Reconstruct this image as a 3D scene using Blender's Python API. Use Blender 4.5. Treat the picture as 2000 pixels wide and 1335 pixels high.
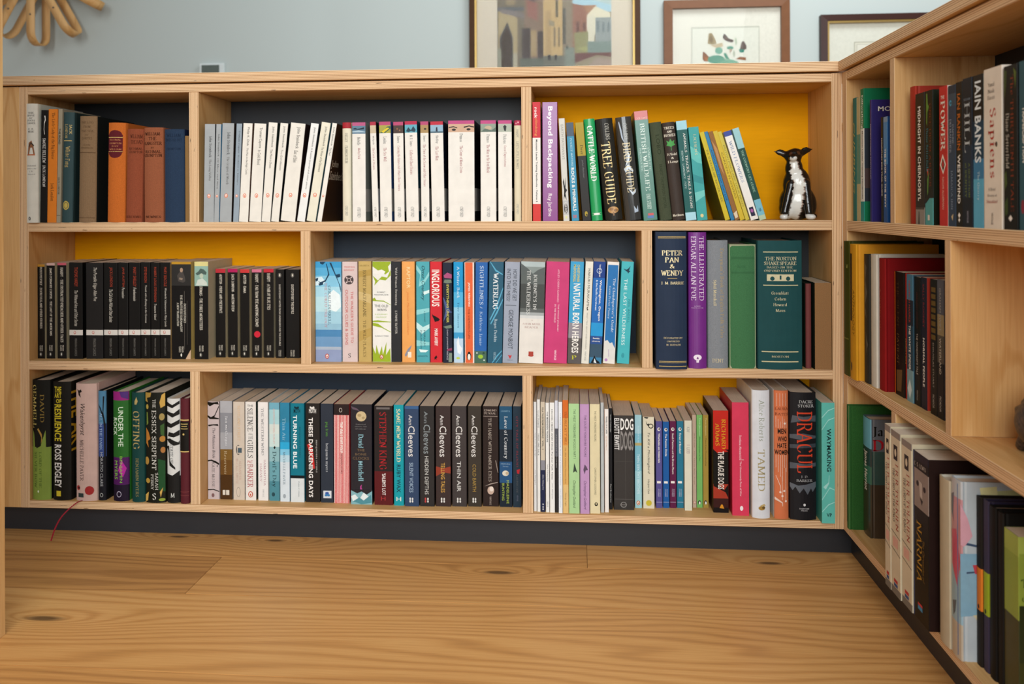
import bpy, bmesh, math, random
from mathutils import Vector, Matrix, Euler
random.seed(7)
for o in list(bpy.data.objects):
    bpy.data.objects.remove(o)
S = bpy.context.scene
C = S.collection
PI = math.pi
# ------------------------------------------------------------------ camera (level, with a vertical lens shift)
cam = bpy.data.cameras.new('camera')
cam_o = bpy.data.objects.new('camera', cam); C.objects.link(cam_o)
cam.sensor_width = 36.0
cam.lens = 36.0 * 1553.465 / 2000.0
cam.shift_y = -267.19 / 2000.0
cam.clip_start = 0.02
cam_o.location = (1.09339, -1.51632, 0.66086)
cam_o.matrix_world = Matrix.Translation(cam_o.location) @ Matrix.Rotation(0.07837, 4, 'Z') @ Matrix.Rotation(PI/2, 4, 'X') @ Matrix.Rotation(-0.00448, 4, 'Z')
cam.dof.use_dof = True
cam.dof.focus_distance = 1.38
cam.dof.aperture_fstop = 4.5
S.camera = cam_o
# ------------------------------------------------------------------ light: daylight from windows behind the camera and beyond the shelves
W = bpy.data.worlds.new('world'); S.world = W
W.use_nodes = True
bg = W.node_tree.nodes['Background']
bg.inputs[0].default_value = (0.95, 0.97, 1.0, 1)
bg.inputs[1].default_value = 0.36
def area(name, loc, target, sx, sy, power, col):
    l = bpy.data.lights.new(name, 'AREA'); l.shape = 'RECTANGLE'; l.size = sx; l.size_y = sy; l.energy = power; l.color = col
    o = bpy.data.objects.new(name, l); C.objects.link(o)
    o.location = loc
    o.rotation_euler = (Vector(target) - Vector(loc)).to_track_quat('-Z', 'Y').to_euler()
    return o
area('window_daylight', (1.3, -3.5, 1.68), (1.1, 0.0, 0.5), 2.6, 1.8, 140, (0.94, 0.985, 1.0))
area('landing_window_daylight', (1.8, 0.25, 2.45), (1.3, 1.2, 1.3), 0.8, 0.8, 25, (0.86, 0.94, 1.0))
S.view_settings.view_transform = 'Standard'
S.view_settings.look = 'None'
S.view_settings.gamma = 1.0
S.view_settings.use_curve_mapping = False
S.view_settings.exposure = 0.04
S.cycles.max_bounces = 8
S.cycles.use_denoising = True
# ------------------------------------------------------------------ helpers
def lin(h):
    if isinstance(h, str):
        h = h.lstrip('#')
        if len(h) == 3: h = ''.join(c*2 for c in h)
        v = [int(h[i:i+2], 16)/255 for i in (0, 2, 4)]
    else: v = h
    return tuple(c/12.92 if c <= 0.04045 else ((c+0.055)/1.055)**2.4 for c in v)
MATS = {}
def new_mat(name):
    m = bpy.data.materials.new(name); m.use_nodes = True
    nt = m.node_tree
    return m, nt, nt.nodes, nt.links, nt.nodes['Principled BSDF']
def flat(col, rough=0.5, kind='print', metal=0.0):
    key = (col, rough, kind, metal)
    if key in MATS: return MATS[key]
    m, nt, N, Lk, P = new_mat(kind)
    c = lin(col) + (1,)
    tc = N.new('ShaderNodeTexCoord')
    nz = N.new('ShaderNodeTexNoise')
    P.inputs['Roughness'].default_value = rough
    P.inputs['Metallic'].default_value = metal
    P.inputs['Specular IOR Level'].default_value = 0.5 if rough < 0.36 else (0.16 if rough < 0.8 else 0.08)
    mx = N.new('ShaderNodeMix'); mx.data_type = 'RGBA'; mx.blend_type = 'MULTIPLY'
    mx.inputs['A'].default_value = c
    mx.inputs['B'].default_value = c
    rp = N.new('ShaderNodeValToRGB')
    if kind == 'cloth':
        nz.inputs['Scale'].default_value = 900; amt = 0.55
        bp = N.new('ShaderNodeBump'); bp.inputs['Strength'].default_value = 0.35; bp.inputs['Distance'].default_value = 0.0004
        Lk.new(nz.outputs['Fac'], bp.inputs['Height']); Lk.new(bp.outputs['Normal'], P.inputs['Normal'])
        lo, hi = 0.72, 1.12
    elif kind == 'cover':
        nz.inputs['Scale'].default_value = 45; nz.inputs['Detail'].default_value = 5; lo, hi = 0.9, 1.05
    else:
        nz.inputs['Scale'].default_value = 120; lo, hi = 0.93, 1.04
    Lk.new(tc.outputs['Object'], nz.inputs['Vector'])
    rp.color_ramp.elements[0].position = 0.3; rp.color_ramp.elements[1].position = 0.7
    rp.color_ramp.elements[0].color = (lo, lo, lo, 1); rp.color_ramp.elements[1].color = (min(hi, 1.0),)*3 + (1,)
    Lk.new(nz.outputs['Fac'], rp.inputs['Fac'])
    Lk.new(rp.outputs['Color'], mx.inputs['B'])
    mx.inputs['Factor'].default_value = 1.0
    Lk.new(mx.outputs['Result'], P.inputs['Base Color'])
    MATS[key] = m
    return m
def paper_mat(col):
    key = ('paper', col)
    if key in MATS: return MATS[key]
    m, nt, N, Lk, P = new_mat('page_edges')
    tc = N.new('ShaderNodeTexCoord'); mp = N.new('ShaderNodeMapping'); nz = N.new('ShaderNodeTexNoise'); rp = N.new('ShaderNodeValToRGB')
    mp.inputs['Scale'].default_value = (2600, 25, 25)
    Lk.new(tc.outputs['Object'], mp.inputs['Vector']); Lk.new(mp.outputs['Vector'], nz.inputs['Vector'])
    nz.inputs['Scale'].default_value = 1.0; nz.inputs['Detail'].default_value = 3
    c = lin(col)
    rp.color_ramp.elements[0].position = 0.3; rp.color_ramp.elements[1].position = 0.7
    rp.color_ramp.elements[0].color = tuple(v*0.72 for v in c) + (1,); rp.color_ramp.elements[1].color = c + (1,)
    Lk.new(nz.outputs['Fac'], rp.inputs['Fac']); Lk.new(rp.outputs['Color'], P.inputs['Base Color'])
    P.inputs['Roughness'].default_value = 0.95; P.inputs['Specular IOR Level'].default_value = 0.1
    MATS[key] = m; return m
def birch(axis):
    """rotary-cut birch veneer, grain along the given object axis"""
    key = ('birch', axis)
    if key in MATS: return MATS[key]
    m, nt, N, Lk, P = new_mat('birch_veneer')
    tc = N.new('ShaderNodeTexCoord'); mp = N.new('ShaderNodeMapping')
    sc = [9.0, 9.0, 9.0]; sc[axis] = 1.6
    mp.inputs['Scale'].default_value = sc
    n1 = N.new('ShaderNodeTexNoise'); n1.inputs['Scale'].default_value = 1.3; n1.inputs['Detail'].default_value = 2; n1.inputs['Distortion'].default_value = 0.6
    wv = N.new('ShaderNodeMath'); wv.operation = 'MULTIPLY'; wv.inputs[1].default_value = 26.0
    sn = N.new('ShaderNodeMath'); sn.operation = 'SINE'
    Lk.new(tc.outputs['Object'], mp.inputs['Vector']); Lk.new(mp.outputs['Vector'], n1.inputs['Vector'])
    Lk.new(n1.outputs['Fac'], wv.inputs[0]); Lk.new(wv.outputs[0], sn.inputs[0])
    m2 = N.new('ShaderNodeMapping'); s2 = [420.0]*3; s2[axis] = 14.0; m2.inputs['Scale'].default_value = s2
    n2 = N.new('ShaderNodeTexNoise'); n2.inputs['Scale'].default_value = 1.0; n2.inputs['Detail'].default_value = 2
    Lk.new(tc.outputs['Object'], m2.inputs['Vector']); Lk.new(m2.outputs['Vector'], n2.inputs['Vector'])
    mr = N.new('ShaderNodeMapRange'); mr.inputs[1].default_value = 0.55; mr.inputs[2].default_value = 1.0; mr.inputs[3].default_value = 0.0; mr.inputs[4].default_value = 0.16
    Lk.new(sn.outputs[0], mr.inputs[0])
    ad = N.new('ShaderNodeMath'); ad.operation = 'MULTIPLY_ADD'; ad.inputs[1].default_value = 0.34
    Lk.new(n2.outputs['Fac'], ad.inputs[0]); Lk.new(mr.outputs[0], ad.inputs[2])
    rp = N.new('ShaderNodeValToRGB')
    rp.color_ramp.elements[0].position = 0.05; rp.color_ramp.elements[0].color = lin('#d9af76') + (1,)
    rp.color_ramp.elements[1].position = 0.45; rp.color_ramp.elements[1].color = lin('#ba874a') + (1,)
    Lk.new(ad.outputs[0], rp.inputs['Fac']); Lk.new(rp.outputs['Color'], P.inputs['Base Color'])
    P.inputs['Roughness'].default_value = 0.5; P.inputs['Specular IOR Level'].default_value = 0.3
    MATS[key] = m; return m
def ply(axis):
    """plywood edge: thin plies stacked along the given object axis"""
    key = ('ply', axis)
    if key in MATS: return MATS[key]
    m, nt, N, Lk, P = new_mat('plywood_edge')
    tc = N.new('ShaderNodeTexCoord'); sp = N.new('ShaderNodeSeparateXYZ')
    Lk.new(tc.outputs['Object'], sp.inputs[0])
    mu = N.new('ShaderNodeMath'); mu.operation = 'MULTIPLY'; mu.inputs[1].default_value = 2*PI/0.00285
    Lk.new(sp.outputs[axis], mu.inputs[0])
    sn = N.new('ShaderNodeMath'); sn.operation = 'COSINE'; Lk.new(mu.outputs[0], sn.inputs[0])
    mp = N.new('ShaderNodeMapping'); sc = [4.0]*3; sc[axis] = 620.0; mp.inputs['Scale'].default_value = sc
    nz = N.new('ShaderNodeTexNoise'); nz.inputs['Scale'].default_value = 1.0; nz.inputs['Detail'].default_value = 3
    Lk.new(tc.outputs['Object'], mp.inputs['Vector']); Lk.new(mp.outputs['Vector'], nz.inputs['Vector'])
    ad = N.new('ShaderNodeMath'); ad.operation = 'MULTIPLY_ADD'; ad.inputs[1].default_value = 0.30; ad.inputs[2].default_value = 0.22
    Lk.new(sn.outputs[0], ad.inputs[0])
    a2 = N.new('ShaderNodeMath'); a2.operation = 'MULTIPLY_ADD'; Lk.new(nz.outputs['Fac'], a2.inputs[0]); a2.inputs[1].default_value = 0.6; Lk.new(ad.outputs[0], a2.inputs[2])
    rp = N.new('ShaderNodeValToRGB'); e = rp.color_ramp.elements
    e[0].position = 0.14; e[0].color = lin('#8a5f38') + (1,)
    e[1].position = 0.85; e[1].color = lin('#e6c8a0') + (1,)
    x = e.new(0.45); x.color = lin('#d2a97e') + (1,)
    Lk.new(a2.outputs[0], rp.inputs['Fac'])
    # small dark core voids
    m3 = N.new('ShaderNodeMapping'); s3 = [45.0]*3; s3[axis] = 420.0; m3.inputs['Scale'].default_value = s3
    n3 = N.new('ShaderNodeTexNoise'); n3.inputs['Scale'].default_value = 1.0; n3.inputs['Detail'].default_value = 0
    Lk.new(tc.outputs['Object'], m3.inputs['Vector']); Lk.new(m3.outputs['Vector'], n3.inputs['Vector'])
    gt = N.new('ShaderNodeMath'); gt.operation = 'GREATER_THAN'; gt.inputs[1].default_value = 0.865; Lk.new(n3.outputs['Fac'], gt.inputs[0])
    mx = N.new('ShaderNodeMix'); mx.data_type = 'RGBA'
    Lk.new(gt.outputs[0], mx.inputs['Factor']); Lk.new(rp.outputs['Color'], mx.inputs['A']); mx.inputs['B'].default_value = lin('#4a3120') + (1,)
    Lk.new(mx.outputs['Result'], P.inputs['Base Color'])
    P.inputs['Roughness'].default_value = 0.6; P.inputs['Specular IOR Level'].default_value = 0.25
    MATS[key] = m; return m
def painted(col, rough=0.55, name='painted_board'):
    key = ('painted', col, rough)
    if key in MATS: return MATS[key]
    m, nt, N, Lk, P = new_mat(name)
    tc = N.new('ShaderNodeTexCoord'); mp = N.new('ShaderNodeMapping'); mp.inputs['Scale'].default_value = (6, 6, 60)
    nz = N.new('ShaderNodeTexNoise'); nz.inputs['Scale'].default_value = 3; nz.inputs['Detail'].default_value = 6
    Lk.new(tc.outputs['Object'], mp.inputs['Vector']); Lk.new(mp.outputs['Vector'], nz.inputs['Vector'])
    rp = N.new('ShaderNodeValToRGB'); c = lin(col)
    rp.color_ramp.elements[0].color = tuple(v*0.88 for v in c) + (1,); rp.color_ramp.elements[1].color = tuple(min(1, v*1.06) for v in c) + (1,)
    Lk.new(nz.outputs['Fac'], rp.inputs['Fac']); Lk.new(rp.outputs['Color'], P.inputs['Base Color'])
    bp = N.new('ShaderNodeBump'); bp.inputs['Strength'].default_value = 0.08; bp.inputs['Distance'].default_value = 0.001
    Lk.new(nz.outputs['Fac'], bp.inputs['Height']); Lk.new(bp.outputs['Normal'], P.inputs['Normal'])
    P.inputs['Roughness'].default_value = rough; P.inputs['Specular IOR Level'].default_value = 0.4 if rough < 0.7 else 0.12
    MATS[key] = m; return m
def link(o, parent=None):
    C.objects.link(o)
    if parent is not None: o.parent = parent
    return o
def mesh_obj(name, verts, faces, mats, fm=None, parent=None, smooth=False):
    me = bpy.data.meshes.new(name)
    me.from_pydata(verts, [], faces)
    for m in mats: me.materials.append(m)
    if fm:
        me.polygons.foreach_set('material_index', fm)
    if smooth:
        me.polygons.foreach_set('use_smooth', [True]*len(me.polygons))
    me.update()
    return link(bpy.data.objects.new(name, me), parent)
def empty(name, loc=(0, 0, 0), rot=(0, 0, 0)):
    o = bpy.data.objects.new(name, None); o.empty_display_size = 0.05
    o.location = loc; o.rotation_euler = rot
    C.objects.link(o); return o
def tag(o, label, cat, group=None):
    o['label'] = label; o['category'] = cat
    if group: o['group'] = group
    return o
def structure(o, label=None):
    o['kind'] = 'structure'
    if label: o['label'] = label
    return o
def bm_obj(name, bm, mats, parent=None, smooth=False):
    me = bpy.data.meshes.new(name); bm.to_mesh(me); bm.free()
    for m in mats: me.materials.append(m)
    if smooth: me.polygons.foreach_set('use_smooth', [True]*len(me.polygons))
    return link(bpy.data.objects.new(name, me), parent)
def board(name, a, b, thick_axis, parent, grain=0, bev=0.0006, mats=None):
    """plywood board between corners a and b; plies stacked on thick_axis"""
    c = [(a[i]+b[i])/2 for i in range(3)]; h = [abs(b[i]-a[i])/2 for i in range(3)]
    bm = bmesh.new()
    bmesh.ops.create_cube(bm, size=1.0)
    bmesh.ops.scale(bm, vec=[2*v for v in h], verts=bm.verts)
    bmesh.ops.bevel(bm, geom=bm.edges[:], offset=bev, segments=1, affect='EDGES')
    bm.normal_update()
    for f in bm.faces:
        f.material_index = 0 if abs(f.normal[thick_axis]) > 0.9 else 1
    o = bm_obj(name, bm, mats or [birch(grain), ply(thick_axis)], parent)
    o.location = c
    return o
def box(name, a, b, mat, parent=None, bev=0.0):
    c = [(a[i]+b[i])/2 for i in range(3)]; h = [abs(b[i]-a[i]) for i in range(3)]
    bm = bmesh.new(); bmesh.ops.create_cube(bm, size=1.0); bmesh.ops.scale(bm, vec=h, verts=bm.verts)
    if bev: bmesh.ops.bevel(bm, geom=bm.edges[:], offset=bev, segments=2, affect='EDGES')
    o = bm_obj(name, bm, [mat], parent); o.location = c
    return o
# ------------------------------------------------------------------ lettering: sans from the built-in font, serif from pen strokes
SER = {
'A': (7.6, 'l .4 0 3.8 10 7.2 0|l 1.6 3.4 6 3.4'), 'B': (6.8, 'l 1 0 1 10|c 1 9.8 3.8 9.7 5.4 7.8 4 5.5 1 5.3|c 1 5.3 4.6 5.2 6 2.8 4.6 .4 1 .2'),
'C': (7.4, 'c 6.7 7.8 5.6 9.7 3.8 9.9 1.5 8.4 .8 5 1.5 1.6 3.8 .1 5.8 .4 6.9 2.2'), 'D': (7.9, 'l 1 0 1 10|c 1 9.8 4.6 9.6 6.8 7.6 7.1 5 6.8 2.4 4.6 .4 1 .2'),
'E': (6.4, 'l 1 0 1 10|l 1 9.8 5.6 9.8|l 5.6 9.8 5.7 8.2|l 1 5.2 4.6 5.2|l 1 .2 5.9 .2|l 5.9 .2 6.1 2'), 'F': (6, 'l 1 0 1 10|l 1 9.8 5.6 9.8|l 5.6 9.8 5.7 8.2|l 1 5.2 4.6 5.2'),
'G': (8, 'c 6.7 7.8 5.6 9.7 3.8 9.9 1.5 8.4 .8 5 1.5 1.6 3.8 .1 5.6 .3 7 1.2|l 7 .8 7 4.4|l 5.8 4.5 8 4.5'), 'H': (8.2, 'l 1 0 1 10|l 7.1 0 7.1 10|l 1 5.2 7.1 5.2'),
'I': (3, 'l 1.5 0 1.5 10'), 'J': (4.2, 'l 2.8 10 2.8 1|c 2.8 1 2.3 -1.1 .5 -1.5'), 'K': (7.6, 'l 1 0 1 10|l 6.4 10 1.2 4.4|l 2.8 6 7 0'), 'L': (6.2, 'l 1 0 1 10|l 1 .2 5.6 .2|l 5.6 .2 5.8 2.2'),
'M': (9.6, 'l 1 0 1.4 10|l 1.4 10 4.8 .6|l 4.8 .6 8.2 10|l 8.2 10 8.6 0'), 'N': (8.2, 'l 1 0 1 10|l 1 10 7.1 .4|l 7.1 .1 7.1 10'), 'O': (8.2, 'o .8 5 1.5 8.4 4.1 9.9 6.7 8.4 7.4 5 6.7 1.6 4.1 .1 1.5 1.6'),
'P': (6.5, 'l 1 0 1 10|c 1 9.8 4.2 9.7 5.8 7.5 4.4 5.1 1 4.7'), 'Q': (8.2, 'o .8 5 1.5 8.4 4.1 9.9 6.7 8.4 7.4 5 6.7 1.6 4.1 .1 1.5 1.6|l 4.2 1 7.8 -2'), 'R': (7.2, 'l 1 0 1 10|c 1 9.8 4.2 9.7 5.7 7.5 4.4 5.2 1 4.9|l 3.4 5 6.8 0'),
'S': (6, 'c 5 8 4.2 9.7 2.8 9.9 1.2 8.9 1.1 7.2 2.8 5.6 4.8 4.2 5.2 2.3 4.1 .4 2.5 .1 .9 1.9'), 'T': (7.2, 'l 3.6 0 3.6 9.8|l .4 9.8 6.8 9.8|l .4 9.8 .3 8|l 6.8 9.8 6.9 8'), 'U': (8, 'l 1 10 1 3|c 1 3 1.4 .9 3.9 .1 6.3 .9 6.8 3|l 6.8 3 6.8 10'),
'V': (7.4, 'l .4 10 3.7 0 7 10'), 'W': (10.8, 'l .4 10 3.2 0 5.4 9 7.6 0 10.4 10'), 'X': (7.4, 'l .6 10 6.8 0|l 6.5 10 .7 0'), 'Y': (7.2, 'l .4 10 3.6 4.8|l 6.8 10 3.6 4.8|l 3.6 4.8 3.6 0'), 'Z': (6.6, 'l .8 8.2 .8 9.8|l .8 9.8 5.7 9.8|l 5.7 9.8 .7 .2|l .7 .2 5.9 .2|l 5.9 .2 5.9 2'),
'a': (5.2, 'c .8 5 1.8 6.4 3 6.4 3.8 5.2 3.8 4|l 3.8 4.6 3.8 .8|c 3.8 .8 4.2 .1 5 .5|c 3.8 3.8 1.8 3.2 .7 1.8 1.4 .2 2.8 .4 3.8 1.6'), 'b': (5.8, 'l 1.1 10 1.1 .2|c 1.1 5 2.6 6.5 4.4 5.8 5.1 3.3 4.4 .8 2.8 .1 1.1 1.2'),
'c': (4.9, 'c 4.3 5 3.3 6.4 2 6.2 .8 4.6 .8 2.2 1.8 .3 3.2 .2 4.5 1.5'), 'd': (5.9, 'l 4.8 10 4.8 .1|c 4.8 5.2 3.2 6.5 1.5 5.8 .8 3.3 1.5 .8 3 .1 4.8 1.4'), 'e': (5, 'c .9 3.6 4.3 3.9 3.9 5.8 2.6 6.5 1.2 5.5 .8 3.2 1.6 .6 3 .2 4.5 1.4'),
'f': (3.6, 'l 1.6 0 1.6 7.5|c 1.6 7.5 2 9.6 3.6 9.6|l .4 6.5 3.2 6.5'), 'g': (5.3, 'o .9 4.6 1.4 6 2.6 6.4 3.8 6 4.2 4.6 3.8 3.2 2.6 2.7 1.4 3.2|c 1.4 2.9 1 1.7 2.6 1.2 4.6 .6 4.4 -1.6 2.4 -2.5 .7 -1.6 1.2 0 2.2 1|l 4 6 5 6.4'),
'h': (6, 'l 1.1 0 1.1 10|c 1.1 4.8 2.6 6.4 4.2 6 4.7 4.4|l 4.7 4.4 4.7 0'), 'i': (2.6, 'l 1.3 0 1.3 6.6|l 1.3 8.6 1.3 9.4'), 'j': (2.8, 'l 1.5 6.6 1.5 -1|c 1.5 -1 1 -2.6 -.2 -2.6|l 1.5 8.6 1.5 9.4'), 'k': (5.8, 'l 1.1 0 1.1 10|l 4.8 6.6 1.3 3|l 2.4 4.2 5.3 0'),
'l': (2.6, 'l 1.3 0 1.3 10'), 'm': (8.9, 'l 1.1 0 1.1 6.6|c 1.1 4.8 2.4 6.4 3.9 6 4.4 4.4|l 4.4 4.4 4.4 0|c 4.4 4.8 5.8 6.4 7.3 6 7.7 4.4|l 7.7 4.4 7.7 0'), 'n': (6, 'l 1.1 0 1.1 6.6|c 1.1 4.8 2.6 6.4 4.2 6 4.7 4.4|l 4.7 4.4 4.7 0'),
'o': (5.6, 'o .8 3.3 1.3 5.6 2.8 6.5 4.3 5.6 4.8 3.3 4.3 1 2.8 .1 1.3 1'), 'p': (5.8, 'l 1.1 6.6 1.1 -3|c 1.1 5 2.6 6.5 4.4 5.8 5.1 3.3 4.4 .8 2.8 .1 1.1 1.2'), 'q': (5.8, 'l 4.8 6.6 4.8 -3|c 4.8 5.2 3.2 6.5 1.5 5.8 .8 3.3 1.5 .8 3 .1 4.8 1.4'),
'r': (4.2, 'l 1.1 0 1.1 6.6|c 1.1 4.4 2.2 6.2 3.8 6.2'), 's': (4.4, 'c 3.6 5.3 2.9 6.4 1.8 6.4 .9 5.4 1.4 4 2.8 3.1 3.7 2 3.2 .5 2 .1 .7 1.2'), 't': (3.6, 'l 1.6 8.4 1.6 1.2|c 1.6 1.2 2 .1 3.4 .6|l .4 6.5 3.2 6.5'), 'u': (6, 'l 1.1 6.6 1.1 2|c 1.1 2 1.6 .2 3.2 .2 4.7 1.6|l 4.7 6.6 4.7 0'),
'v': (5.4, 'l .4 6.6 2.7 0 5 6.6'), 'w': (8, 'l .4 6.6 2.4 0 4 5.8 5.6 0 7.6 6.6'), 'x': (5.4, 'l .5 6.6 4.9 0|l 4.7 6.6 .6 0'), 'y': (5.4, 'l .4 6.6 2.8 .4|l 5 6.6 2.2 -2.2|c 2.2 -2.2 1.4 -2.9 .5 -2.5'), 'z': (4.8, 'l .6 6.4 4.2 6.4|l 4.2 6.4 .6 .2|l .6 .2 4.4 .2'),
'&': (8, 'c 7 5 6 1.8 3.6 .1 1.4 .8 .9 2.8 2.4 4.8 4.4 6.8 4.4 9 3.2 9.9 2 8.8 2.2 7 4 4 7.4 .1'), '-': (4, 'l .8 3.6 3.2 3.6'), '.': (2.6, 'l 1 .3 1.6 .9'), ',': (2.6, 'l 1.6 .6 .8 -1.4'), "'": (2.2, 'l 1.1 10 .9 7.6'), ':': (2.6, 'l 1 .3 1.6 .9|l 1 5 1.6 5.6'), '/': (4.4, 'l .4 -1 4 10'), '?': (5, 'c .8 8 2.4 9.8 4.2 8.4 3.6 6 2.4 4.6 2.4 2.6|l 2.2 .3 2.8 .9'),
}
def catmull(p, closed, n=4):
    out = []; m = len(p)
    for i in range(m if closed else m-1):
        if closed: a, b, c, d = p[(i-1) % m], p[i], p[(i+1) % m], p[(i+2) % m]
        else: a, b, c, d = p[max(i-1, 0)], p[i], p[i+1], p[min(i+2, m-1)]
        for k in range(n):
            t = k/n
            out.append(tuple(0.5*(2*b[j]+(c[j]-a[j])*t+(2*a[j]-5*b[j]+4*c[j]-d[j])*t*t+(3*b[j]-a[j]-3*c[j]+d[j])*t**3) for j in (0, 1)))
    out.append(p[0] if closed else p[-1])
    return out
def serif_text(s, bold):
    T = 1.95 if bold else 1.4
    ang = math.radians(20); nx, ny = math.cos(ang)*T/2, math.sin(ang)*T/2
    V, F = [], []; x = 0.0
    def quad(a, b, c, d):
        n = len(V); V.extend([a, b, c, d]); F.append((n, n+1, n+2, n+3))
    for ch in s:
        g = SER.get(ch) or SER.get(ch.upper())
        if ch == ' ' or g is None: x += 3.6; continue
        for path in g[1].split('|'):
            tk = path.split(); nums = [float(v) for v in tk[1:]]
            p = [(nums[i]+x, nums[i+1]) for i in range(0, len(nums), 2)]
            if tk[0] in 'co': q = catmull(p, tk[0] == 'o')
            else: q = p
            for a, b in zip(q, q[1:]):
                q4 = [(a[0]-nx, a[1]-ny), (b[0]-nx, b[1]-ny), (b[0]+nx, b[1]+ny), (a[0]+nx, a[1]+ny)]
                ar = sum(q4[i][0]*q4[(i+1) % 4][1]-q4[(i+1) % 4][0]*q4[i][1] for i in range(4))
                quad(*(q4 if ar > 0 else q4[::-1]))
            if tk[0] == 'l':
                for e, nb in ((q[0], q[1]), (q[-1], q[-2])):
                    if abs(e[1]-nb[1]) > abs(e[0]-nb[0]) and min(abs(e[1]-v) for v in (0, 10, 6.6, -3)) < 0.05:
                        up = 1 if nb[1] > e[1] else -1
                        w = 0.95+T*0.25; y0, y1 = e[1]-ny*up, e[1]+0.55*up
                        lo, hi = min(y0, y1), max(y0, y1)
                        quad((e[0]-w, lo), (e[0]+w, lo), (e[0]+w, hi), (e[0]-w, hi))
        x += g[0]+1.5
    return V, F
SANS = {}
def collect_sans(pairs):
    obs = []
    for s, st in pairs:
        cu = bpy.data.curves.new('t', 'FONT'); cu.body = s; cu.size = 1.0; cu.resolution_u = 2; cu.fill_mode = 'FRONT'
        if st == 'b': cu.offset = 0.022; cu.space_character = 1.05
        if st == 'i': cu.shear = 0.28
        o = bpy.data.objects.new('t', cu); C.objects.link(o); obs.append((s, st, o, cu))
    bpy.context.view_layer.update()
    dg = bpy.context.evaluated_depsgraph_get()
    for s, st, o, cu in obs:
        me = o.evaluated_get(dg).to_mesh()
        SANS[(s, st)] = ([(v.co.x, v.co.y) for v in me.vertices], [tuple(p.vertices) for p in me.polygons])
        o.evaluated_get(dg).to_mesh_clear()
    for s, st, o, cu in obs:
        bpy.data.objects.remove(o); bpy.data.curves.remove(cu)
def glyphs(s, st):
    if st in 'sS': V, F = serif_text(s, st == 'S')
    else: V, F = SANS[(s, st)]
    if not V: return [], []
    x0 = min(v[0] for v in V); x1 = max(v[0] for v in V); y0 = min(v[1] for v in V); y1 = max(v[1] for v in V)
    return [((v[0]-x0)/(x1-x0), (v[1]-y0)/(y1-y0)) for v in V], F
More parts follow.
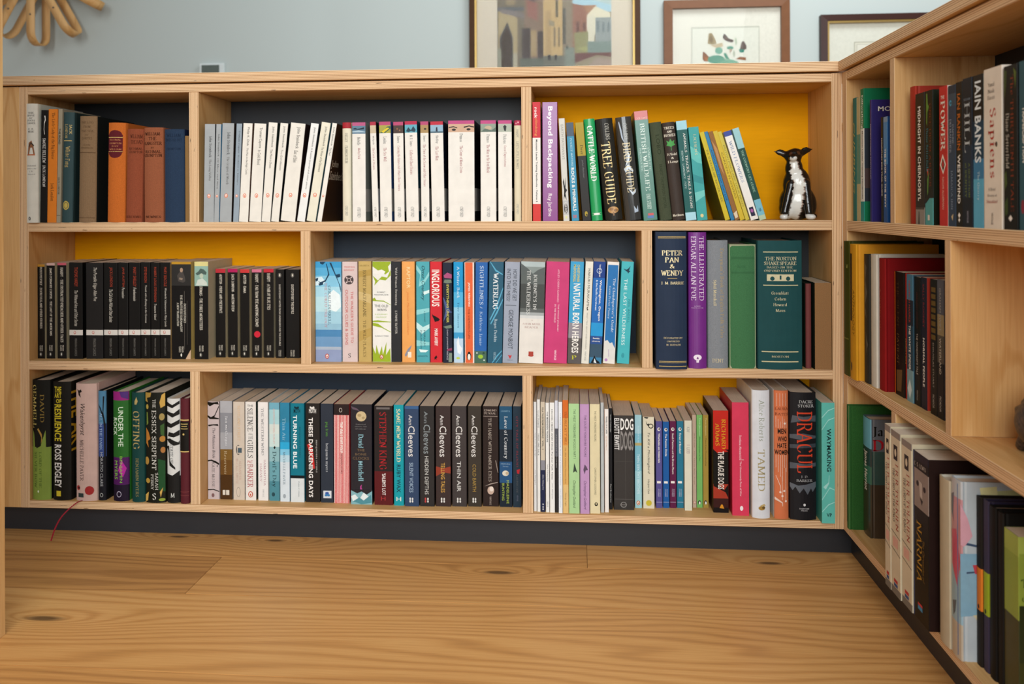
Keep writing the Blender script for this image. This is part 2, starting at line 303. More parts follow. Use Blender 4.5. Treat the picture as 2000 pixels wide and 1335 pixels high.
BOOKS = [
('white hardback with faint grey lettering standing proud at far left, top left bay','h','m11',0.6,-10.0,630.0,25.0,237.5,150.0,0.0,0,'#d6d3c6','#cfd4c6',[],[('THE',70,85,250,750,'#555','hs'),('HOUSE',93,108,200,800,'#555','hs'),('AT',115,128,350,650,'#555','hs'),('POOH',135,150,200,800,'#555','hs'),('CORNER',158,172,150,850,'#555','hs'),('A. A.',205,220,250,750,'#555','hs'),('MILNE',227,243,250,750,'#555','hs'),('Decorated',515,527,150,850,'#777','hs'),('pictures by',540,553,120,880,'#777','hs'),('E. H.',563,575,350,650,'#777','hs'),('Shepard',588,600,200,800,'#777','hs')],[('p','#8a5a3a',200,430,300,330,550,310,700,360,800,430,700,430,600,370,450,370,320,430),('p','#3a3026',300,360,500,320,750,350,700,360,500,335,350,370),('p','#b5653c',150,425,800,425,800,435,150,435),('e','#222',350,965,2.6,3.6),('e','#d6d3c6',350,965,1.6,2.6),('p','#222',330,950,370,950,420,980,380,980)],[],None,None),
('slim black paperback with white script, beside the white hardback, top left bay','p','m11',25.9,-2.0,630.2,14.7,225.1,128.0,0.0167,0,'#16130f','#0f0d0b',[],[('SMOKE BELLEW',250,470,250,700,'#f0ece4','s'),('JACK LONDON',490,680,250,700,'#f0ece4','s')],[('p','#f0ece4',450,50,600,50,650,90,500,120,450,170,550,210,500,220,400,170,450,110,550,80)],[],None,None),
('bright orange slim paperback with black lettering, top left bay','p','m11',40.9,-2.0,630.3,19.0,226.7,128.0,0.0189,0,'#d97c25',None,[],[('The Little Lady of the Big House',30,440,300,720,'#15130f','s'),('Jack London',650,810,300,700,'#15130f','s')],[],[],None,None),
('very thin grey paperback beside the orange one, top left bay','p','m11',60.3,-2.0,630.2,8.5,226.6,128.0,0.0237,0,'#9a907a',None,[],[('THE ROAD',170,310,200,650,'#15130f','b'),('JACK LONDON',600,750,200,650,'#15130f','s')],[('p','#4a4238',0,935,1000,935,1000,939,0,939)],[],None,None),
('dark teal cloth hardback with gilt sun emblem, top left bay','h','m11',69.0,-2.0,630.5,23.1,220.2,140.0,0.0242,0,'#31484a','#20302f',[],[('JACK',110,200,620,850,'#cdb06a','s'),('LONDON',110,235,250,500,'#cdb06a','s'),('White Fang',310,500,250,720,'#cdb06a','s')],[('p','#cdb06a',150,255,850,255,850,262,150,262),('e','#b9a24e',450,845,6.6,9),('e','#31484a',450,845,4.8,6.6),('e','#b9a24e',450,845,4,5.4)],[],None,None),
('brown cloth hardback with dark side board, top left bay','h','m11',103.7,-2.0,630.6,35.9,211.8,140.0,0.0173,0,'#8b6f52','#171a18',[],[('THE LOG',50,70,150,850,'#5e4731','hs'),('FROM',90,110,300,700,'#5e4731','hs'),('THE SEA',130,150,150,850,'#5e4731','hs'),('OF',170,185,400,600,'#5e4731','hs'),('CORTEZ',200,220,200,800,'#5e4731','hs'),('JOHN',265,280,300,700,'#5e4731','hs'),('STEINBECK',292,307,150,850,'#5e4731','hs')],[('p','#5e4731',40,340,960,340,960,346,40,346),('p','#5e4731',40,955,960,955,960,960,40,960)],[],0.95,None),
('orange cloth hardback with maroon oval label, top left bay','h','m11',163.7,-2.0,630.6,36.9,198.0,140.0,0.017,0,'#c2672a',None,[],[('RICHMAL',165,180,150,780,'#c98a5a','hs'),('CROMPTON',200,215,120,800,'#c98a5a','hs'),('JUST',230,245,250,650,'#c98a5a','hs'),('WILLIAM',260,275,120,800,'#c98a5a','hs')],[('e','#5a1f24',450,120,14,9),('p','#5a1f24',50,120,860,120,860,300,50,300),('e','#5a1f24',450,300,14,11),('p','#cdb06a',50,146,860,146,860,151,50,151),('p','#cdb06a',50,288,860,288,860,293,50,293)],[],0.9,None),
('worn rust red hardback with torn headband, top left bay','h','m11',201.9,-2.0,630.8,34.3,185.1,140.0,0.0241,0,'#8e4a32',None,[],[('WILLIAM',60,100,250,950,'#3a1c12','hs'),('THE BAD',120,160,300,950,'#3a1c12','hs'),('RICHMAL',200,225,200,950,'#3a1c12','hs'),('CROMPTON',235,260,200,950,'#3a1c12','hs'),('GEORGE NEWNES',930,955,80,950,'#3a1c12','hs')],[],[],0.95,None),
('faded rust brown hardback with black stamped title, top left bay','h','m11',240.8,-2.0,630.0,40.0,187.8,140.0,0.0,0,'#96583c',None,[],[('WILLIAM-',50,85,80,920,'#3a1c12','hS'),('THE',100,135,300,700,'#3a1c12','hS'),('GANGSTER',150,185,60,940,'#3a1c12','hS'),('BY',205,225,420,580,'#3a1c12','hS'),('RICHMAL',240,270,100,900,'#3a1c12','hS'),('CROMPTON',280,310,60,940,'#3a1c12','hS'),('NEWNES',930,955,120,880,'#3a1c12','hS')],[],[],0.95,None),
('faded navy blue cloth hardback, top left bay','h','m11',283.0,-2.0,630.0,40.8,183.9,140.0,0.0,0,'#2c3c52','#151e3a',[],[('WILLIAM',50,85,150,850,'#1c2738','hs'),('DOES HIS BIT',100,130,100,900,'#1c2738','hs'),('CROMPTON',200,225,150,850,'#1c2738','hs')],[],[],0.95,None),
('thin tan booklet wedged against the divider, top left bay','p','m11',324.5,4.0,630.0,7.8,170.8,128.0,0.0,0,'#86653a',None,[],[],[],[],None,None),
('pale grey paperback with orange oval, first from left, top middle bay','p','m12',363.3,1.0,630.4,20.9,193.1,128.0,0.0187,0,'#a3a7a8','#20242a',[],[('John Steinbeck',120,340,420,720,'#2a2724','s'),('The Long Valley',360,580,420,680,'#55504a','s')],[('e','#dd6a35',500,735,3.4,4.2),('e','#f3ede4',500,735,2.1,3.1),('e','#dd6a35',500,739,1.0,1.7)],[],None,None),
('thin grey paperback showing bright blue cover edge, top middle bay','p','m12',384.5,1.0,630.3,10.1,192.9,128.0,0.03,0,'#a3a7a8','#1d8fc4',[],[('John Steinbeck',100,330,420,720,'#2a2724','s'),('Of Mice and Men',350,660,420,680,'#55504a','s')],[('e','#dd6a35',500,735,2.2,2.7),('e','#f3ede4',500,735,1.3,1.9),('e','#dd6a35',500,739,0.6,1.1)],[],None,None),
('wider pale grey paperback with orange oval, third from left, top middle bay','p','m12',396.1,1.0,630.8,23.7,194.4,128.0,0.0345,0,'#a3a7a8','#2d221c',[],[('John Steinbeck',90,320,420,720,'#2a2724','s'),('The Grapes of Wrath',340,620,420,680,'#55504a','s')],[('e','#dd6a35',500,735,3.4,4.2),('e','#f3ede4',500,735,2.1,3.1),('e','#dd6a35',500,739,1.0,1.7)],[],None,None),
('slim blue-grey paperback fourth from left, top middle bay','p','m12',423.3,1.0,630.4,11.3,193.4,128.0,0.0421,0,'#93a0aa','#20242a',[],[('Truman Capote',70,300,420,720,'#2a2724','s'),("Breakfast at Tiffany's",320,620,420,680,'#55504a','s')],[('e','#dd6a35',500,735,2.4,3.0),('e','#f3ede4',500,735,1.5,2.2),('e','#dd6a35',500,739,0.7,1.2)],[],None,None),
('white paperback with orange oval, leftmost of the white ones, top middle bay','p','m12',435.2,1.0,630.9,18.5,193.8,128.0,0.0526,0,'#e6e1d6','#6b4a35',[],[('Philip K. Dick',40,230,420,720,'#2a2724','n'),('The Man in the High Castle',250,520,420,680,'#55504a','n')],[('e','#dd6a35',500,735,3.4,4.2),('e','#f3ede4',500,735,2.1,3.1),('e','#dd6a35',500,739,1.0,1.7)],[],None,None),
('white paperback with orange oval, second white from left, top middle bay','p','m12',456.0,1.0,631.4,23.9,192.7,128.0,0.0606,0,'#e6e1d6','#4a5152',[],[('Truman Capote',40,250,420,720,'#2a2724','n'),('In Cold Blood',270,420,420,680,'#55504a','n')],[('e','#dd6a35',500,735,3.4,4.2),('e','#f3ede4',500,735,2.1,3.1),('e','#dd6a35',500,739,1.0,1.7)],[],None,None),
('white paperback with orange oval, third white from left, top middle bay','p','m12',480.8,1.0,631.4,17.8,194.6,128.0,0.081,0,'#e6e1d6','#23302a',[],[('John Steinbeck',40,250,420,720,'#2a2724','n'),('The Moon is Down',270,460,420,680,'#55504a','n')],[('e','#dd6a35',500,735,3.4,4.2),('e','#f3ede4',500,735,2.1,3.1),('e','#dd6a35',500,739,1.0,1.7)],[],None,None),
('white paperback with orange oval, fourth white from left, top middle bay','p','m12',500.2,1.0,631.6,15.5,193.4,128.0,0.1035,0,'#e6e1d6','#15181a',[],[('John Steinbeck',30,250,420,720,'#2a2724','n'),('To a God Unknown',270,480,420,680,'#55504a','n')],[('e','#dd6a35',500,735,3.4,4.2),('e','#f3ede4',500,735,2.1,3.0),('e','#dd6a35',500,739,0.9,1.7)],[],None,None),
('widest white paperback with orange oval, dark patterned cover edge, top middle bay','p','m12',519.5,1.0,633.3,29.1,192.4,128.0,0.1141,0,'#e6e1d6','#2c1c1a',[],[('John Steinbeck',40,260,420,720,'#2a2724','n'),('East of Eden',280,400,420,680,'#55504a','n')],[('e','#dd6a35',500,735,3.4,4.2),('e','#f3ede4',500,735,2.1,3.1),('e','#dd6a35',500,739,1.0,1.7)],[],None,None),
('leaning white paperback with long title and orange oval, top middle bay','p','m12',552.4,1.0,632.3,15.6,193.0,128.0,0.1519,0,'#e8e8e4','#2a2f33',[],[('John Steinbeck',40,240,420,720,'#2a2724','n'),('A Russian Journal and other pieces',250,670,420,680,'#55504a','n')],[('e','#dd6a35',500,735,3.4,4.2),('e','#f3ede4',500,735,2.1,3.1),('e','#dd6a35',500,739,1.0,1.7)],[],None,None),
('leaning cream paperback with orange oval, second from dark cover, top middle bay','p','m12',571.5,1.0,632.9,17.9,194.6,128.0,0.162,0,'#e4dfcb','#4d7a86',[],[('John Steinbeck',40,240,420,720,'#2a2724','n'),('The Winter of Our Discontent',250,500,420,680,'#55504a','n')],[('e','#dd6a35',500,735,3.4,4.2),('e','#f3ede4',500,735,2.1,3.1),('e','#dd6a35',500,739,1.0,1.7)],[],None,None),
('thin steeply leaning white paperback with brown front cover showing, top middle bay','p','m12',592.3,1.0,631.4,9.1,193.9,128.0,0.1645,0,'#e8e4da','#3a2415',[],[('John Steinbeck',40,230,300,750,'#15130f','n'),('The Pearl',250,330,300,700,'#55504a','n')],[('e','#dd6a35',500,740,2,2.5),('e','#f3ede4',500,740,1.2,1.8),('e','#dd6a35',500,744,0.6,1.0)],[('John',370,460,50,400,'#d8c9b4','hn'),('Steinbeck',480,570,50,750,'#d8c9b4','hn')],None,None),
('cream hardback with red top band and dark lettering, top middle bay','h','m12',642.7,1.0,630.0,17.5,193.1,140.0,0.0,0,'#e0d9c2','#d8d0ae',[(0,60,'#a32a33')],[('SHELLEY',105,200,350,650,'#555','s'),('FRANKENSTEIN',235,410,350,650,'#444','s'),('OXFORD',840,940,350,650,'#777','s')],[],[],None,None),
('white paperback with pink band over blue wave picture, top middle bay','p','m12',663.0,1.0,630.0,26.4,192.8,128.0,0.0,0,'#e6e2d9','#8e958c',[(0,35,'#b3577f'),(35,115,'#5f7d92')],[('Melville',150,230,383,617,'#444','s'),('Moby Dick',260,370,383,617,'#a04048','s'),('OXFORD',855,955,379,621,'#666','s')],[('p','#1e2e3a',100,60,250,55,400,65,600,60,900,50,900,70,500,75,100,70),('p','#a9c0cc',0,90,500,80,1000,95,1000,100,0,100)],[('band',670,900,'#cfcac0')],None,None),
('slim white paperback with red band and pale portrait, leaning left, top middle bay','p','m12',703.1,1.0,630.0,11.9,193.4,128.0,-0.0268,0,'#e6e2d9','#0e0e0e',[(0,35,'#a82f42'),(35,115,'#c8b79a')],[('Walpole',140,230,340,660,'#444','s'),('The Castle of Otranto',260,480,340,660,'#a04048','s'),('OXFORD',855,955,340,660,'#666','s')],[],[('band',670,900,'#cfcac0')],None,None),
('white paperback with yellow and green picture under pink band, top middle bay','p','m12',718.2,1.0,630.0,22.8,193.4,128.0,-0.0111,0,'#e6e2d9','#3a5fa0',[(0,35,'#b0486f'),(35,115,'#a6a04a')],[('London',150,220,365,635,'#444','s'),('The Sea-Wolf',260,400,365,635,'#a04048','s'),('OXFORD',855,955,361,639,'#666','s')],[('p','#2f5a4a',0,115,400,90,700,50,1000,45,1000,70,500,115),('p','#d8c02f',200,100,700,60,900,65,400,112)],[('band',670,900,'#cfcac0')],None,None),
('white paperback with dark brown picture under pink band, top middle bay','p','m12',746.0,1.0,630.0,19.7,192.7,128.0,-0.0106,0,'#e6e2d9','#101010',[(0,35,'#b3486e'),(35,115,'#4a3a34')],[('James',140,210,344,656,'#444','s'),('Casting the Runes and Other Ghost Stories',240,690,344,656,'#a04048','s'),('OXFORD',855,955,340,660,'#666','s')],[('e','#8a5a3a',400,70,1.6,2),('e','#9a6a4a',650,85,1.4,1.6)],[('band',670,900,'#cfcac0')],None,None),
('white paperback with turquoise stormy picture under red band, top middle bay','p','m12',769.5,1.0,630.0,24.2,193.8,128.0,-0.0162,0,'#e6e2d9','#16485a',[(0,35,'#b02848'),(35,115,'#5fa6b8')],[('M. R. James',140,250,373,627,'#444','s'),('Collected Ghost Stories',290,530,373,627,'#a04048','s'),('OXFORD',855,955,369,631,'#666','s')],[('p','#1c3b4a',100,100,300,60,500,90,700,50,900,90,800,110,500,100,300,110)],[('band',670,900,'#cfcac0')],None,None),
('slim white paperback with ochre face picture under pink band, top middle bay','p','m12',798.6,1.0,630.0,15.8,193.0,128.0,-0.0079,0,'#e6e2d9','#0e0e0e',[(0,35,'#b0486f'),(35,115,'#a88a5a')],[('James',140,200,340,660,'#444','s'),('The Turn of the Screw and Other Stories',230,650,340,660,'#a04048','s'),('OXFORD',855,955,340,660,'#666','s')],[('e','#3a2a20',600,75,2.4,2)],[('band',670,900,'#cfcac0')],None,None),
('white paperback with pale blue sky picture under red band, top middle bay','p','m12',819.3,1.0,630.0,24.9,192.6,128.0,-0.0146,0,'#e6e2d9','#161c2e',[(0,35,'#b8283a'),(35,115,'#8fb0c4')],[('Shelley',140,220,377,623,'#444','s'),('The Last Man',250,390,377,623,'#a04048','s'),('OXFORD',855,955,374,626,'#666','s')],[('p','#223',450,60,550,55,580,100,420,100),('p','#44606e',0,100,1000,100,1000,115,0,115)],[('band',670,900,'#cfcac0')],None,None),
('widest white paperback with staring eyes picture under pink band, top middle bay','p','m12',851.5,1.0,630.0,50.7,193.9,128.0,0.0,0,'#e6e2d9','#161616',[(0,35,'#b8487c'),(35,115,'#c9a58a')],[('Dumas',130,210,440,560,'#444','s'),('The Count of Monte Cristo',250,520,440,560,'#a04048','s'),('OXFORD',855,955,438,562,'#666','s')],[('p','#1a120e',20,65,200,55,350,70,350,78,200,66,20,75),('p','#1a120e',600,60,800,50,990,60,990,72,800,60,600,75),('e','#241814',220,90,4,2.2),('e','#241814',780,88,4,2.2)],[('band',670,900,'#cfcac0')],None,None),
('white paperback with grey-green picture under pink band, top middle bay','p','m12',914.0,1.0,630.0,30.0,193.6,128.0,0.0,0,'#e6e2d9','#101210',[(0,35,'#b8487c'),(35,115,'#8c9a8a')],[('Dumas',140,220,400,600,'#444','s'),('The Man in the Iron Mask',240,520,400,600,'#a04048','s'),('OXFORD',855,955,396,604,'#666','s')],[('e','#b9a78a',500,75,7,4),('p','#5a6a5e',0,115,300,80,700,100,1000,70,1000,115)],[('band',670,900,'#cfcac0')],None,None),
('white paperback with small black figure under pink band, top middle bay','p','m12',948.0,1.0,630.0,26.2,193.2,128.0,0.0,0,'#e6e2d9','#131313',[(0,35,'#b8487c'),(35,115,'#a9b0a0')],[('Dickens',140,230,385,615,'#444','s'),('Great Expectations',250,460,385,615,'#a04048','s'),('OXFORD',855,955,381,619,'#666','s')],[('p','#141414',380,60,500,45,620,60,580,100,520,110,450,100)],[('band',670,900,'#cfcac0')],None,None),
('narrow cream hardback with marbled crimson top band, top middle bay','h','m12',978.5,1.0,630.0,13.4,192.8,140.0,0.0,0,'#ddd2b4',None,[(0,50,'#a8324e')],[('HARDY',90,170,350,650,'#777','s'),("LIFE'S LITTLE IRONIES",210,480,350,650,'#666','s'),('OXFORD',830,930,350,650,'#888','s')],[('e','#e0a0a8',600,20,1.6,1.6),('e','#e0a0a8',300,30,1.2,1.6)],[],None,None),
('slim red and white paperback, first on the left, top yellow right bay','p','m13',1014.1,1.0,630.0,15.2,227.3,128.0,0.0,0,'#e9e4dc',None,[(0,300,'#c9303a'),(855,1000,'#cf3a35')],[('rock',45,135,250,620,'#f0ece4','b'),('climbing',135,285,250,620,'#d98a4a','b'),('Mountain Leader Training Handbooks - Volume 2',315,840,350,620,'#222','b')],[],[],None,None),
('purple paperback with large white lettering, top yellow right bay','p','m13',1032.9,1.0,630.0,28.8,226.7,128.0,0.0,0,'#83307f','#c2642a',[],[('Beyond Backpacking',35,720,300,680,'#f0ece4','b'),('Ray Jardine',770,960,300,620,'#f0ece4','n')],[],[],0.25,None),
('thin white paperback with black plant drawing, top yellow right bay','p','m13',1072.5,1.0,630.0,11.4,195.4,128.0,-0.0434,0,'#cfcdc4',None,[(800,940,'#b9bbb8')],[('EARTH PATHWAYS',60,400,300,700,'#9a9890','n'),('HARE BONE',820,930,300,700,'#f0ece4','n')],[('p','#15130f',200,620,400,580,450,660,700,570,600,680,850,700,550,730,700,800,400,760,200,800,350,700),('e','#15130f',500,880,3.6,10),('e','#d8d890',500,965,1.8,2.4)],[],None,None),
('slim blue paperback with white lettering, top yellow right bay','p','m13',1088.4,1.0,630.0,13.9,187.3,128.0,-0.0558,0,'#3f8fae',None,[(0,140,'#4d5b6b')],[('POCKET NATURE',160,450,400,650,'#cfe6ee','s'),('ROCKS & MINERALS',460,900,300,720,'#f0ece4','b'),('DK',940,970,250,750,'#d8503a','hb')],[],[],None,None),
('paperback with mustard top and charcoal lower half, top yellow right bay','p','m13',1108.8,1.0,630.0,15.9,187.2,128.0,-0.0733,0,'#2a2826',None,[(0,340,'#a8922f')],[('Deer',230,330,400,700,'#15130f','s'),('john fletcher',380,570,420,650,'#777','i')],[('e','#a8922f',500,930,2.8,5),('e','#2a2826',550,940,1.4,2)],[],None,None),
('bright green hardback with white lettering, top yellow right bay','h','m13',1126.2,1.0,630.0,20.9,193.8,140.0,-0.0776,0,'#1d9a57','#176e40',[],[('CATTLE WORLD',70,610,250,750,'#f0ece4','S'),('I',925,945,100,900,'#f0ece4','hS')],[],[],0.3,None),
('thick black hardback with gilt lettering and tree emblem, top yellow right bay','h','m13',1152.3,1.0,630.0,32.8,193.7,140.0,-0.1004,0,'#26241f',None,[],[('COLLINS',50,210,500,750,'#b8b4a8','s'),('TREE GUIDE',230,840,200,720,'#d9bf85','s')],[('e','#b8894a',500,900,10,6.5),('e','#8a5f2c',400,890,4,3),('e','#8a5f2c',650,905,4,2.6),('p','#8a5f2c',470,920,540,920,540,955,470,955)],[],0.4,None),
('thick dark hardback in crinkled clear plastic sleeve, top yellow right bay','h','m13',1190.8,1.0,630.0,29.3,196.4,140.0,-0.0986,0,'#3a3a38','#b9ae90',[],[('COLLINS',60,220,450,680,'#a8a8a0','s'),('BIRD GUIDE',250,730,280,750,'#d9c9a0','s')],[('p','#aebccb',150,50,250,200,400,250,350,200,300,120,200,40),('p','#c4d0da',200,500,500,460,800,520,750,540,500,500,300,540),('p','#c4d0da',550,340,700,370,600,420,300,480,500,410),('p','#c4d0da',300,680,600,730,850,700,800,735,600,760),('p','#aebccb',600,860,750,900,850,860,850,920,600,930)],[],0.12,None),  # pale blue polygons are glints of the clear sleeve, painted as colour
('tall green paperback with red top band, top yellow right bay','p','m13',1223.9,1.0,630.0,25.9,207.2,128.0,-0.0882,0,'#2f6f5c',None,[(0,80,'#b8433f')],[('COLLINS',55,75,100,900,'#e0b0a0','hs'),('BRITISH WILDLIFE',115,730,350,680,'#d8e8dc','s'),('COMPLETE',340,550,750,880,'#b8d8c8','s'),('PHOTOGUIDE',340,550,150,280,'#b8d8c8','s'),('PAUL STERRY',760,900,350,650,'#d8e8dc','s')],[('p','#c43a3a',350,935,750,935,750,955,350,955),('p','#3a6aa8',300,957,750,957,750,980,300,980)],[],0.3,None),
('plain olive green cloth hardback, top yellow right bay','h','m13',1255.0,1.0,630.0,22.5,185.9,140.0,-0.1089,0,'#4c5340',None,[],[('LOBO',130,330,400,700,'#343b2b','n'),('ERNEST THOMPSON SETON',430,870,420,660,'#343b2b','n')],[],[],0.95,None),
('dark brown hardback with green leaf emblem, top yellow right bay','h','m13',1278.3,1.0,630.0,23.6,185.5,140.0,-0.1063,0,'#3d332d',None,[],[('TREES',45,70,100,900,'#e6dcc8','hS'),('AND',85,107,300,700,'#e6dcc8','hS'),('BUSHES',120,147,50,950,'#e6dcc8','hS'),('H.Vedel',315,340,150,900,'#e6dcc8','hS'),('&',355,375,420,620,'#e6dcc8','hS'),('J.Lange',390,420,100,950,'#e6dcc8','hS'),('Methuen',935,960,50,900,'#e6dcc8','hS')],[('p','#4c9a4e',500,170,620,200,820,185,750,215,850,235,600,245,500,255,400,245,150,235,250,215,180,185,380,200),('p','#4c9a4e',480,250,520,250,520,290,480,290)],[],None,None),
('dark green paperback with pale blue ends and white lettering, top yellow right bay','p','m13',1302.6,1.0,630.0,19.6,188.0,128.0,-0.0969,0,'#1f5a56',None,[(0,90,'#9fccd6'),(920,1000,'#a8d4e0')],[('ANIMALS: TRACKS, TRAILS & SIGNS',125,880,520,780,'#f0ece4','s'),('BROWN - LAWRENCE - POPE',300,680,200,380,'#c0d8d4','s')],[],[],None,None),
('mottled turquoise paperback, top yellow right bay','p','m13',1323.5,1.0,630.0,19.1,176.0,128.0,-0.0927,0,'#3f9f9d',None,[],[('LICHENS',80,300,400,660,'#d0c8a0','s')],[('p','#5fb8b0',0,200,600,250,1000,300,1000,400,500,380,0,330),('p','#2f8a8c',0,500,1000,550,1000,620,0,580),('p','#6fc0b8',0,700,1000,680,1000,740,0,800),('e','#d8c890',500,950,3,3.4)],[],None,None),
('leaning yellow paperback with its olive cover showing, top yellow right bay','p','m13',1375.2,1.0,630.0,9.0,171.8,128.0,-0.2799,0,'#c9b52c','#7a6f1c',[],[('THE SEASHORE AND WAYSIDE GUIDE',200,800,300,680,'#5a5220','s')],[],[],None,None),
('leaning slim blue paperback between yellow and brown ones, top yellow right bay','p','m13',1385.8,1.0,630.0,7.0,173.2,128.0,-0.2887,0,'#2f7aa8',None,[],[('ANIMALS AND HOW THEY LIVE',200,780,300,680,'#1c3c58','n')],[],[],None,None),
('leaning worn brown paperback, top yellow right bay','p','m13',1393.3,1.0,630.0,8.8,173.1,128.0,-0.2886,0,'#9a6f45',None,[],[],[('p','#b98d60',200,100,800,200,600,500,300,400),('p','#d9c8ac',100,920,900,900,800,970,200,980)],[],0.9,None),
('leaning yellow paperback second from the brown spine, top yellow right bay','p','m13',1402.8,1.0,630.0,8.8,174.1,128.0,-0.2922,0,'#cdb234',None,[],[('GARDEN FLOWERS',240,760,300,700,'#7a6a1c','n')],[],[],None,None),
('leaning yellow paperback beside the white one, top yellow right bay','p','m13',1412.7,1.0,630.0,7.3,173.4,128.0,-0.2989,0,'#c9b848',None,[],[('BRITISH BIRDS AND THEIR NESTS',150,850,300,680,'#8a7a30','s')],[],[],None,None),
('leaning white paperback with blue top block, top yellow right bay','p','m13',1422.5,1.0,630.0,14.3,173.0,128.0,-0.2952,0,'#eae6de',None,[(0,55,'#3c4c98')],[('WILD FLOWERS',110,580,300,660,'#7f8fb0','s')],[('p','#2a2a40',200,860,750,860,750,960,200,960),('e','#a05a9a',480,900,2.6,3.6)],[],None,None),
('rightmost leaning paperback, pale blue and dark green, top yellow right bay','p','m13',1438.4,1.0,630.0,12.4,178.2,128.0,-0.284,0,'#9cc8cc',None,[(220,780,'#1f4a40'),(780,950,'#7ab8c8'),(950,1000,'#b8c8a8')],[('THE COUNTRY LIFE GUIDE',240,700,300,620,'#a8d0b8','s'),('AA',870,910,300,700,'#2a5a78','hb')],[],[],None,None),
('black paperback with thin ochre cap, first from left, middle left bay','p','m21',0.6,25.1,352.6,15.2,191.9,123.4,0.0,0,'#141210','#b8ac8c',[(0,25,'#b8862f')],[('DOSTOYEVSKY - POOR FOLK AND OTHER STORIES',30,680,360,680,'#d8d0c0','S'),('PENGUIN',860,920,550,720,'#bbb3a4','b'),('CLASSICS',860,920,320,480,'#bbb3a4','b')],[('e','#6b675f',450,955,2.8,4.2),('e','#141210',450,955,2.3,3.6),('e','#ded8ca',450,955,1.1,2.6)],[],None,None),
('black paperback with pale pink cap, second from left, middle left bay','p','m21',19.3,26.2,352.6,17.6,194.4,122.3,0.0,0,'#141210','#b8ac8c',[(0,25,'#c8a8a0')],[('JAMES FENIMORE COOPER - THE LAST OF THE MOHICANS',50,760,360,680,'#d8d0c0','S'),('PENGUIN',860,920,550,720,'#bbb3a4','b'),('CLASSICS',860,920,320,480,'#bbb3a4','b')],[('e','#6b675f',450,955,2.8,4.2),('e','#141210',450,955,2.3,3.6),('e','#ded8ca',450,955,1.1,2.6)],[],None,None),
('black paperback with rose pink cap, third from left, middle left bay','p','m21',41.5,27.4,352.6,19.1,194.9,121.1,0.0,0,'#141210','#b8ac8c',[(0,25,'#c05a68')],[('HARDY - THE DISTRACTED PREACHER AND OTHER TALES',50,830,360,680,'#d8d0c0','S'),('PENGUIN',860,920,550,720,'#bbb3a4','b'),('CLASSICS',860,920,320,480,'#bbb3a4','b')],[('e','#6b675f',450,955,2.8,4.2),('e','#141210',450,955,2.3,3.6),('e','#ded8ca',450,955,1.1,2.6)],[],None,None),
('black paperback with white band, first of the eight banded, middle left bay','p','m21',67.7,26.0,352.6,28.5,195.8,122.5,0.0,0,'#151311','#0d0c0b',[(700,755,'#d4ccc2')],[('THOMAS HARDY',50,250,400,660,'#a8402a','n'),('The Withered Arm and Other Stories',290,660,400,660,'#c8c0b2','i'),('PENGUIN CLASSICS',790,970,420,580,'#77726a','n')],[('e','#b0452c',420,728,2.6,3.2),('e','#f3ede4',420,728,1.6,2.3),('e','#b0452c',420,732,0.7,1.3)],[],None,None),
('widest black paperback with white band, no red lettering, middle left bay','p','m21',101.8,28.9,352.6,35.9,195.1,119.6,0.0,0,'#211f1e','#0d0c0b',[(700,755,'#d4ccc2')],[('The Portable Edgar Allan Poe',50,400,400,660,'#c8c0b2','i'),('PENGUIN CLASSICS',790,970,420,580,'#77726a','n')],[('e','#b0452c',420,728,2.6,3.2),('e','#f3ede4',420,728,1.6,2.3),('e','#b0452c',420,732,0.7,1.3)],[],None,None),
('black paperback with white band, third of the eight banded, middle left bay','p','m21',138.0,31.5,352.6,29.0,195.1,117.0,0.0,0,'#151311','#0d0c0b',[(700,755,'#d4ccc2')],[('JACK LONDON',50,250,400,660,'#a8402a','n'),('The Call of the Wild and Other Stories',280,620,400,660,'#c8c0b2','i'),('PENGUIN CLASSICS',790,970,420,580,'#77726a','n')],[('e','#b0452c',420,728,2.6,3.2),('e','#f3ede4',420,728,1.6,2.3),('e','#b0452c',420,732,0.7,1.3)],[],None,None),
('black paperback with white band, fourth of the eight banded, middle left bay','p','m21',167.3,33.4,352.6,20.9,195.1,115.1,0.0,0,'#151311','#0d0c0b',[(700,755,'#d4ccc2')],[('JANE AUSTEN',50,250,400,660,'#a8402a','n'),('Persuasion',260,370,400,660,'#c8c0b2','i'),('PENGUIN CLASSICS',790,970,420,580,'#77726a','n')],[('e','#b0452c',420,728,2.6,3.2),('e','#f3ede4',420,728,1.6,2.3),('e','#b0452c',420,732,0.7,1.3)],[],None,None),
('black paperback with white band, fifth of the eight banded, middle left bay','p','m21',188.9,35.2,352.6,24.1,195.1,113.3,0.0,0,'#151311','#0d0c0b',[(700,755,'#d4ccc2')],[('MARY SHELLEY',50,250,400,660,'#a8402a','n'),('Frankenstein',260,400,400,660,'#c8c0b2','i'),('PENGUIN CLASSICS',790,970,420,580,'#77726a','n')],[('e','#b0452c',420,728,2.6,3.2),('e','#f3ede4',420,728,1.6,2.3),('e','#b0452c',420,732,0.7,1.3)],[],None,None),
('black paperback with white band, sixth of the eight banded, middle left bay','p','m21',213.3,36.9,352.6,20.0,195.7,111.6,0.0,0,'#151311','#0d0c0b',[(700,755,'#d4ccc2')],[('STEVENSON',50,210,400,660,'#a8402a','n'),('Travels with a Donkey in the Cevennes',240,630,400,660,'#c8c0b2','i'),('PENGUIN CLASSICS',790,970,420,580,'#77726a','n')],[('e','#b0452c',420,728,2.6,3.2),('e','#f3ede4',420,728,1.6,2.3),('e','#b0452c',420,732,0.7,1.3)],[],None,None),
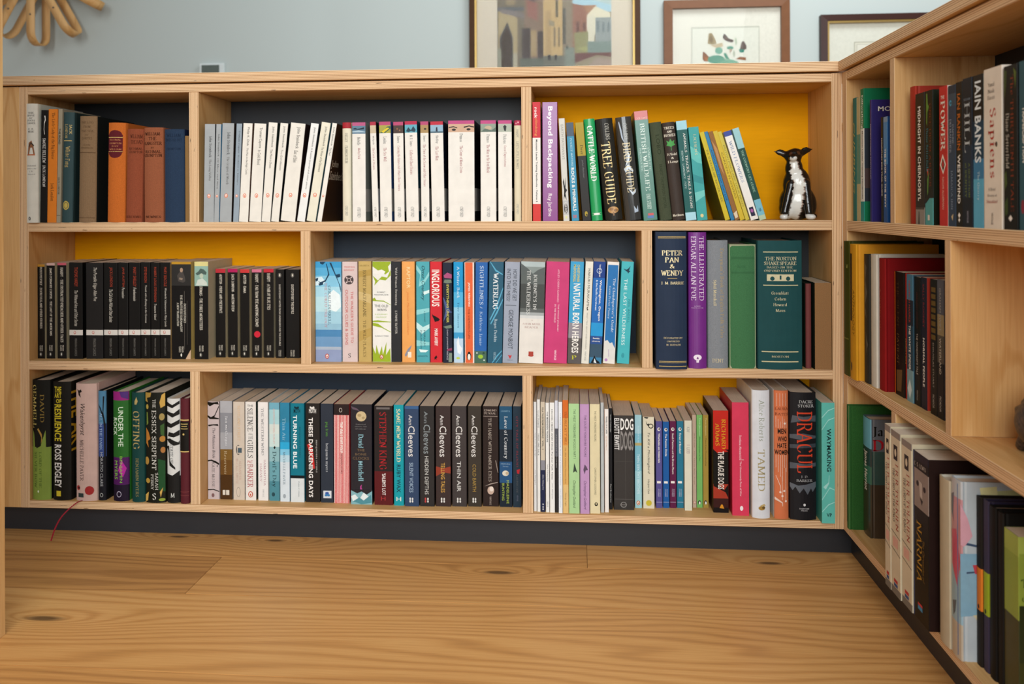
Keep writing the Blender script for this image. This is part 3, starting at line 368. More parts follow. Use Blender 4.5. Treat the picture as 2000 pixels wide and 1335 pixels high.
('black paperback with white band, seventh of the eight banded, middle left bay','p','m21',233.7,38.4,352.6,18.4,195.1,110.1,0.0,0,'#151311','#0d0c0b',[(700,755,'#d4ccc2')],[('ROBERT LOUIS STEVENSON',50,410,400,660,'#a8402a','n'),('Treasure Island',430,600,400,660,'#c8c0b2','i'),('PENGUIN CLASSICS',790,970,420,580,'#77726a','n')],[('e','#b0452c',420,728,2.6,3.2),('e','#f3ede4',420,728,1.6,2.3),('e','#b0452c',420,732,0.7,1.3)],[],None,None),
('black paperback with white band, last of the eight banded, middle left bay','p','m21',252.3,39.9,352.6,21.7,195.1,108.6,0.0,0,'#151311','#b89a6a',[(700,755,'#d4ccc2')],[('MARY SEACOLE',50,250,400,660,'#a8402a','n'),('Wonderful Adventures in Many Lands',270,670,400,660,'#c8c0b2','i'),('PENGUIN CLASSICS',790,970,420,580,'#77726a','n')],[('e','#b0452c',420,728,2.6,3.2),('e','#f3ede4',420,728,1.6,2.3),('e','#b0452c',420,732,0.7,1.3)],[],None,None),
('wide creased black paperback with seated portrait at top, middle left bay','p','m21',279.3,34.7,352.6,40.7,196.7,113.8,0.0,0,'#141211','#c8b068',[(0,25,'#b88a2a'),(25,245,'#2e2c2a')],[('DOSTOYEVSKY',430,630,630,750,'#cfc8b8','S'),('THE BROTHERS KARAMAZOV',340,720,450,570,'#cfc8b8','S'),('A NEW TRANSLATION',420,660,280,390,'#cfc8b8','S'),('PENGUIN',870,930,520,620,'#bbb3a4','b'),('CLASSICS',870,930,380,480,'#bbb3a4','b')],[('p','#4a4440',300,140,450,100,600,100,700,160,720,200,600,215,350,200),('e','#a88a72',520,85,3.2,4.6),('p','#8a7868',420,160,600,170,550,190,400,180),('e','#ded8ca',500,958,1.6,3.4),('p','#c8a888',720,1000,1000,900,1000,1000),('p','#5a544c',660,300,680,300,680,900,660,900),('p','#4a443e',800,400,820,400,820,850,800,850)],[],None,None),
('black paperback with pale yellow cap and straw hat portrait, middle left bay','p','m21',327.0,35.4,352.6,28.7,196.9,113.1,0.0,0,'#131110','#b8ac90',[(0,45,'#d8cc8a'),(45,250,'#8fb0a2')],[('DUMAS - THE THREE MUSKETEERS',255,700,380,600,'#d8d0c0','S'),('PENGUIN',860,920,520,660,'#bbb3a4','b'),('CLASSICS',860,920,340,460,'#bbb3a4','b')],[('p','#4d5f58',100,120,300,100,450,70,700,80,900,110,850,135,500,125,200,140),('e','#b8c4b0',520,145,4,5),('p','#c8d0c4',100,245,250,185,600,170,900,210,950,245),('e','#6b675f',450,955,3,4.2),('e','#131110',450,955,2.4,3.6),('e','#ded8ca',450,955,1.2,2.8)],[],None,None),
('worn black paperback with red cap, left of the short ones, middle left bay','p','m21',361.3,56.4,352.6,20.7,180.9,92.1,0.0,0,'#141210','#b8ac8c',[(0,45,'#b8303a')],[('AUSTEN - PRIDE AND PREJUDICE',60,500,360,680,'#d8d0c0','S'),('PENGUIN',860,920,550,720,'#bbb3a4','b'),('CLASSICS',860,920,320,480,'#bbb3a4','b')],[('e','#6b675f',450,955,2.8,4.2),('e','#141210',450,955,2.3,3.6),('e','#ded8ca',450,955,1.1,2.6)],[],None,None),
('black paperback with magenta cap, middle left bay','p','m21',386.3,58.3,352.6,20.5,180.9,90.2,0.0,0,'#141210','#b8ac8c',[(0,40,'#b02058')],[('JACK LONDON - MARTIN EDEN',60,480,360,680,'#d8d0c0','S'),('PENGUIN',860,920,550,720,'#bbb3a4','b'),('CLASSICS',860,920,320,480,'#bbb3a4','b')],[('e','#6b675f',450,955,2.8,4.2),('e','#141210',450,955,2.3,3.6),('e','#ded8ca',450,955,1.1,2.6)],[],None,None),
('black paperback with scarlet cap and very short title, middle left bay','p','m21',412.9,56.8,352.6,19.4,180.0,91.7,0.0,0,'#141210','#b8ac8c',[(0,40,'#c83a3a')],[('AUSTEN - EMMA',60,270,360,680,'#d8d0c0','S'),('PENGUIN',860,920,550,720,'#bbb3a4','b'),('CLASSICS',860,920,320,480,'#bbb3a4','b')],[('e','#6b675f',450,955,2.8,4.2),('e','#141210',450,955,2.3,3.6),('e','#ded8ca',450,955,1.1,2.6)],[],None,None),
('black paperback with pink cap and red dot sticker, middle left bay','p','m21',437.2,57.7,352.6,20.3,179.9,90.8,0.0,0,'#141210','#b8ac8c',[(0,35,'#d0708a')],[('HARDY - FAR FROM THE MADDING CROWD',50,650,360,680,'#d8d0c0','S'),('PENGUIN',860,920,550,720,'#bbb3a4','b'),('CLASSICS',860,920,320,480,'#bbb3a4','b')],[('e','#6b675f',450,955,2.8,4.2),('e','#141210',450,955,2.3,3.6),('e','#ded8ca',450,955,1.1,2.6),('e','#c8283a',550,735,6.6,6.6)],[],None,None),
('black paperback with red cap beside the plain scuffed ones, middle left bay','p','m21',461.5,58.6,352.6,20.9,180.8,89.9,0.0,0,'#141210','#b8ac8c',[(0,40,'#c02c38')],[('HARDY - A PAIR OF BLUE EYES',50,460,360,680,'#d8d0c0','S'),('PENGUIN',860,920,550,720,'#bbb3a4','b'),('CLASSICS',860,920,320,480,'#bbb3a4','b')],[('e','#6b675f',450,955,2.8,4.2),('e','#141210',450,955,2.3,3.6),('e','#ded8ca',450,955,1.1,2.6)],[],None,None),
('scuffed plain black paperback, second from the divider, middle left bay','p','m21',487.4,56.8,352.6,17.3,179.9,91.7,0.0,0,'#151413','#151413',[],[('DOSTOYEVSKY NOTES FROM UNDERGROUND THE DOUBLE',170,860,400,600,'#c0b9ac','b'),('PENGUIN',910,980,520,640,'#bbb3a4','b'),('CLASSICS',910,980,340,460,'#bbb3a4','b')],[('e','#8b877f',500,65,3.2,4.4),('e','#151413',500,65,2.6,3.7),('e','#ded8ca',500,65,1.3,2.8)],[],None,None),
('scuffed wide black paperback against the divider, middle left bay','p','m21',508.2,57.8,352.6,28.0,179.7,90.7,0.0,0,'#151413','#151413',[],[('DOSTOYEVSKY THE DEVILS',170,500,400,600,'#c0b9ac','b'),('PENGUIN',910,980,520,640,'#bbb3a4','b'),('CLASSICS',910,980,340,460,'#bbb3a4','b')],[('e','#8b877f',500,65,3.2,4.4),('e','#151413',500,65,2.6,3.7),('e','#ded8ca',500,65,1.3,2.8)],[],None,None),
('wide paperback with blue sky and beach picture, middle centre bay','p','m22',580.4,25.1,352.6,52.3,197.9,123.4,0.0,0,'#8fc4e0',None,[(0,60,'#3f9acb'),(60,140,'#59acd6'),(140,250,'#86c6e2'),(250,350,'#a9d8e8'),(350,500,'#b9dfe8'),(500,620,'#a3cfe0'),(620,680,'#93bfd4'),(680,750,'#4d86b4'),(750,850,'#6f9ac2'),(850,880,'#a9b6c6'),(880,1000,'#8f9cbe')],[('GERALD DURRELL',240,630,500,600,'#31566b','s'),('THE CORFU TRILOGY',210,660,360,460,'#c98f96','s')],[('p','#d7ecf2',0,160,250,150,400,200,300,230,0,240),('p','#e6f2f4',500,330,700,280,950,330,1000,450,800,500,550,480),('p','#1f3f58',550,10,620,10,980,250,1000,270,1000,310,900,210),('p','#1f3f58',420,20,450,20,550,130,400,200,200,220,100,190,200,205,380,185,500,125),('p','#1f3f58',0,170,120,160,100,190,20,200),('p','#1f3f58',120,220,320,200,300,230,160,240),('p','#1f3f58',180,0,400,0,300,30,200,20),('p','#1f3f58',800,130,950,120,980,150,850,160),('e','#b8392e',450,945,4,5.0),('e','#f3ede4',450,945,2.5,3.6),('e','#b8392e',450,949,1.1,2.0)],[],None,None),
('pale pink paperback with round botanical emblem, middle centre bay','p','m22',634.4,26.8,352.6,30.4,197.7,121.7,0.0,0,'#d6c2bf',None,[],[('TRISTAN',45,60,120,820,'#c4544e','hn'),('GOOLEY',75,92,120,800,'#c4544e','hn'),("THE WALKER'S GUIDE TO",295,810,560,740,'#c4544e','n'),('OUTDOOR CLUES & SIGNS',280,830,200,380,'#c4544e','n'),('S',915,960,380,550,'#333','hs')],[('e','#4a4040',450,182,9.5,9),('e','#d6c2bf',450,182,4,4),('e','#4a4040',450,182,3,3),('e','#d6c2bf',300,160,1.6,1.6),('e','#d6c2bf',620,200,1.6,1.6),('e','#d6c2bf',300,205,1.5,1.5),('e','#d6c2bf',600,157,1.5,1.5)],[],None,None),
('mottled golden paperback with dark serif lettering, middle centre bay','p','m22',666.8,27.9,352.6,25.6,198.6,120.6,0.0,0,'#c2a665',None,[],[('GRANTA',35,50,50,850,'#8a7238','hs'),('ROBERT MACFARLANE',90,550,360,600,'#5a4a2a','s'),('THE WILD PLACES',585,950,360,580,'#6a5730','s')],[('p','#b2944e',0,100,1000,80,1000,140,0,160),('p','#cdb47a',0,300,1000,330,1000,420,0,380),('p','#b89a55',0,700,1000,660,1000,740,0,800)],[],None,None),
('white paperback with lime green cloud and grass artwork, middle centre bay','p','m22',694.7,29.2,352.6,37.0,198.2,119.3,0.0,0,'#eae9e2',None,[],[('ROBERT',300,312,250,700,'#444','hn'),('MACFARLANE',325,338,100,860,'#444','hn'),('THE OLD',430,455,100,850,'#2a2a2a','hn'),('WAYS',470,493,250,760,'#2a2a2a','hn'),('A JOURNEY',520,535,120,820,'#9ab83a','hn'),('ON FOOT',548,563,180,760,'#9ab83a','hn'),('SUNDAY TIMES',735,750,120,860,'#777','hn')],[('p','#9ab02e',0,0,1000,0,1000,20,850,50,900,100,700,130,500,110,300,130,0,70),('p','#eae9e2',0,50,300,90,500,80,700,100,650,120,400,130,0,120),('p','#9ab02e',0,140,300,190,500,150,800,160,1000,80,1000,140,700,190,400,180,100,240,150,200),('p','#9ab02e',0,370,120,360,200,385,600,390,1000,430,980,435,600,400,0,395),('p','#9ab02e',0,590,300,585,500,590,1000,600,1000,605,0,605),('p','#9ab02e',0,610,300,620,600,660,1000,700,970,705,500,660,0,640),('p','#9ab02e',0,1000,0,850,150,920,200,830,350,930,500,840,550,930,750,800,720,930,950,860,1000,1000),('e','#b8392e',480,950,3.6,4.5),('e','#f3ede4',480,950,2.2,3.2),('e','#b8392e',480,954,1.0,1.8)],[],None,None),
('charcoal paperback with small white serif lettering, middle centre bay','p','m22',732.4,30.3,352.6,19.1,198.0,118.2,0.0,0,'#2b2c2f',None,[],[('Wild Woman Swimming',60,435,360,620,'#dcd8d0','s'),('LYNNE ROPER',490,720,380,600,'#dcd8d0','s')],[],[],None,None),
('soft orange paperback with pale bird at foot, middle centre bay','p','m22',753.0,31.2,352.6,25.7,197.9,117.3,0.0,0,'#e8a45c',None,[],[('RAPTOR',55,265,380,660,'#f2dca8','n'),('James Macdonald Lockhart',300,730,360,560,'#d8793c','i')],[('p','#8a8c9a',200,930,450,870,750,830,700,860,500,910,300,950),('p','#efe4d0',450,900,720,900,720,955,450,955)],[],None,None),
('turquoise paperback with white wave artwork, middle centre bay','p','m22',782.0,29.8,352.6,26.4,197.9,118.7,0.0,0,'#4fa6b0',None,[],[('Otter Country',40,385,340,660,'#1e3a40','i'),('A JOURNEY',490,600,560,680,'#275560','n'),('MIRIAM',680,840,550,680,'#275560','n'),('DARLINGTON',680,870,300,430,'#275560','n'),('GRANTA',930,945,100,850,'#275560','hn')],[('p','#8fd0d2',0,30,400,100,300,200,600,180,1000,100,1000,140,600,220,200,250,300,130,0,80),('p','#d8f0ee',500,300,1000,280,1000,310,600,330),('p','#8fd0d2',0,480,1000,460,1000,500,0,530),('p','#c0e4e4',0,600,500,650,1000,620,1000,660,400,720,0,660),('p','#8fd0d2',0,780,1000,800,1000,830,0,840),('p','#e0f2f0',200,870,900,880,700,900,300,900)],[],None,None),
('scarlet paperback with bold white title and grouse, middle centre bay','p','m22',809.6,30.8,352.6,23.3,197.8,117.7,0.0,0,'#cf2c35',None,[],[('INGLORIOUS',80,445,140,800,'#f0ece4','b'),('MARK AVERY',665,835,360,640,'#f0ece4','b')],[('p','#1c1414',120,510,220,530,400,540,700,560,820,575,700,590,500,595,400,600,300,570,180,540),('p','#1c1414',350,950,500,930,600,950,500,960,550,975,450,965,350,975)],[],None,None),
('navy paperback with yellow lettering and pink flecks, middle centre bay','p','m22',835.4,26.7,352.6,18.2,196.5,121.8,0.0,0,'#1f2536',None,[],[('EVERYTHING UNDER',220,600,400,660,'#c9c25c','b'),('DAISY JOHNSON',670,860,380,560,'#c8c4d0','n'),('VINTAGE',880,970,400,560,'#c8c4d0','n')],[('p','#a8507a',100,130,500,100,1000,120,1000,160,200,155),('p','#6f7f70',200,170,900,170,1000,200,500,210,100,200),('p','#4a5a8a',0,350,100,350,900,500,1000,480,1000,500,600,500,100,580,0,600,300,480),('p','#6f7f70',0,640,900,620,1000,650,400,660),('p','#8a3a5a',500,860,1000,850,1000,875,400,880),('p','#7f8f80',650,900,1000,900,1000,990,600,990)],[],None,None),
('bright blue paperback with icy white foot, middle centre bay','p','m22',856.2,30.0,352.6,18.7,197.3,118.5,0.0,0,'#2f9fd2',None,[(0,300,'#1f94cc'),(300,450,'#4fb0dc'),(450,700,'#8fcae4'),(700,760,'#3f9acb'),(760,1000,'#bcd4e8')],[('A Winter Book',45,360,360,640,'#e0f0f6','s'),('Tove Jansson',400,655,380,600,'#2a6288','s')],[('p','#e6eef4',300,800,500,740,600,820,900,860,700,920,400,900),('e','#c2d04a',450,955,3.6,2.2)],[],None,None),
('orange paperback with white edges and penguin mark, middle centre bay','p','m22',878.1,28.3,352.6,18.8,196.8,120.2,0.0,0,'#e8e0d6',None,[],[('JAMES REBANKS',200,440,340,580,'#f6e8dc','b'),("THE SHEPHERD'S LIFE",460,760,360,560,'#7a3018','n')],[('p','#e0653a',70,0,860,0,860,1000,70,1000),('e','#1c1a18',450,935,4.4,7.6),('e','#eee8dc',450,940,2.8,6.2),('e','#1c1a18',450,900,2.4,2.4)],[],None,None),
('royal blue paperback with leafy green foot, middle centre bay','p','m22',897.2,26.7,353.0,23.7,197.0,121.8,0.0168,0,'#2a62a8',None,[(880,1000,'#4a6a58')],[('SIGHTLINES',35,420,360,680,'#cfe0f0','s'),('Kathleen Jamie',490,825,360,620,'#b8d0ea','s'),('/',440,460,400,600,'#cfe0f0','s')],[('e','#9ac23a',500,935,5,4),('e','#cfd8d0',200,900,1.5,1.5),('e','#cfd8d0',800,970,1.5,1.5),('e','#2a4a38',750,900,2.2,2)],[],None,None),
('dark teal paperback with pale blue ripple lines, middle centre bay','p','m22',922.6,27.8,353.3,28.5,197.7,120.7,0.0222,0,'#2c5b72',None,[],[('WATERLOG',110,470,300,660,'#e8eef0','S'),('Roger Deakin',565,790,380,620,'#cfdfe6','s'),('VINTAGE',890,965,400,580,'#a8c4d0','s')],[('p','#5aa6c4',50,0,100,0,500,80,950,120,950,130,450,95),('p','#5aa6c4',900,280,1000,250,1000,270,600,450,150,580,100,570,550,430),('p','#5aa6c4',1000,360,1000,380,650,500,200,620,150,610,600,480),('p','#5aa6c4',300,1000,360,1000,700,930,1000,880,1000,870,650,920),('p','#5aa6c4',550,1000,600,1000,1000,920,1000,910)],[],None,None),
('silver grey paperback with small red arrowhead, middle centre bay','p','m22',951.9,29.2,353.5,29.3,197.3,119.3,0.0308,0,'#9ba3b2',None,[],[('HOW DID WE GET',75,385,560,820,'#2c3138','n'),('INTO THIS MESS?',70,390,160,400,'#2c3138','n'),('GEORGE MONBIOT',475,860,340,640,'#2c3138','n'),('VERSO',965,975,300,700,'#666','hn')],[('p','#4a5058',100,427,820,427,820,432,100,432),('p','#c23a3a',350,920,500,925,620,920,500,960)],[],None,None),
('wide paperback, misty mountain above and white below, middle centre bay','p','m22',983.6,29.2,354.0,47.0,197.4,119.3,0.0296,0,'#e0dcd4',None,[(0,50,'#aebcbc'),(50,120,'#87928f'),(120,220,'#5c6361'),(220,460,'#474b49'),(460,500,'#5f6462'),(500,530,'#a4aaaa'),(530,560,'#d2d4d2')],[('JOURNEYS IN',120,470,520,680,'#e2e4e0','s'),('THE WILDERNESS',85,520,260,420,'#e2e4e0','s'),('A',572,582,480,550,'#b08a84','hs'),('JOHN MUIR',605,625,120,860,'#b08a84','hs'),('READER',637,655,220,780,'#b08a84','hs')],[('p','#59605f',0,20,300,70,500,120,700,80,1000,50,1000,130,0,130),('p','#a8453a',400,885,600,885,600,920,400,920),('e','#a8453a',500,925,5.4,2)],[],None,None),
('wide deep pink paperback, middle centre bay','p','m22',1032.0,31.9,354.2,45.0,197.2,116.6,0.0341,0,'#c73f74',None,[],[('APSLEY CHERRY-GARRARD',75,400,500,580,'#e9b4c4','n'),('THE WORST JOURNEY',420,690,530,600,'#f0d4dc','n'),('IN THE WORLD',420,600,400,470,'#f0d4dc','n'),('VINTAGE',870,970,450,540,'#f0d4dc','b')],[],[],None,None),
('blue and grey paperback with heavy white title, middle centre bay','p','m22',1078.1,31.5,353.6,26.1,197.8,117.0,0.0374,0,'#3f9ecb',None,[(600,750,'#8f8a92'),(750,1000,'#5c5755')],[('CHRISTOPHER',30,200,520,700,'#d8c04a','b'),('McDOUGALL',30,200,240,440,'#d8c04a','b'),('NATURAL BORN HEROES',215,895,280,780,'#f0ece4','b'),('P',920,960,320,660,'#c9c83a','hS')],[],[],None,None),
('slim ivory paperback with thin dark lettering, middle centre bay','p','m22',1104.9,32.6,353.4,14.9,198.1,115.9,0.0493,0,'#e0ddd0',None,[],[('HARUKI MURAKAMI',70,435,380,680,'#3a3833','n'),('WHAT I TALK ABOUT WHEN RUNNING',500,860,420,600,'#8a867c','n'),('VINTAGE',880,970,400,600,'#777','n')],[('p','#1a1a1a',400,450,600,440,500,460,650,475,450,480)],[],None,None),
('deep blue paperback with whale at foot, middle centre bay','p','m22',1120.7,33.7,353.8,23.2,197.6,114.8,0.0492,0,'#1f6fae',None,[(0,160,'#1f3f86'),(160,600,'#2468b4'),(600,730,'#2a96d2'),(730,810,'#2c4f8c'),(810,940,'#3a5468'),(940,1000,'#3f7fa6')],[('lonely planet',30,150,450,620,'#f0ece4','b'),('Washington, Oregon',180,580,520,740,'#f0ece4','b'),('& the Pacific Northwest',180,480,260,420,'#cfe0f0','b'),('Seattle',745,760,200,750,'#f0ece4','hb'),('pull-out map',775,790,150,800,'#f0ece4','hb')],[('p','#14181c',100,1000,300,950,400,920,550,960,800,980,900,1000),('p','#e0e6e8',350,990,420,950,500,970,600,1000),('e','#cfe0f0',500,90,5.2,5.2),('e','#1f3f86',500,90,4.4,4.4)],[],None,None),
('blue paperback with white border and cloud, middle centre bay','p','m22',1147.0,35.0,353.7,22.8,197.1,113.5,0.0493,0,'#e6e2da',None,[],[("The Cloudspotter's Guide",160,690,500,760,'#e8f0f6','s'),('Gavin Pretor-Pinney',240,560,200,400,'#cfe0ee','s')],[('p','#2a72b0',70,30,940,30,940,880,70,880),('p','#dcdcd6',70,780,300,770,500,800,700,790,940,850,940,960,70,960),('e','#b88ac0',250,965,3,3),('p','#b8a8c0',400,860,460,860,500,920,440,940)],[],None,None),
('aqua paperback with black bird, rightmost in row, middle centre bay','p','m22',1174.1,36.4,353.8,23.3,197.6,112.1,0.052,0,'#48b4bc',None,[],[('THE LAST WILDERNESS',170,820,280,540,'#d8efee','n'),('NEIL ANSELL',370,600,680,860,'#2a848c','n')],[('p','#1c3a4a',150,70,400,80,550,70,750,40,620,90,750,90,600,110,580,120,500,100,400,95),('e','#3a9aa4',450,920,3,5)],[],None,None),
('large navy hardback with gilt lettering overhanging shelf edge, middle right bay','h','m23',1244.4,-12.0,352.6,58.1,257.0,155.0,0.0,0,'#243248',None,[],[('PETER',135,172,200,860,'#e6d6a8','hS'),('PAN',185,222,300,740,'#e6d6a8','hS'),('&',235,265,450,600,'#e6d6a8','hS'),('WENDY',280,318,170,880,'#e6d6a8','hS'),('J. M. BARRIE',362,385,170,900,'#e6d6a8','hS'),('DECORATED BY',765,778,250,850,'#d6c698','hs'),('GWYNEDD',790,802,350,750,'#d6c698','hs'),('M. HUDSON',814,827,330,780,'#d6c698','hs')],[('p','#cdb06a',80,33,960,33,960,37,80,37),('p','#cdb06a',80,42,960,42,960,46,80,46),('p','#cdb06a',100,940,970,940,970,944,100,944),('p','#cdb06a',100,950,970,950,970,953,100,953),('p','#cdb06a',100,975,970,975,970,980,100,980),('p','#cdb06a',380,337,680,337,680,340,380,340)],[],0.55,None),
('tall purple hardback with white lettering, middle right bay','h','m23',1306.8,-2.0,352.6,33.4,255.8,148.0,0.0,0,'#742b84',None,[],[('THE ILLUSTRATED',30,500,580,840,'#ead8ec','s'),('EDGAR ALLAN POE',30,500,140,400,'#ead8ec','s'),('ILLUSTRATED BY',538,546,300,650,'#d8b8dc','hn'),('BENJAMIN LACOMBE',552,560,150,800,'#d8b8dc','hn')],[('e','#f0e6f2',470,918,7.5,5.5),('e','#742b84',470,930,2,4),('p','#f0e6f2',400,930,540,930,540,955,400,955)],[],0.35,None),
('grey cloth hardback with gilt lettering, middle right bay','h','m23',1342.9,4.0,352.6,38.0,240.5,140.0,0.0,0,'#8b9095',None,[],[("Everyman's Book of English Folk Tales",65,760,560,780,'#b09a70','s'),('Sybil Marshall',310,510,240,420,'#e0d0a0','s'),('DENT',925,955,220,750,'#d8c9a0','hs')],[],[],0.9,None),
('worn green cloth hardback with frayed edges, middle right bay','h','m23',1382.7,3.0,352.6,49.6,232.9,140.0,0.0,0,'#477a51',None,[],[('BOOK',170,190,300,600,'#3a6644','hs')],[('p','#a8a88a',0,0,1000,0,1000,30,900,10,100,12,0,35),('p','#8a9a78',0,0,40,0,40,1000,0,1000),('p','#8a9a78',950,0,1000,0,1000,1000,950,1000),('p','#a8a88a',0,970,100,1000,0,1000),('p','#b0b090',900,1000,1000,970,1000,1000),('p','#3c6a46',80,100,950,100,950,120,80,120),('p','#3c6a46',80,220,950,220,950,235,80,235)],[],0.95,None),
('thick dark teal hardback with gilt lettering and emblem, middle right bay','h','m23',1434.2,-2.0,352.6,81.6,240.0,148.0,0.0,0,'#1d4a4c',None,[],[('THE NORTON',125,153,160,860,'#d8cfa8','hs'),('SHAKESPEARE',163,190,140,860,'#d8cfa8','hs'),('BASED ON THE',200,215,200,780,'#d8cfa8','hs'),('OXFORD EDITION',226,241,140,860,'#d8cfa8','hs'),('Greenblatt',395,418,300,680,'#d8cfa8','hs'),('Cohen',440,463,370,620,'#d8cfa8','hs'),('Howard',485,508,340,640,'#d8cfa8','hs'),('Maus',530,552,390,600,'#d8cfa8','hs'),('NORTON',892,907,300,680,'#c8bf98','hs')],[('p','#cfc59a',120,85,900,85,900,92,120,92),('p','#cfc59a',120,343,900,343,900,350,120,350),('p','#cfc59a',80,858,900,858,900,866,80,866),('p','#cfc59a',80,935,900,935,900,943,80,943),('p','#cfc8a4',200,262,800,262,800,313,200,313),('e','#1d4a4c',320,295,4,4),('e','#1d4a4c',670,295,4,4),('p','#1d4a4c',480,270,520,270,520,302,480,302)],[],0.7,None),
('small thin maroon hardback behind the teal one, middle right bay','h','m23',1524.6,12.0,352.6,10.6,158.8,110.0,0.0,0,'#733a38','#1c2a1c',[],[],[],[],None,None),
('short plain tan paperback against the right post, middle right bay','p','m23',1537.9,1.0,352.6,30.3,161.4,120.0,0.0,0,'#96704a','#16201a',[],[],[],[],0.95,None),
('black and lime green hardback at far left, bottom left bay','h','m31',0.6,3.0,72.9,39.0,240.3,145.5,0.0,0,'#14140f','#0e0e0c',[(560,1000,'#7f9440')],[('DAVID',120,350,520,720,'#8a7338','s'),('GEMMELL',40,400,100,300,'#c0ad62','s'),('LORD OF THE',600,900,450,580,'#4f6428','s'),('SILVER BOW',600,900,180,320,'#4f6428','s')],[('p','#7f9440',80,420,150,450,200,560,80,560),('p','#7f9440',780,420,550,540,450,560,800,560),('p','#14140f',200,500,600,450,550,550,300,570),('p','#a8853f',350,410,420,400,600,450,620,500,550,530,580,480,500,450),('e','#dfe6c8',400,930,1.6,2.4)],[],None,None),
('black hardback with large yellow and white title, bottom left bay','h','m31',44.0,3.0,72.9,39.8,237.5,145.5,0.0,0,'#151410',None,[],[('THE',40,90,150,550,'#c9b52c','hb'),('ART',95,135,150,550,'#c9b52c','hb'),('OF',145,180,250,550,'#c9b52c','hb'),('RESILIENCE',190,500,140,540,'#c9b52c','b'),('ROSS EDGLEY',530,890,140,540,'#d8d4cc','b')],[('p','#c9b52c',250,920,500,920,500,965,250,965)],[('THE ART',50,620,30,250,'#b88a20','b')],0.4,None),
('pale pink hardback with red blot and ribbon marker, bottom left bay','h','m31',92.8,3.0,72.9,44.6,234.6,145.5,0.0,0,'#c2a296',None,[],[('Wakenhyrst',170,440,200,500,'#2a1f1c','i'),('MICHELLE PAVER',480,830,240,420,'#4a3a34','s')],[('p','#1c1614',100,50,200,60,300,50,350,70,250,80,300,120,180,100,150,70),('e','#9a2a2a',680,910,9,9),('e','#9a2a2a',150,890,4,5),('e','#1c1614',180,890,2,2.4),('p','#2f3a38',150,935,420,935,420,970,150,970)],[],None,'ribbon'),
('dark hardback with blue tree silhouette, bottom left bay','h','m31',137.7,8.0,72.9,16.8,219.6,140.0,0.0,0,'#23304a','#101114',[(0,300,'#4a7a98'),(300,600,'#34487e'),(600,1000,'#14141a')],[('ALL IN THE DARK',200,540,300,600,'#9ab0cc','s'),('HORATIO CLARE',560,870,350,680,'#a8a8a8','n')],[('p','#0c0c10',700,50,850,50,750,200,950,300,800,340,700,250,400,180,100,120,400,150,650,200),('p','#0c0c10',800,300,1000,300,1000,800,800,800),('e','#b8b8b0',500,950,3,4),('e','#14141a',500,950,2.2,3)],[],None,None),
('green and magenta hardback with black foot, bottom left bay','h','m31',168.8,6.0,72.9,33.1,218.9,142.5,0.0,0,'#2a6a24',None,[(0,80,'#8c1f6c'),(80,600,'#265e22'),(600,850,'#4a1552'),(850,1000,'#1a0f22')],[('UNDER THE',140,500,420,720,'#d8e4cc','n'),('ROCK',240,400,80,340,'#d8e4cc','n'),('BENJAMIN',590,830,460,660,'#7fb83a','n'),('MYERS',630,800,160,360,'#7fb83a','n')],[('p','#4a2a6a',500,0,1000,0,1000,70,600,50),('p','#a8288a',600,620,900,700,700,780,400,720),('e','#b8b0c0',450,935,5,6),('e','#1a0f22',450,935,4,4.8)],[],None,None),
('dark green hardback with gilt title, bottom left bay','h','m31',209.5,4.0,72.9,27.5,218.2,144.5,0.0,0,'#123c38',None,[],[('OFFING',170,520,160,660,'#a8925a','s'),('BENJAMIN MYERS',600,950,340,600,'#8a7a48','s')],[('p','#a8925a',300,80,450,40,550,80,450,110,300,110)],[],None,None),
('black hardback patterned with gold and green flowers, bottom left bay','h','m31',239.1,2.0,72.9,41.3,218.9,146.5,0.0,0,'#17180f',None,[],[('THE',60,140,420,580,'#d0ccc0','s'),('ESSEX SERPENT',160,700,380,600,'#d0ccc0','s'),('SARAH',725,880,540,680,'#d0ccc0','s'),('PERRY',740,880,330,460,'#d0ccc0','s'),('S',910,970,400,580,'#d8d4c8','hs')],[('p','#a07f3a',0,0,350,0,300,40,100,50,150,90,0,80),('e','#a89040',120,130,3,5),('p','#6a7a34',80,180,140,180,180,280,80,300),('p','#b0702c',50,320,200,360,300,420,150,440,200,500,50,460),('p','#c29a4a',850,20,1000,0,1000,120,800,140,750,90),('e','#a08a50',850,220,5,7),('p','#3a5a2a',780,300,950,280,950,400,800,380),('e','#b07a34',880,420,5.6,6),('e','#a8703a',900,520,4.6,6),('e','#a8803a',100,620,5,8),('p','#1f4a26',680,600,1000,620,1000,900,700,880),('e','#b08a3a',150,800,5,5),('p','#c8a050',750,900,900,860,800,950),('p','#c8a050',0,930,200,900,150,980,0,990),('e','#8a9a3a',850,970,6,3)],[],None,None),
('black and white zebra-striped hardback, bottom left bay','h','m31',282.6,4.0,72.9,27.0,206.9,144.5,0.0,0,'#d4d2cc',None,[(740,1000,'#1b1a18')],[('STATE OF',430,620,300,550,'#333','s'),('M',905,945,350,650,'#cfcfc8','hs')],[('p','#1b1a18',0,30,500,60,1000,20,1000,50,500,90,0,70),('p','#1b1a18',0,120,600,140,1000,100,1000,150,500,180,0,150),('p','#1b1a18',0,220,400,240,1000,200,1000,240,400,280,0,270),('p','#1b1a18',200,320,600,330,1000,300,1000,350,600,370,100,360),('p','#1b1a18',0,390,300,380,900,420,1000,400,1000,440,600,450,200,420),('p','#1b1a18',0,460,220,450,300,600,700,660,700,680,250,640,150,500),('p','#1b1a18',0,720,500,735,1000,690,1000,750,0,750)],[],None,None),
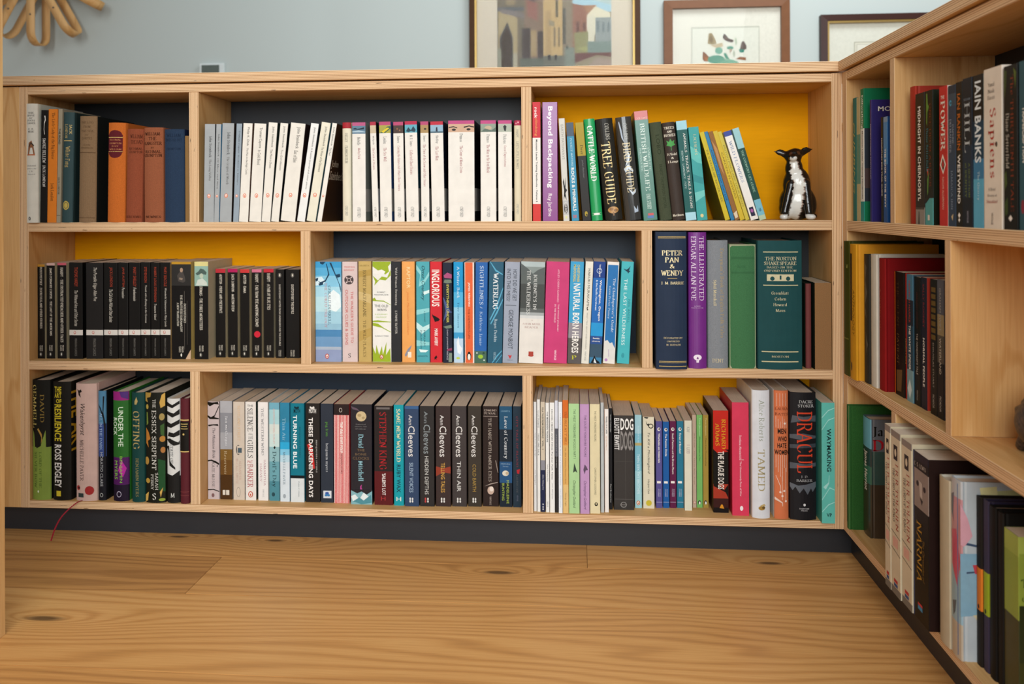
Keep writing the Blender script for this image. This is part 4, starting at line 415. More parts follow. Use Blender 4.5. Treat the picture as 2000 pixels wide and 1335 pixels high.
('maroon hardback with black gilt-lined label, bottom left bay','h','m31',311.5,2.0,72.9,18.6,208.1,146.5,0.0,0,'#571f26',None,[],[],[('p','#15120f',0,220,1000,220,1000,500,0,500),('p','#cdb06a',0,200,1000,200,1000,210,0,210),('p','#cdb06a',0,500,1000,500,1000,510,0,510),('e','#cdb06a',450,340,2,2),('p','#cdb06a',120,240,880,240,880,246,120,246),('p','#cdb06a',200,262,800,262,800,268,200,268),('p','#cdb06a',120,285,880,285,880,291,120,291),('p','#7a3a3a',0,885,1000,885,1000,889,0,889),('p','#7a3a3a',0,920,1000,920,1000,924,0,924)],[],None,None),
('pale mauve paperback with bare black branches, bottom middle bay','p','m32',355.7,30.7,72.9,23.8,196.0,117.8,0.0,0,'#c2b3b2',None,[],[('The Mistletoe Bride',270,580,420,660,'#4a4244','i'),('KATE MOSSE',620,880,360,600,'#57504c','s')],[('p','#15130f',0,0,400,10,900,0,1000,30,600,25,200,50,0,30),('p','#15130f',0,140,300,160,600,140,1000,40,1000,60,600,160,1000,170,1000,180,500,180,200,180,0,160),('p','#15130f',0,240,300,235,900,230,950,250,500,245,100,255),('p','#15130f',0,600,350,595,700,610,1000,630,1000,650,600,625,300,610,0,615),('p','#15130f',800,650,860,650,850,670,800,670),('p','#15130f',0,900,500,895,1000,915,1000,925,500,905,0,910),('e','#7a5a5a',450,960,3,4)],[],None,None),
('paperback, grey clouds above and brown earth below, bottom middle bay','p','m32',381.4,31.0,72.9,24.8,197.4,117.5,0.0,0,'#8a8a8c',None,[(0,120,'#a9a9ac'),(120,320,'#8a8b90'),(320,490,'#a1a1a4'),(490,600,'#7a5a2a'),(600,750,'#6a4820'),(750,1000,'#4a3016')],[('Jon McGregor',150,460,380,640,'#d8d8da','s'),('Reservoir 13',510,750,340,560,'#c8b490','s')],[('p','#d8d0c0',200,905,420,905,420,955,200,955),('p','#d8d0c0',480,905,750,905,750,955,480,955)],[],None,None),
('beige paperback with faint lettering and dark emblem, bottom middle bay','p','m32',408.9,30.0,72.9,23.4,196.5,118.5,0.0,0,'#cdbfae',None,[],[('44 SCOTLAND STREET',40,400,400,620,'#d8b48a','s'),('ALEXANDER',600,800,520,700,'#c8a898','s'),('McCALL SMITH',580,830,240,420,'#c8a898','s')],[('e','#4a4a48',450,490,4.5,10),('p','#cdbfae',350,450,750,450,750,530,350,530),('p','#4a5a62',400,470,750,470,750,520,400,520),('e','#8a8278',450,920,4,10),('e','#cdbfae',450,920,3.4,9)],[],None,None),
('white paperback with black and red condensed title, bottom middle bay','p','m32',434.2,29.7,72.9,21.7,196.9,118.8,0.0,0,'#e2ddd6','#3a4a44',[],[('THE',30,50,200,750,'#333','hn'),('SILENCE',65,300,200,720,'#222','s'),('OF THE',320,380,300,700,'#666','s'),('GIRLS',390,570,200,720,'#222','s'),('PAT',595,625,200,700,'#b04848','hn'),('BARKER',635,870,200,720,'#b04848','s')],[('e','#b8492e',480,940,5,6.2),('e','#f3ede4',480,940,3.1,4.5),('e','#b8492e',480,944,1.4,2.5)],[],None,None),
('white paperback with rose author lettering, bottom middle bay','p','m32',460.1,30.0,72.9,20.4,196.6,118.5,0.0,0,'#e6e2de',None,[],[('THE WESTERN WIND',60,540,340,580,'#6a6a6e','s'),('SAMANTHA',585,850,580,760,'#b8848c','s'),('HARVEY',625,810,200,380,'#b8848c','s'),('VINTAGE',885,965,450,600,'#999','s')],[],[],None,None),
('paperback with pale sky fading into teal, bottom middle bay','p','m32',483.0,30.0,72.9,20.8,195.8,118.5,0.0,0,'#9cc4c8',None,[(0,70,'#6fa8ba'),(70,220,'#a8d0d4'),(220,320,'#d2ddd6'),(320,450,'#c8dcd8'),(450,600,'#8fb8bc'),(600,800,'#6aa0aa'),(800,1000,'#4d8894')],[('ANDREW MICHAEL HURLEY',60,420,400,580,'#d8a8a0','n'),("Devil's Day",500,860,240,700,'#1f3a40','s')],[('p','#1c1c1c',420,460,550,440,650,455,550,475),('e','#2a4a52',400,935,3.4,4.2)],[],None,None),
('paperback shading from deep blue to white, bottom middle bay','p','m32',506.4,27.1,72.9,19.4,196.8,121.4,0.0,0,'#3a8fb4',None,[(0,200,'#2f7f9e'),(200,400,'#2a86ae'),(400,470,'#2fa6d4'),(470,530,'#7fc4e0'),(530,600,'#b8d6e2'),(600,1000,'#d2dce2')],[('Thin Air',155,385,260,600,'#8fc0d4','s'),('MICHELLE PAVER',500,830,320,540,'#5a7484','s')],[('e','#9aa4ac',450,945,3,4.4)],[],None,None),
('teal paperback with white foot and bold white title, bottom middle bay','p','m32',528.1,25.9,72.9,28.0,196.4,122.6,0.0,0,'#127386',None,[(730,760,'#10161a'),(760,1000,'#d6dcdc')],[('TURNING BLUE',120,660,200,480,'#e8f0f0','b'),('BENJAMIN MYERS',240,550,620,740,'#0d4a58','n'),('MOTH',55,100,250,720,'#0d2a34','hb'),('DAILY MAIL',790,950,560,640,'#7a8486','n')],[('p','#0d2a34',300,30,450,40,600,30,650,50,450,60,280,50)],[],None,None),
('black paperback with white title and red smear, bottom middle bay','p','m32',558.5,27.6,72.9,28.7,196.3,120.9,0.0,0,'#262321',None,[],[('THESE DARKENING DAYS',145,950,220,520,'#ece8e2','b'),('BENJAMIN MYERS',370,700,700,820,'#b8b4ae','n'),('MOTH',55,100,250,750,'#e0dcd6','hb')],[('p','#e0dcd6',320,30,450,40,600,30,650,50,470,60,300,50),('p','#c22f2c',100,420,350,400,500,460,600,580,650,660,500,660,350,550,200,470)],[],None,None),
('slate paperback with small square emblem at foot, bottom middle bay','p','m32',589.1,27.4,72.9,25.2,196.2,121.1,0.0,0,'#2e3540',None,[],[('pig iron',185,330,360,620,'#5fa03a','s'),('benjamin myers',400,690,360,620,'#c8ccd0','s')],[('p','#d2d6da',200,880,850,880,850,955,200,955),('e','#3a5aa0',500,905,4,2.6),('e','#3a7ab0',420,925,3,2.4),('e','#3a7ab0',620,925,3,2.4)],[],None,None),
('red and white striped paperback with dark top, bottom middle bay','p','m32',616.4,26.1,72.9,30.7,195.9,122.4,0.0,0,'#cf3f44',None,[(0,110,'#2a1f1f')],[('THE GALLOWS POLE',180,490,400,580,'#f2e8e0','b'),('BENJAMIN MYERS',500,700,420,560,'#7a3a3a','n')],[('p','#eee0d8',20,110,55,110,55,1000,20,1000),('p','#eee0d8',114,110,149,110,149,1000,114,1000),('p','#eee0d8',208,110,243,110,243,1000,208,1000),('p','#eee0d8',302,110,337,110,337,1000,302,1000),('p','#eee0d8',396,110,431,110,431,1000,396,1000),('p','#eee0d8',490,110,525,110,525,1000,490,1000),('p','#eee0d8',584,110,619,110,619,1000,584,1000),('p','#eee0d8',678,110,713,110,713,1000,678,1000),('p','#eee0d8',772,110,807,110,807,1000,772,1000),('p','#eee0d8',866,110,901,110,901,1000,866,1000),('p','#eee0d8',960,110,995,110,995,1000,960,1000),('e','#c8beb4',450,60,3.2,4.4),('e','#2a1f1f',450,60,2.4,3.4)],[],None,None),
('midnight blue paperback with moon and feathery foot, bottom middle bay','p','m32',651.3,22.5,72.9,42.5,197.1,126.0,0.0,0,'#141824',None,[(860,1000,'#7fb0b8')],[('David',300,435,360,600,'#8fc0cc','S'),('THE',445,470,300,660,'#7a6448','hn'),('BONE',488,510,220,740,'#7a6448','hn'),('CLOCKS',526,552,100,860,'#7a6448','hn'),('Mitchell',565,765,360,600,'#8fc0cc','S'),('Fantastical',195,205,250,700,'#9a9a98','hs'),('ambitious, bold',218,228,200,760,'#9a9a98','hs'),('and exuberant',240,250,220,720,'#9a9a98','hs')],[('e','#c8b48a',500,120,10.5,10),('e','#a8946a',420,110,4,3),('e','#a8946a',600,135,3,2.4),('p','#b03a8a',440,820,520,800,500,830,540,850,440,860),('p','#dfe8e8',0,920,200,900,400,950,600,880,900,930,700,970,400,980,100,970),('p','#4a8a96',100,970,400,930,600,960,950,900,1000,980,500,1000),('p','#141824',0,860,300,890,500,870,750,900,1000,865,1000,850,0,850),('p','#5a4a5a',0,20,300,40,450,70,300,60,100,50)],[],0.3,None),
('black over dark red paperback with tall red title, bottom middle bay','p','m32',698.5,22.4,72.9,36.8,194.8,126.1,0.0,0,'#2a2322',None,[(660,1000,'#5a1c1f')],[('STEPHEN KING',65,645,280,660,'#b0262c','s'),("'SALEM'S LOT",680,900,420,620,'#e0d8d4','b'),('H',915,955,360,600,'#b0383a','hn')],[('p','#6a6462',120,15,850,15,850,35,120,35)],[],None,None),
('bright turquoise paperback with cream title, bottom middle bay','p','m32',737.9,21.5,72.9,19.5,197.4,127.0,0.0,0,'#1a98a4',None,[],[('SANE NEW WORLD',40,565,260,680,'#e2dcae','S'),('RUBY WAX',595,870,280,680,'#16404a','b'),('H',915,955,250,720,'#e6e6d8','hn')],[],[],None,None),
('dark blue thriller paperback with white rounded author lettering, bottom middle bay','p','m32',759.8,19.0,72.9,28.0,196.3,128.0,0.0,0,'#1d3a5c',None,[],[('Ann',90,190,300,550,'#e2e0dc','n'),('Cleeves',200,505,260,720,'#e2e0dc','n'),('SILENT VOICES',565,860,340,600,'#a8c0d4','n')],[('e','#d8d8d4',380,925,1.6,2.6),('e','#d8d8d4',380,950,1.6,2.6),('e','#d8d8d4',550,925,1.5,2.4),('e','#d8d8d4',550,950,1.5,2.4),('p','#2a5a8a',0,0,1000,0,1000,30,0,30)],[],0.35,None),
('black thriller paperback with grey author lettering and red emblem, bottom middle bay','p','m32',789.6,20.7,72.9,28.6,196.2,127.8,0.0,0,'#16171a',None,[],[('Ann',55,170,300,550,'#8a9498','n'),('Cleeves',185,475,260,720,'#8a9498','n'),('HIDDEN DEPTHS',500,880,340,600,'#c8c8c4','n')],[('e','#b83a3a',380,925,1.6,2.6),('e','#b83a3a',380,950,1.6,2.6),('e','#d8d8d4',550,925,1.5,2.4),('e','#d8d8d4',550,950,1.5,2.4)],[],0.35,None),
('dark brown thriller paperback with orange glow, bottom middle bay','p','m32',820.7,22.5,72.9,29.6,196.1,126.0,0.0,0,'#2a1a1a',None,[],[('Ann',90,190,300,550,'#e2e0dc','n'),('Cleeves',200,505,260,720,'#e2e0dc','n'),('TELLING TALES',565,860,340,600,'#d8a84a','n')],[('e','#d8d8d4',380,925,1.6,2.6),('e','#d8d8d4',380,950,1.6,2.6),('e','#d8d8d4',550,925,1.5,2.4),('e','#d8d8d4',550,950,1.5,2.4),('p','#8a2f1a',0,600,500,620,1000,600,1000,670,500,660,0,700)],[],0.35,None),
('charcoal grey thriller paperback with long white title, bottom middle bay','p','m32',852.7,24.3,72.9,28.5,196.0,124.2,0.0,0,'#312b2c',None,[],[('Ann',90,190,300,550,'#e2e0dc','n'),('Cleeves',200,505,260,720,'#e2e0dc','n'),('THIN AIR',550,850,340,600,'#d8d8d4','n')],[('e','#d8d8d4',380,925,1.6,2.6),('e','#d8d8d4',380,950,1.6,2.6),('e','#d8d8d4',550,925,1.5,2.4),('e','#d8d8d4',550,950,1.5,2.4)],[],0.35,None),
('brown-black thriller paperback with gold title, bottom middle bay','p','m32',883.8,26.0,72.9,26.3,196.0,122.5,0.0,0,'#28221a',None,[],[('Ann',90,190,300,550,'#e2e0dc','n'),('Cleeves',200,505,260,720,'#e2e0dc','n'),('COLD EARTH',580,850,340,600,'#a8883a','n')],[('e','#d8d8d4',380,925,1.6,2.6),('e','#d8d8d4',380,950,1.6,2.6),('e','#d8d8d4',550,925,1.5,2.4),('e','#d8d8d4',550,950,1.5,2.4)],[],0.35,None),
('dark chocolate paperback with white ornament at foot, bottom middle bay','p','m32',912.6,29.0,72.9,30.7,195.5,119.5,0.0,0,'#2c211e',None,[],[('EDMUND',30,50,100,880,'#c0b0a4','hs'),('DE WAAL',60,80,100,850,'#c0b0a4','hs'),('THE HARE WITH AMBER EYES',115,750,360,560,'#b8aca0','s'),('VINTAGE',900,985,420,540,'#c0b0a4','s')],[('p','#a89a90',50,98,950,98,950,102,50,102),('e','#c0a898',500,840,6.5,8),('e','#e0d4c8',550,825,4,5),('p','#a89a90',100,800,500,770,950,755,950,760,500,780),('p','#a89a90',800,540,840,540,980,660,950,660)],[],None,None),
('navy paperback with lime author lettering and white shell, bottom middle bay','p','m32',945.2,28.1,72.9,24.9,196.1,120.4,0.0,0,'#22384a',None,[(0,230,'#25506e'),(230,550,'#1c2834'),(550,760,'#27507a'),(760,1000,'#1a2430')],[('GRANTA',40,55,150,850,'#8fb4c8','hs'),('Love of Country',100,520,320,660,'#e0e4e6','s'),('A Hebridean',565,578,100,850,'#a8c4d4','hs'),('Journey',590,605,250,700,'#a8c4d4','hs'),('MADELEINE',735,965,560,740,'#a8bc4a','n'),('BUNTING',765,935,200,380,'#a8bc4a','n')],[('e','#d8d0c0',480,665,6.4,5.4),('e','#b8a488',600,665,3,3)],[],None,None),
('slate blue paperback with red lettering against the divider, bottom middle bay','p','m32',971.5,28.0,72.9,16.4,196.4,120.5,0.0,0,'#22323f',None,[],[('CITY TALE OF BLOOD',100,600,400,640,'#8a2f38','s'),('LAURIE LEE',680,860,420,600,'#5a5a58','s'),('VINTAGE',880,940,450,620,'#667','n')],[('p','#b02a32',450,630,850,620,750,670,500,665)],[],None,None),
('thinnest white booklet against the divider, bottom right bay','p','m33',1013.1,10.8,72.9,5.5,209.9,128.0,0.0,0,'#dcdcda',None,[],[('Tales from the Bridge',280,500,300,700,'#888','n'),('John Billingsley',620,760,300,700,'#888','n')],[],[],None,None),
('thin white booklet, second from left, bottom right bay','p','m33',1019.8,8.7,72.9,5.8,215.1,128.0,0.0,0,'#e2e2de',None,[],[('Geoff Boswell',100,250,250,700,'#555','s'),('THERE AND BACK',300,500,250,700,'#444','s')],[],[],None,None),
('booklet with cream top and navy foot, bottom right bay','p','m33',1026.7,7.9,72.9,8.4,210.8,128.0,0.0,0,'#c9bda8',None,[(530,620,'#8a8a92'),(620,1000,'#232a48')],[('FOLK TALES FROM CALDERDALE',50,330,320,680,'#33302a','b'),('VOL. I',350,430,320,680,'#33302a','b'),('John Billingsley',660,800,300,700,'#c8c8d0','s')],[('e','#d8d8d8',500,930,1.2,1.6),('e','#d8d8d8',500,955,1.2,1.6),('e','#d8d8d8',500,975,1.2,1.6)],[],None,None),
('thin white booklet with bold black title, bottom right bay','p','m33',1036.3,7.1,72.9,6.8,209.3,128.0,0.0,0,'#e4e4e0',None,[],[('THE MIXENDEN TREASURE',80,360,300,700,'#222','b'),('John Billingsley',560,720,300,680,'#555','s'),('2010',900,950,300,680,'#555','n')],[],[],None,None),
('white booklet with long black title, bottom right bay','p','m33',1044.2,6.4,72.9,9.2,210.1,128.0,0.0,0,'#e6e6e2',None,[],[('HOOD, HEAD AND HAG: Further Folk Tales',60,700,320,620,'#444','b'),('John Billingsley',730,880,360,620,'#666','i')],[],[],None,None),
('thin booklet, white top and black lower half, bottom right bay','p','m33',1054.1,6.9,72.9,5.8,214.0,128.0,0.0,0,'#cfd2dc',None,[(250,500,'#55575f'),(500,1000,'#2a2828')],[('ANCIENT STONES',300,600,300,650,'#999','n')],[],[],None,None),
('thin white booklet beside the orange one, bottom right bay','p','m33',1061.0,4.8,72.9,7.2,212.0,128.0,0.0,0,'#e2e6ea',None,[],[('CLIMATE CATASTROPHE: Rural and potential solutions',100,750,300,620,'#7a8aa0','n'),('John Billingsley',780,950,350,600,'#9ab','n')],[],[],None,None),
('orange paperback fading to pale yellow, bottom right bay','p','m33',1068.8,5.4,72.9,11.0,215.6,128.0,0.0,0,'#d8a050',None,[(0,160,'#cf6a2a'),(160,400,'#dc9448'),(400,750,'#d8a860'),(750,1000,'#dcb878')],[("TROUBLE AT T' MILL",100,400,350,700,'#8a4a1c','s'),("The 1826 Yorkshire Weavers' Riots",420,740,380,600,'#7a5a2c','n'),('George Inglis',820,940,350,620,'#7a5a2c','n')],[],[],None,None),
('pale green paperback with grey moorland emblem, bottom right bay','p','m33',1080.5,4.5,72.9,20.1,209.2,128.0,0.0,0,'#a9cf95',None,[],[('THE WEST YORKSHIRE WOODS PART I',50,500,440,660,'#4c5f48','n'),('Christopher Goddard',700,950,300,660,'#2f3c30','i')],[('p','#3a4a3c',400,630,500,540,650,580,800,630,600,615)],[],None,None),
('lilac paperback with grey moorland emblem, bottom right bay','p','m33',1101.9,4.1,72.9,17.5,208.6,128.0,0.0,0,'#bb93bd',None,[],[('THE SOUTH YORKSHIRE MOORS',100,480,460,680,'#5c4a60','n'),('Christopher Goddard',700,960,320,680,'#4a3450','i')],[('p','#5c4a60',350,600,500,550,700,570,850,600,600,605,500,640)],[],None,None),
('cream paperback with small round emblem, bottom right bay','p','m33',1120.7,6.8,72.9,19.0,208.3,128.0,0.0,0,'#ded2aa',None,[],[('THE WEST YORKSHIRE MOORS',60,340,440,640,'#6b6450','n'),('CHRISTOPHER GODDARD',580,830,440,620,'#6b6450','n')],[('e','#1f1d18',600,915,3.2,3.6),('e','#cfc49c',600,912,1.4,1.8)],[],None,None),
('thin pale grey booklet beside the cream one, bottom right bay','p','m33',1141.3,12.8,72.9,6.1,210.0,128.0,0.0,0,'#b9bdbc',None,[],[('WALKS',200,300,350,650,'#888','n')],[],[],None,None),
('slim white paperback with orange edge, bottom right bay','p','m33',1148.6,14.1,72.9,7.9,197.4,128.0,0.0,0,'#e8e4de',None,[],[('TRAVELS OF A CAPER',70,240,350,680,'#333','b'),('WILD AND UNTAMED TOO',260,400,350,620,'#c88a5a','n')],[('p','#d07a2a',0,0,100,0,100,1000,0,1000)],[],None,None),
('thin black booklet beside the thick black one, bottom right bay','p','m33',1158.2,28.9,72.9,6.0,195.2,119.6,0.0,0,'#1c1c1e',None,[],[('Wild Calendar',60,240,300,650,'#c8c8c4','n'),('Paul Brotherton',750,930,300,650,'#c8c8c4','n')],[],[],None,None),
('chunky black paperback with block white and grey title, bottom right bay','p','m33',1166.8,28.4,72.9,38.5,181.9,120.1,0.0,0,'#232120',None,[],[('DOG',30,155,340,980,'#f0eeea','hb'),('DOGS',165,370,340,980,'#8a8784','hb'),('ELLIOTT ERWITT',30,365,30,280,'#e0dedb','b')],[('p','#5a5856',20,885,1000,885,1000,888,20,888),('p','#4a4846',580,360,592,360,592,1000,580,1000),('p','#3f3d3b',0,485,1000,485,1000,488,0,488),('e','#8a8886',480,945,6,5.4),('e','#232120',480,945,4.6,4.2),('p','#8a8886',330,943,630,943,630,948,330,948)],[],0.35,None),
('pale blue seascape paperback, bottom right bay','p','m33',1208.0,39.9,72.9,13.1,180.5,108.6,0.0,0,'#8fc0cc',None,[(0,200,'#a4ccd4'),(200,300,'#7fbccc'),(300,330,'#b8a870'),(330,600,'#7fbac8'),(600,1000,'#a0cfd6')],[('H.V. MORTON IN THE LAND',120,300,400,650,'#d0e4e8','n'),('THEN SEEK THY BROTHER',420,850,300,680,'#d8ecf0','n')],[('e','#c06a2a',480,945,3.6,4.5),('e','#f3ede4',480,945,2.2,3.2),('e','#c06a2a',480,949,1.0,1.8)],[],None,None),
('cream paperback with handwritten title and bird, bottom right bay','p','m33',1223.6,39.0,72.9,21.6,177.1,109.5,0.0,0,'#dcd6be',None,[],[('To Kill a Mockingbird',170,620,360,620,'#3a3832','i'),('Harper Lee',680,840,360,600,'#3a3832','i')],[('p','#1c1a16',250,40,400,80,550,70,500,100,350,90),('e','#1c1a16',700,100,5,4.6),('e','#dcd6be',700,100,3.4,3),('p','#1c1a16',100,0,500,5,400,20,150,15),('e','#c9b83a',500,940,5.6,5.6)],[],None,None),
('slim violet guidebook with round penguin disc, bottom right bay','p','m33',1248.7,42.5,72.9,12.1,168.2,106.0,0.0,0,'#5a5490',None,[],[('Wharfedale and Nidderdale',140,480,360,640,'#f0ece4','b'),('PENGUIN ESSENTIALS',780,870,550,700,'#c8c8dc','n'),('NUMBER',780,870,320,450,'#c8c8dc','n')],[('e','#f0ece4',480,93,2.9,3.4),('e','#23202a',520,90,1.3,2.2),('p','#f0ece4',150,690,750,690,750,715,150,715),('p','#c8c8dc',50,930,950,930,950,934,50,934)],[],None,None),
('slim cobalt blue guidebook with round disc, bottom right bay','p','m33',1262.3,43.4,72.9,11.9,167.2,105.1,0.0,0,'#1f5ca0',None,[],[('The Pennine Divide',140,400,360,640,'#f0ece4','b'),('PENGUIN ESSENTIALS',780,870,550,700,'#c8c8dc','n'),('NUMBER',780,870,320,450,'#c8c8dc','n')],[('e','#f0ece4',480,93,2.9,3.4),('e','#23202a',520,90,1.3,2.2),('p','#f0ece4',150,690,750,690,750,715,150,715),('p','#c8c8dc',50,930,950,930,950,934,50,934)],[],None,None),
('slim plum guidebook with round disc, bottom right bay','p','m33',1275.5,44.3,72.9,12.1,168.2,104.2,0.0,0,'#5f2046',None,[],[('South Pennines and the Bronte Moors',140,610,360,640,'#f0ece4','b'),('PENGUIN ESSENTIALS',780,870,550,700,'#c8c8dc','n'),('NUMBER',780,870,320,450,'#c8c8dc','n')],[('e','#f0ece4',480,93,2.9,3.4),('e','#23202a',520,90,1.3,2.2),('p','#f0ece4',150,690,750,690,750,715,150,715),('p','#c8c8dc',50,930,950,930,950,934,50,934)],[],None,None),
('slim teal guidebook with round disc, bottom right bay','p','m33',1289.0,45.1,72.9,12.7,168.3,103.4,0.0,0,'#2a7590',None,[],[('Forest of Bowland',140,370,360,640,'#f0ece4','b'),('PENGUIN ESSENTIALS',780,870,550,700,'#c8c8dc','n'),('NUMBER',780,870,320,450,'#c8c8dc','n')],[('e','#f0ece4',480,93,2.9,3.4),('e','#23202a',520,90,1.3,2.2),('p','#f0ece4',150,690,750,690,750,715,150,715),('p','#c8c8dc',50,930,950,930,950,934,50,934)],[],None,None),
('ivory paperback standing further forward, bottom right bay','p','m33',1302.3,33.5,72.9,13.9,172.8,115.0,0.0,0,'#dedcc8',None,[],[('A DAY',70,130,300,700,'#888','n'),('LEE',300,360,300,700,'#a99','n')],[('p','#b8a0a0',300,270,750,270,750,275,300,275),('p','#b8a0a0',300,360,750,360,750,365,300,365)],[],None,None),
('thin pinkish beige paperback, bottom right bay','p','m33',1319.3,49.4,72.9,7.6,179.6,99.1,0.0,0,'#c2aa94',None,[],[('BUCHAN - The Thirty-Nine Steps',200,750,350,620,'#7a5a4a','s')],[('e','#b0542e',500,945,2.4,3.0),('e','#f3ede4',500,945,1.5,2.2),('e','#b0542e',500,949,0.7,1.2)],[],None,None),
('slim apple green paperback, bottom right bay','p','m33',1327.7,50.0,72.9,11.1,179.6,98.5,0.0,0,'#79b866',None,[],[('Tove Jansson',30,220,350,650,'#c8e8b8','n'),('Moominpappa at Sea',240,500,350,620,'#2c4a28','n')],[('e','#1c1c1c',450,945,2.8,4),('e','#f0ece4',480,950,1.5,3)],[],None,None),
('slim mustard paperback, bottom right bay','p','m33',1339.9,50.8,72.9,10.4,179.5,97.7,0.0,0,'#a88c3f',None,[],[('Tove Jansson',30,220,350,650,'#d8c890','n'),('Tales from Moominvalley',250,550,350,620,'#4a3c18','n')],[('e','#1c1c1c',450,945,2.8,4),('e','#f0ece4',480,950,1.5,3)],[],None,None),
('thick black paperback with red sky top, bottom right bay','p','m33',1355.2,26.8,72.9,28.8,194.7,121.7,0.0,0,'#161310','#2e1512',[(0,380,'#c22a20'),(380,720,'#141210'),(720,860,'#a83a28'),(860,950,'#3a1a18'),(950,1000,'#161010')],[('RICHARD',85,375,540,820,'#dc9a28','S'),('ADAMS',125,345,140,420,'#dc9a28','S'),('THE PLAGUE DOGS',400,770,300,700,'#e6e0d6','b')],[('p','#c22a20',0,380,400,350,1000,400,300,420),('p','#141210',0,700,300,720,700,780,1000,720,1000,860,800,800,0,740),('p','#d8902a',400,955,500,920,600,920,700,960)],[],None,None),
('coral pink paperback with small white lettering, bottom right bay','p','m33',1388.3,14.5,72.9,31.1,213.7,128.0,0.0,0,'#d83f5c','#b82a3a',[],[('Svetlana Alexievich',290,500,420,560,'#f2dade','n'),('The Unwomanly Face of War',520,830,420,560,'#f2dade','n')],[('p','#f2dade',420,505,700,505,700,508,420,508),('e','#f6eef0',550,935,3,4.6)],[],None,None),
('tall white hardback with gold lettering and bee, bottom right bay','h','m33',1423.8,3.0,72.9,32.8,239.4,145.5,0.0,0,'#dcdfe4','#e0dccf',[],[('Alice Roberts',75,395,360,660,'#9aa08e','s'),('TAMED',460,785,300,680,'#a89a70','s')],[('e','#a8853f',500,920,6,4),('e','#6a5228',600,915,3,2.6),('p','#c0a870',400,900,650,885,720,900,550,910)],[],None,None),
('coral paperback with white circuit lines and black title, bottom right bay','h','m33',1464.1,3.0,72.9,26.4,239.4,145.5,0.0,0,'#d4764c','#d8d4cf',[],[('LAURA',130,150,50,950,'#7a3a24','hs'),('BATES',172,192,50,950,'#7a3a24','hs'),('MEN',295,335,220,800,'#1a1512','hb'),('WHO',355,395,220,850,'#1a1512','hb'),('HATE',408,447,200,820,'#1a1512','hb'),('WOMEN',460,498,20,980,'#1a1512','hb')],[('p','#ecd0be',100,500,125,500,125,600,100,600),('p','#ecd0be',240,500,265,500,265,635,240,635),('p','#ecd0be',380,500,405,500,405,670,380,670),('p','#ecd0be',520,500,545,500,545,705,520,705),('p','#ecd0be',660,500,685,500,685,600,660,600),('p','#ecd0be',800,500,825,500,825,635,800,635),('p','#ecd0be',100,200,125,200,125,290,100,290),('p','#ecd0be',240,220,265,220,265,290,240,290),('p','#ecd0be',380,240,405,240,405,290,380,290),('p','#ecd0be',520,200,545,200,545,290,520,290),('p','#ecd0be',660,220,685,220,685,290,660,290),('p','#ecd0be',800,240,825,240,825,290,800,290),('p','#ecd0be',160,20,180,20,180,120,160,120),('p','#ecd0be',360,20,380,20,380,120,360,120),('p','#ecd0be',560,20,580,20,580,120,560,120),('p','#ecd0be',760,20,780,20,780,120,760,120),('p','#ecd0be',80,660,110,660,400,740,400,780,370,780,370,745),('p','#ecd0be',500,660,530,660,530,850,500,850),('p','#ecd0be',0,830,30,830,300,850,550,870,550,900,520,900,500,875,0,850),('p','#ecd0be',750,600,780,600,780,850,750,850),('e','#f2dccc',380,790,2,2),('e','#f2dccc',650,780,2,2),('e','#f2dccc',520,820,2,2),('e','#f2dccc',760,860,2,2),('e','#f2dccc',700,255,2,2)],[],None,None),
('thick black hardback with large orange-red title, bottom right bay','h','m33',1491.6,0.0,72.9,48.5,237.0,148.5,0.0,0,'#1d1c1f',None,[],[('DACRE',60,83,340,860,'#c8c8c8','hs'),('STOKER',93,115,300,900,'#c8c8c8','hs'),('DRACUL',150,630,260,840,'#d0452a','s'),('J. D.',650,670,400,680,'#b8b8b8','hs'),('BARKER',680,700,240,840,'#b8b8b8','hs'),('BANTAM',905,915,340,700,'#c8c8c8','hs'),('PRESS',920,930,400,640,'#c8c8c8','hs')],[('p','#4a5058',100,180,500,190,980,180,980,230,500,220,50,240),('p','#4a5058',0,330,500,320,980,340,980,360,400,370,0,360),('p','#3a4048',0,410,980,400,980,430,0,440),('p','#4a5058',0,550,600,560,980,550,980,580,0,600),('p','#5a6068',0,710,300,730,600,720,980,700,980,740,850,780,780,750,650,800,500,750,350,790,200,740,100,770,0,740),('e','#d8d8d8',530,880,2.2,2.6)],[],0.4,None),
('turquoise paperback with black handwritten title, at right post, bottom right bay','p','m33',1545.2,-12.0,72.9,23.5,221.9,130.0,0.0,0,'#62bdb0','#47988a',[],[('WAYMAKING',215,570,380,720,'#1f3a38','b'),('VP',915,945,350,750,'#1f3a38','hb')],[('p','#a4dcd4',0,120,500,60,1000,40,1000,45,500,70,0,130),('p','#a4dcd4',0,220,500,140,1000,120,1000,125,500,150,0,230),('p','#a4dcd4',100,700,500,660,550,600,580,600,550,670,300,720),('p','#a4dcd4',0,800,600,700,1000,720,1000,725,600,710,0,810),('p','#a4dcd4',0,900,500,840,1000,820,1000,825,500,850,0,910)],[],None,None),
('teal hardback with gilt slanting title at the corner, top corner bay of side bookcase','h','r11',1592.0,-41.6,630.0,19.3,219.1,120.0,0.0,1,'#2f6a60',None,[],[('CLIMBING',200,780,300,700,'#b8a860','i')],[],[],None,None),
('thin cream booklet in the corner, top corner bay of side bookcase','p','r11',1593.0,-61.2,630.0,16.1,217.8,120.0,0.0,1,'#b8ac80',None,[(300,700,'#5a8a78')],[],[],[],None,None),
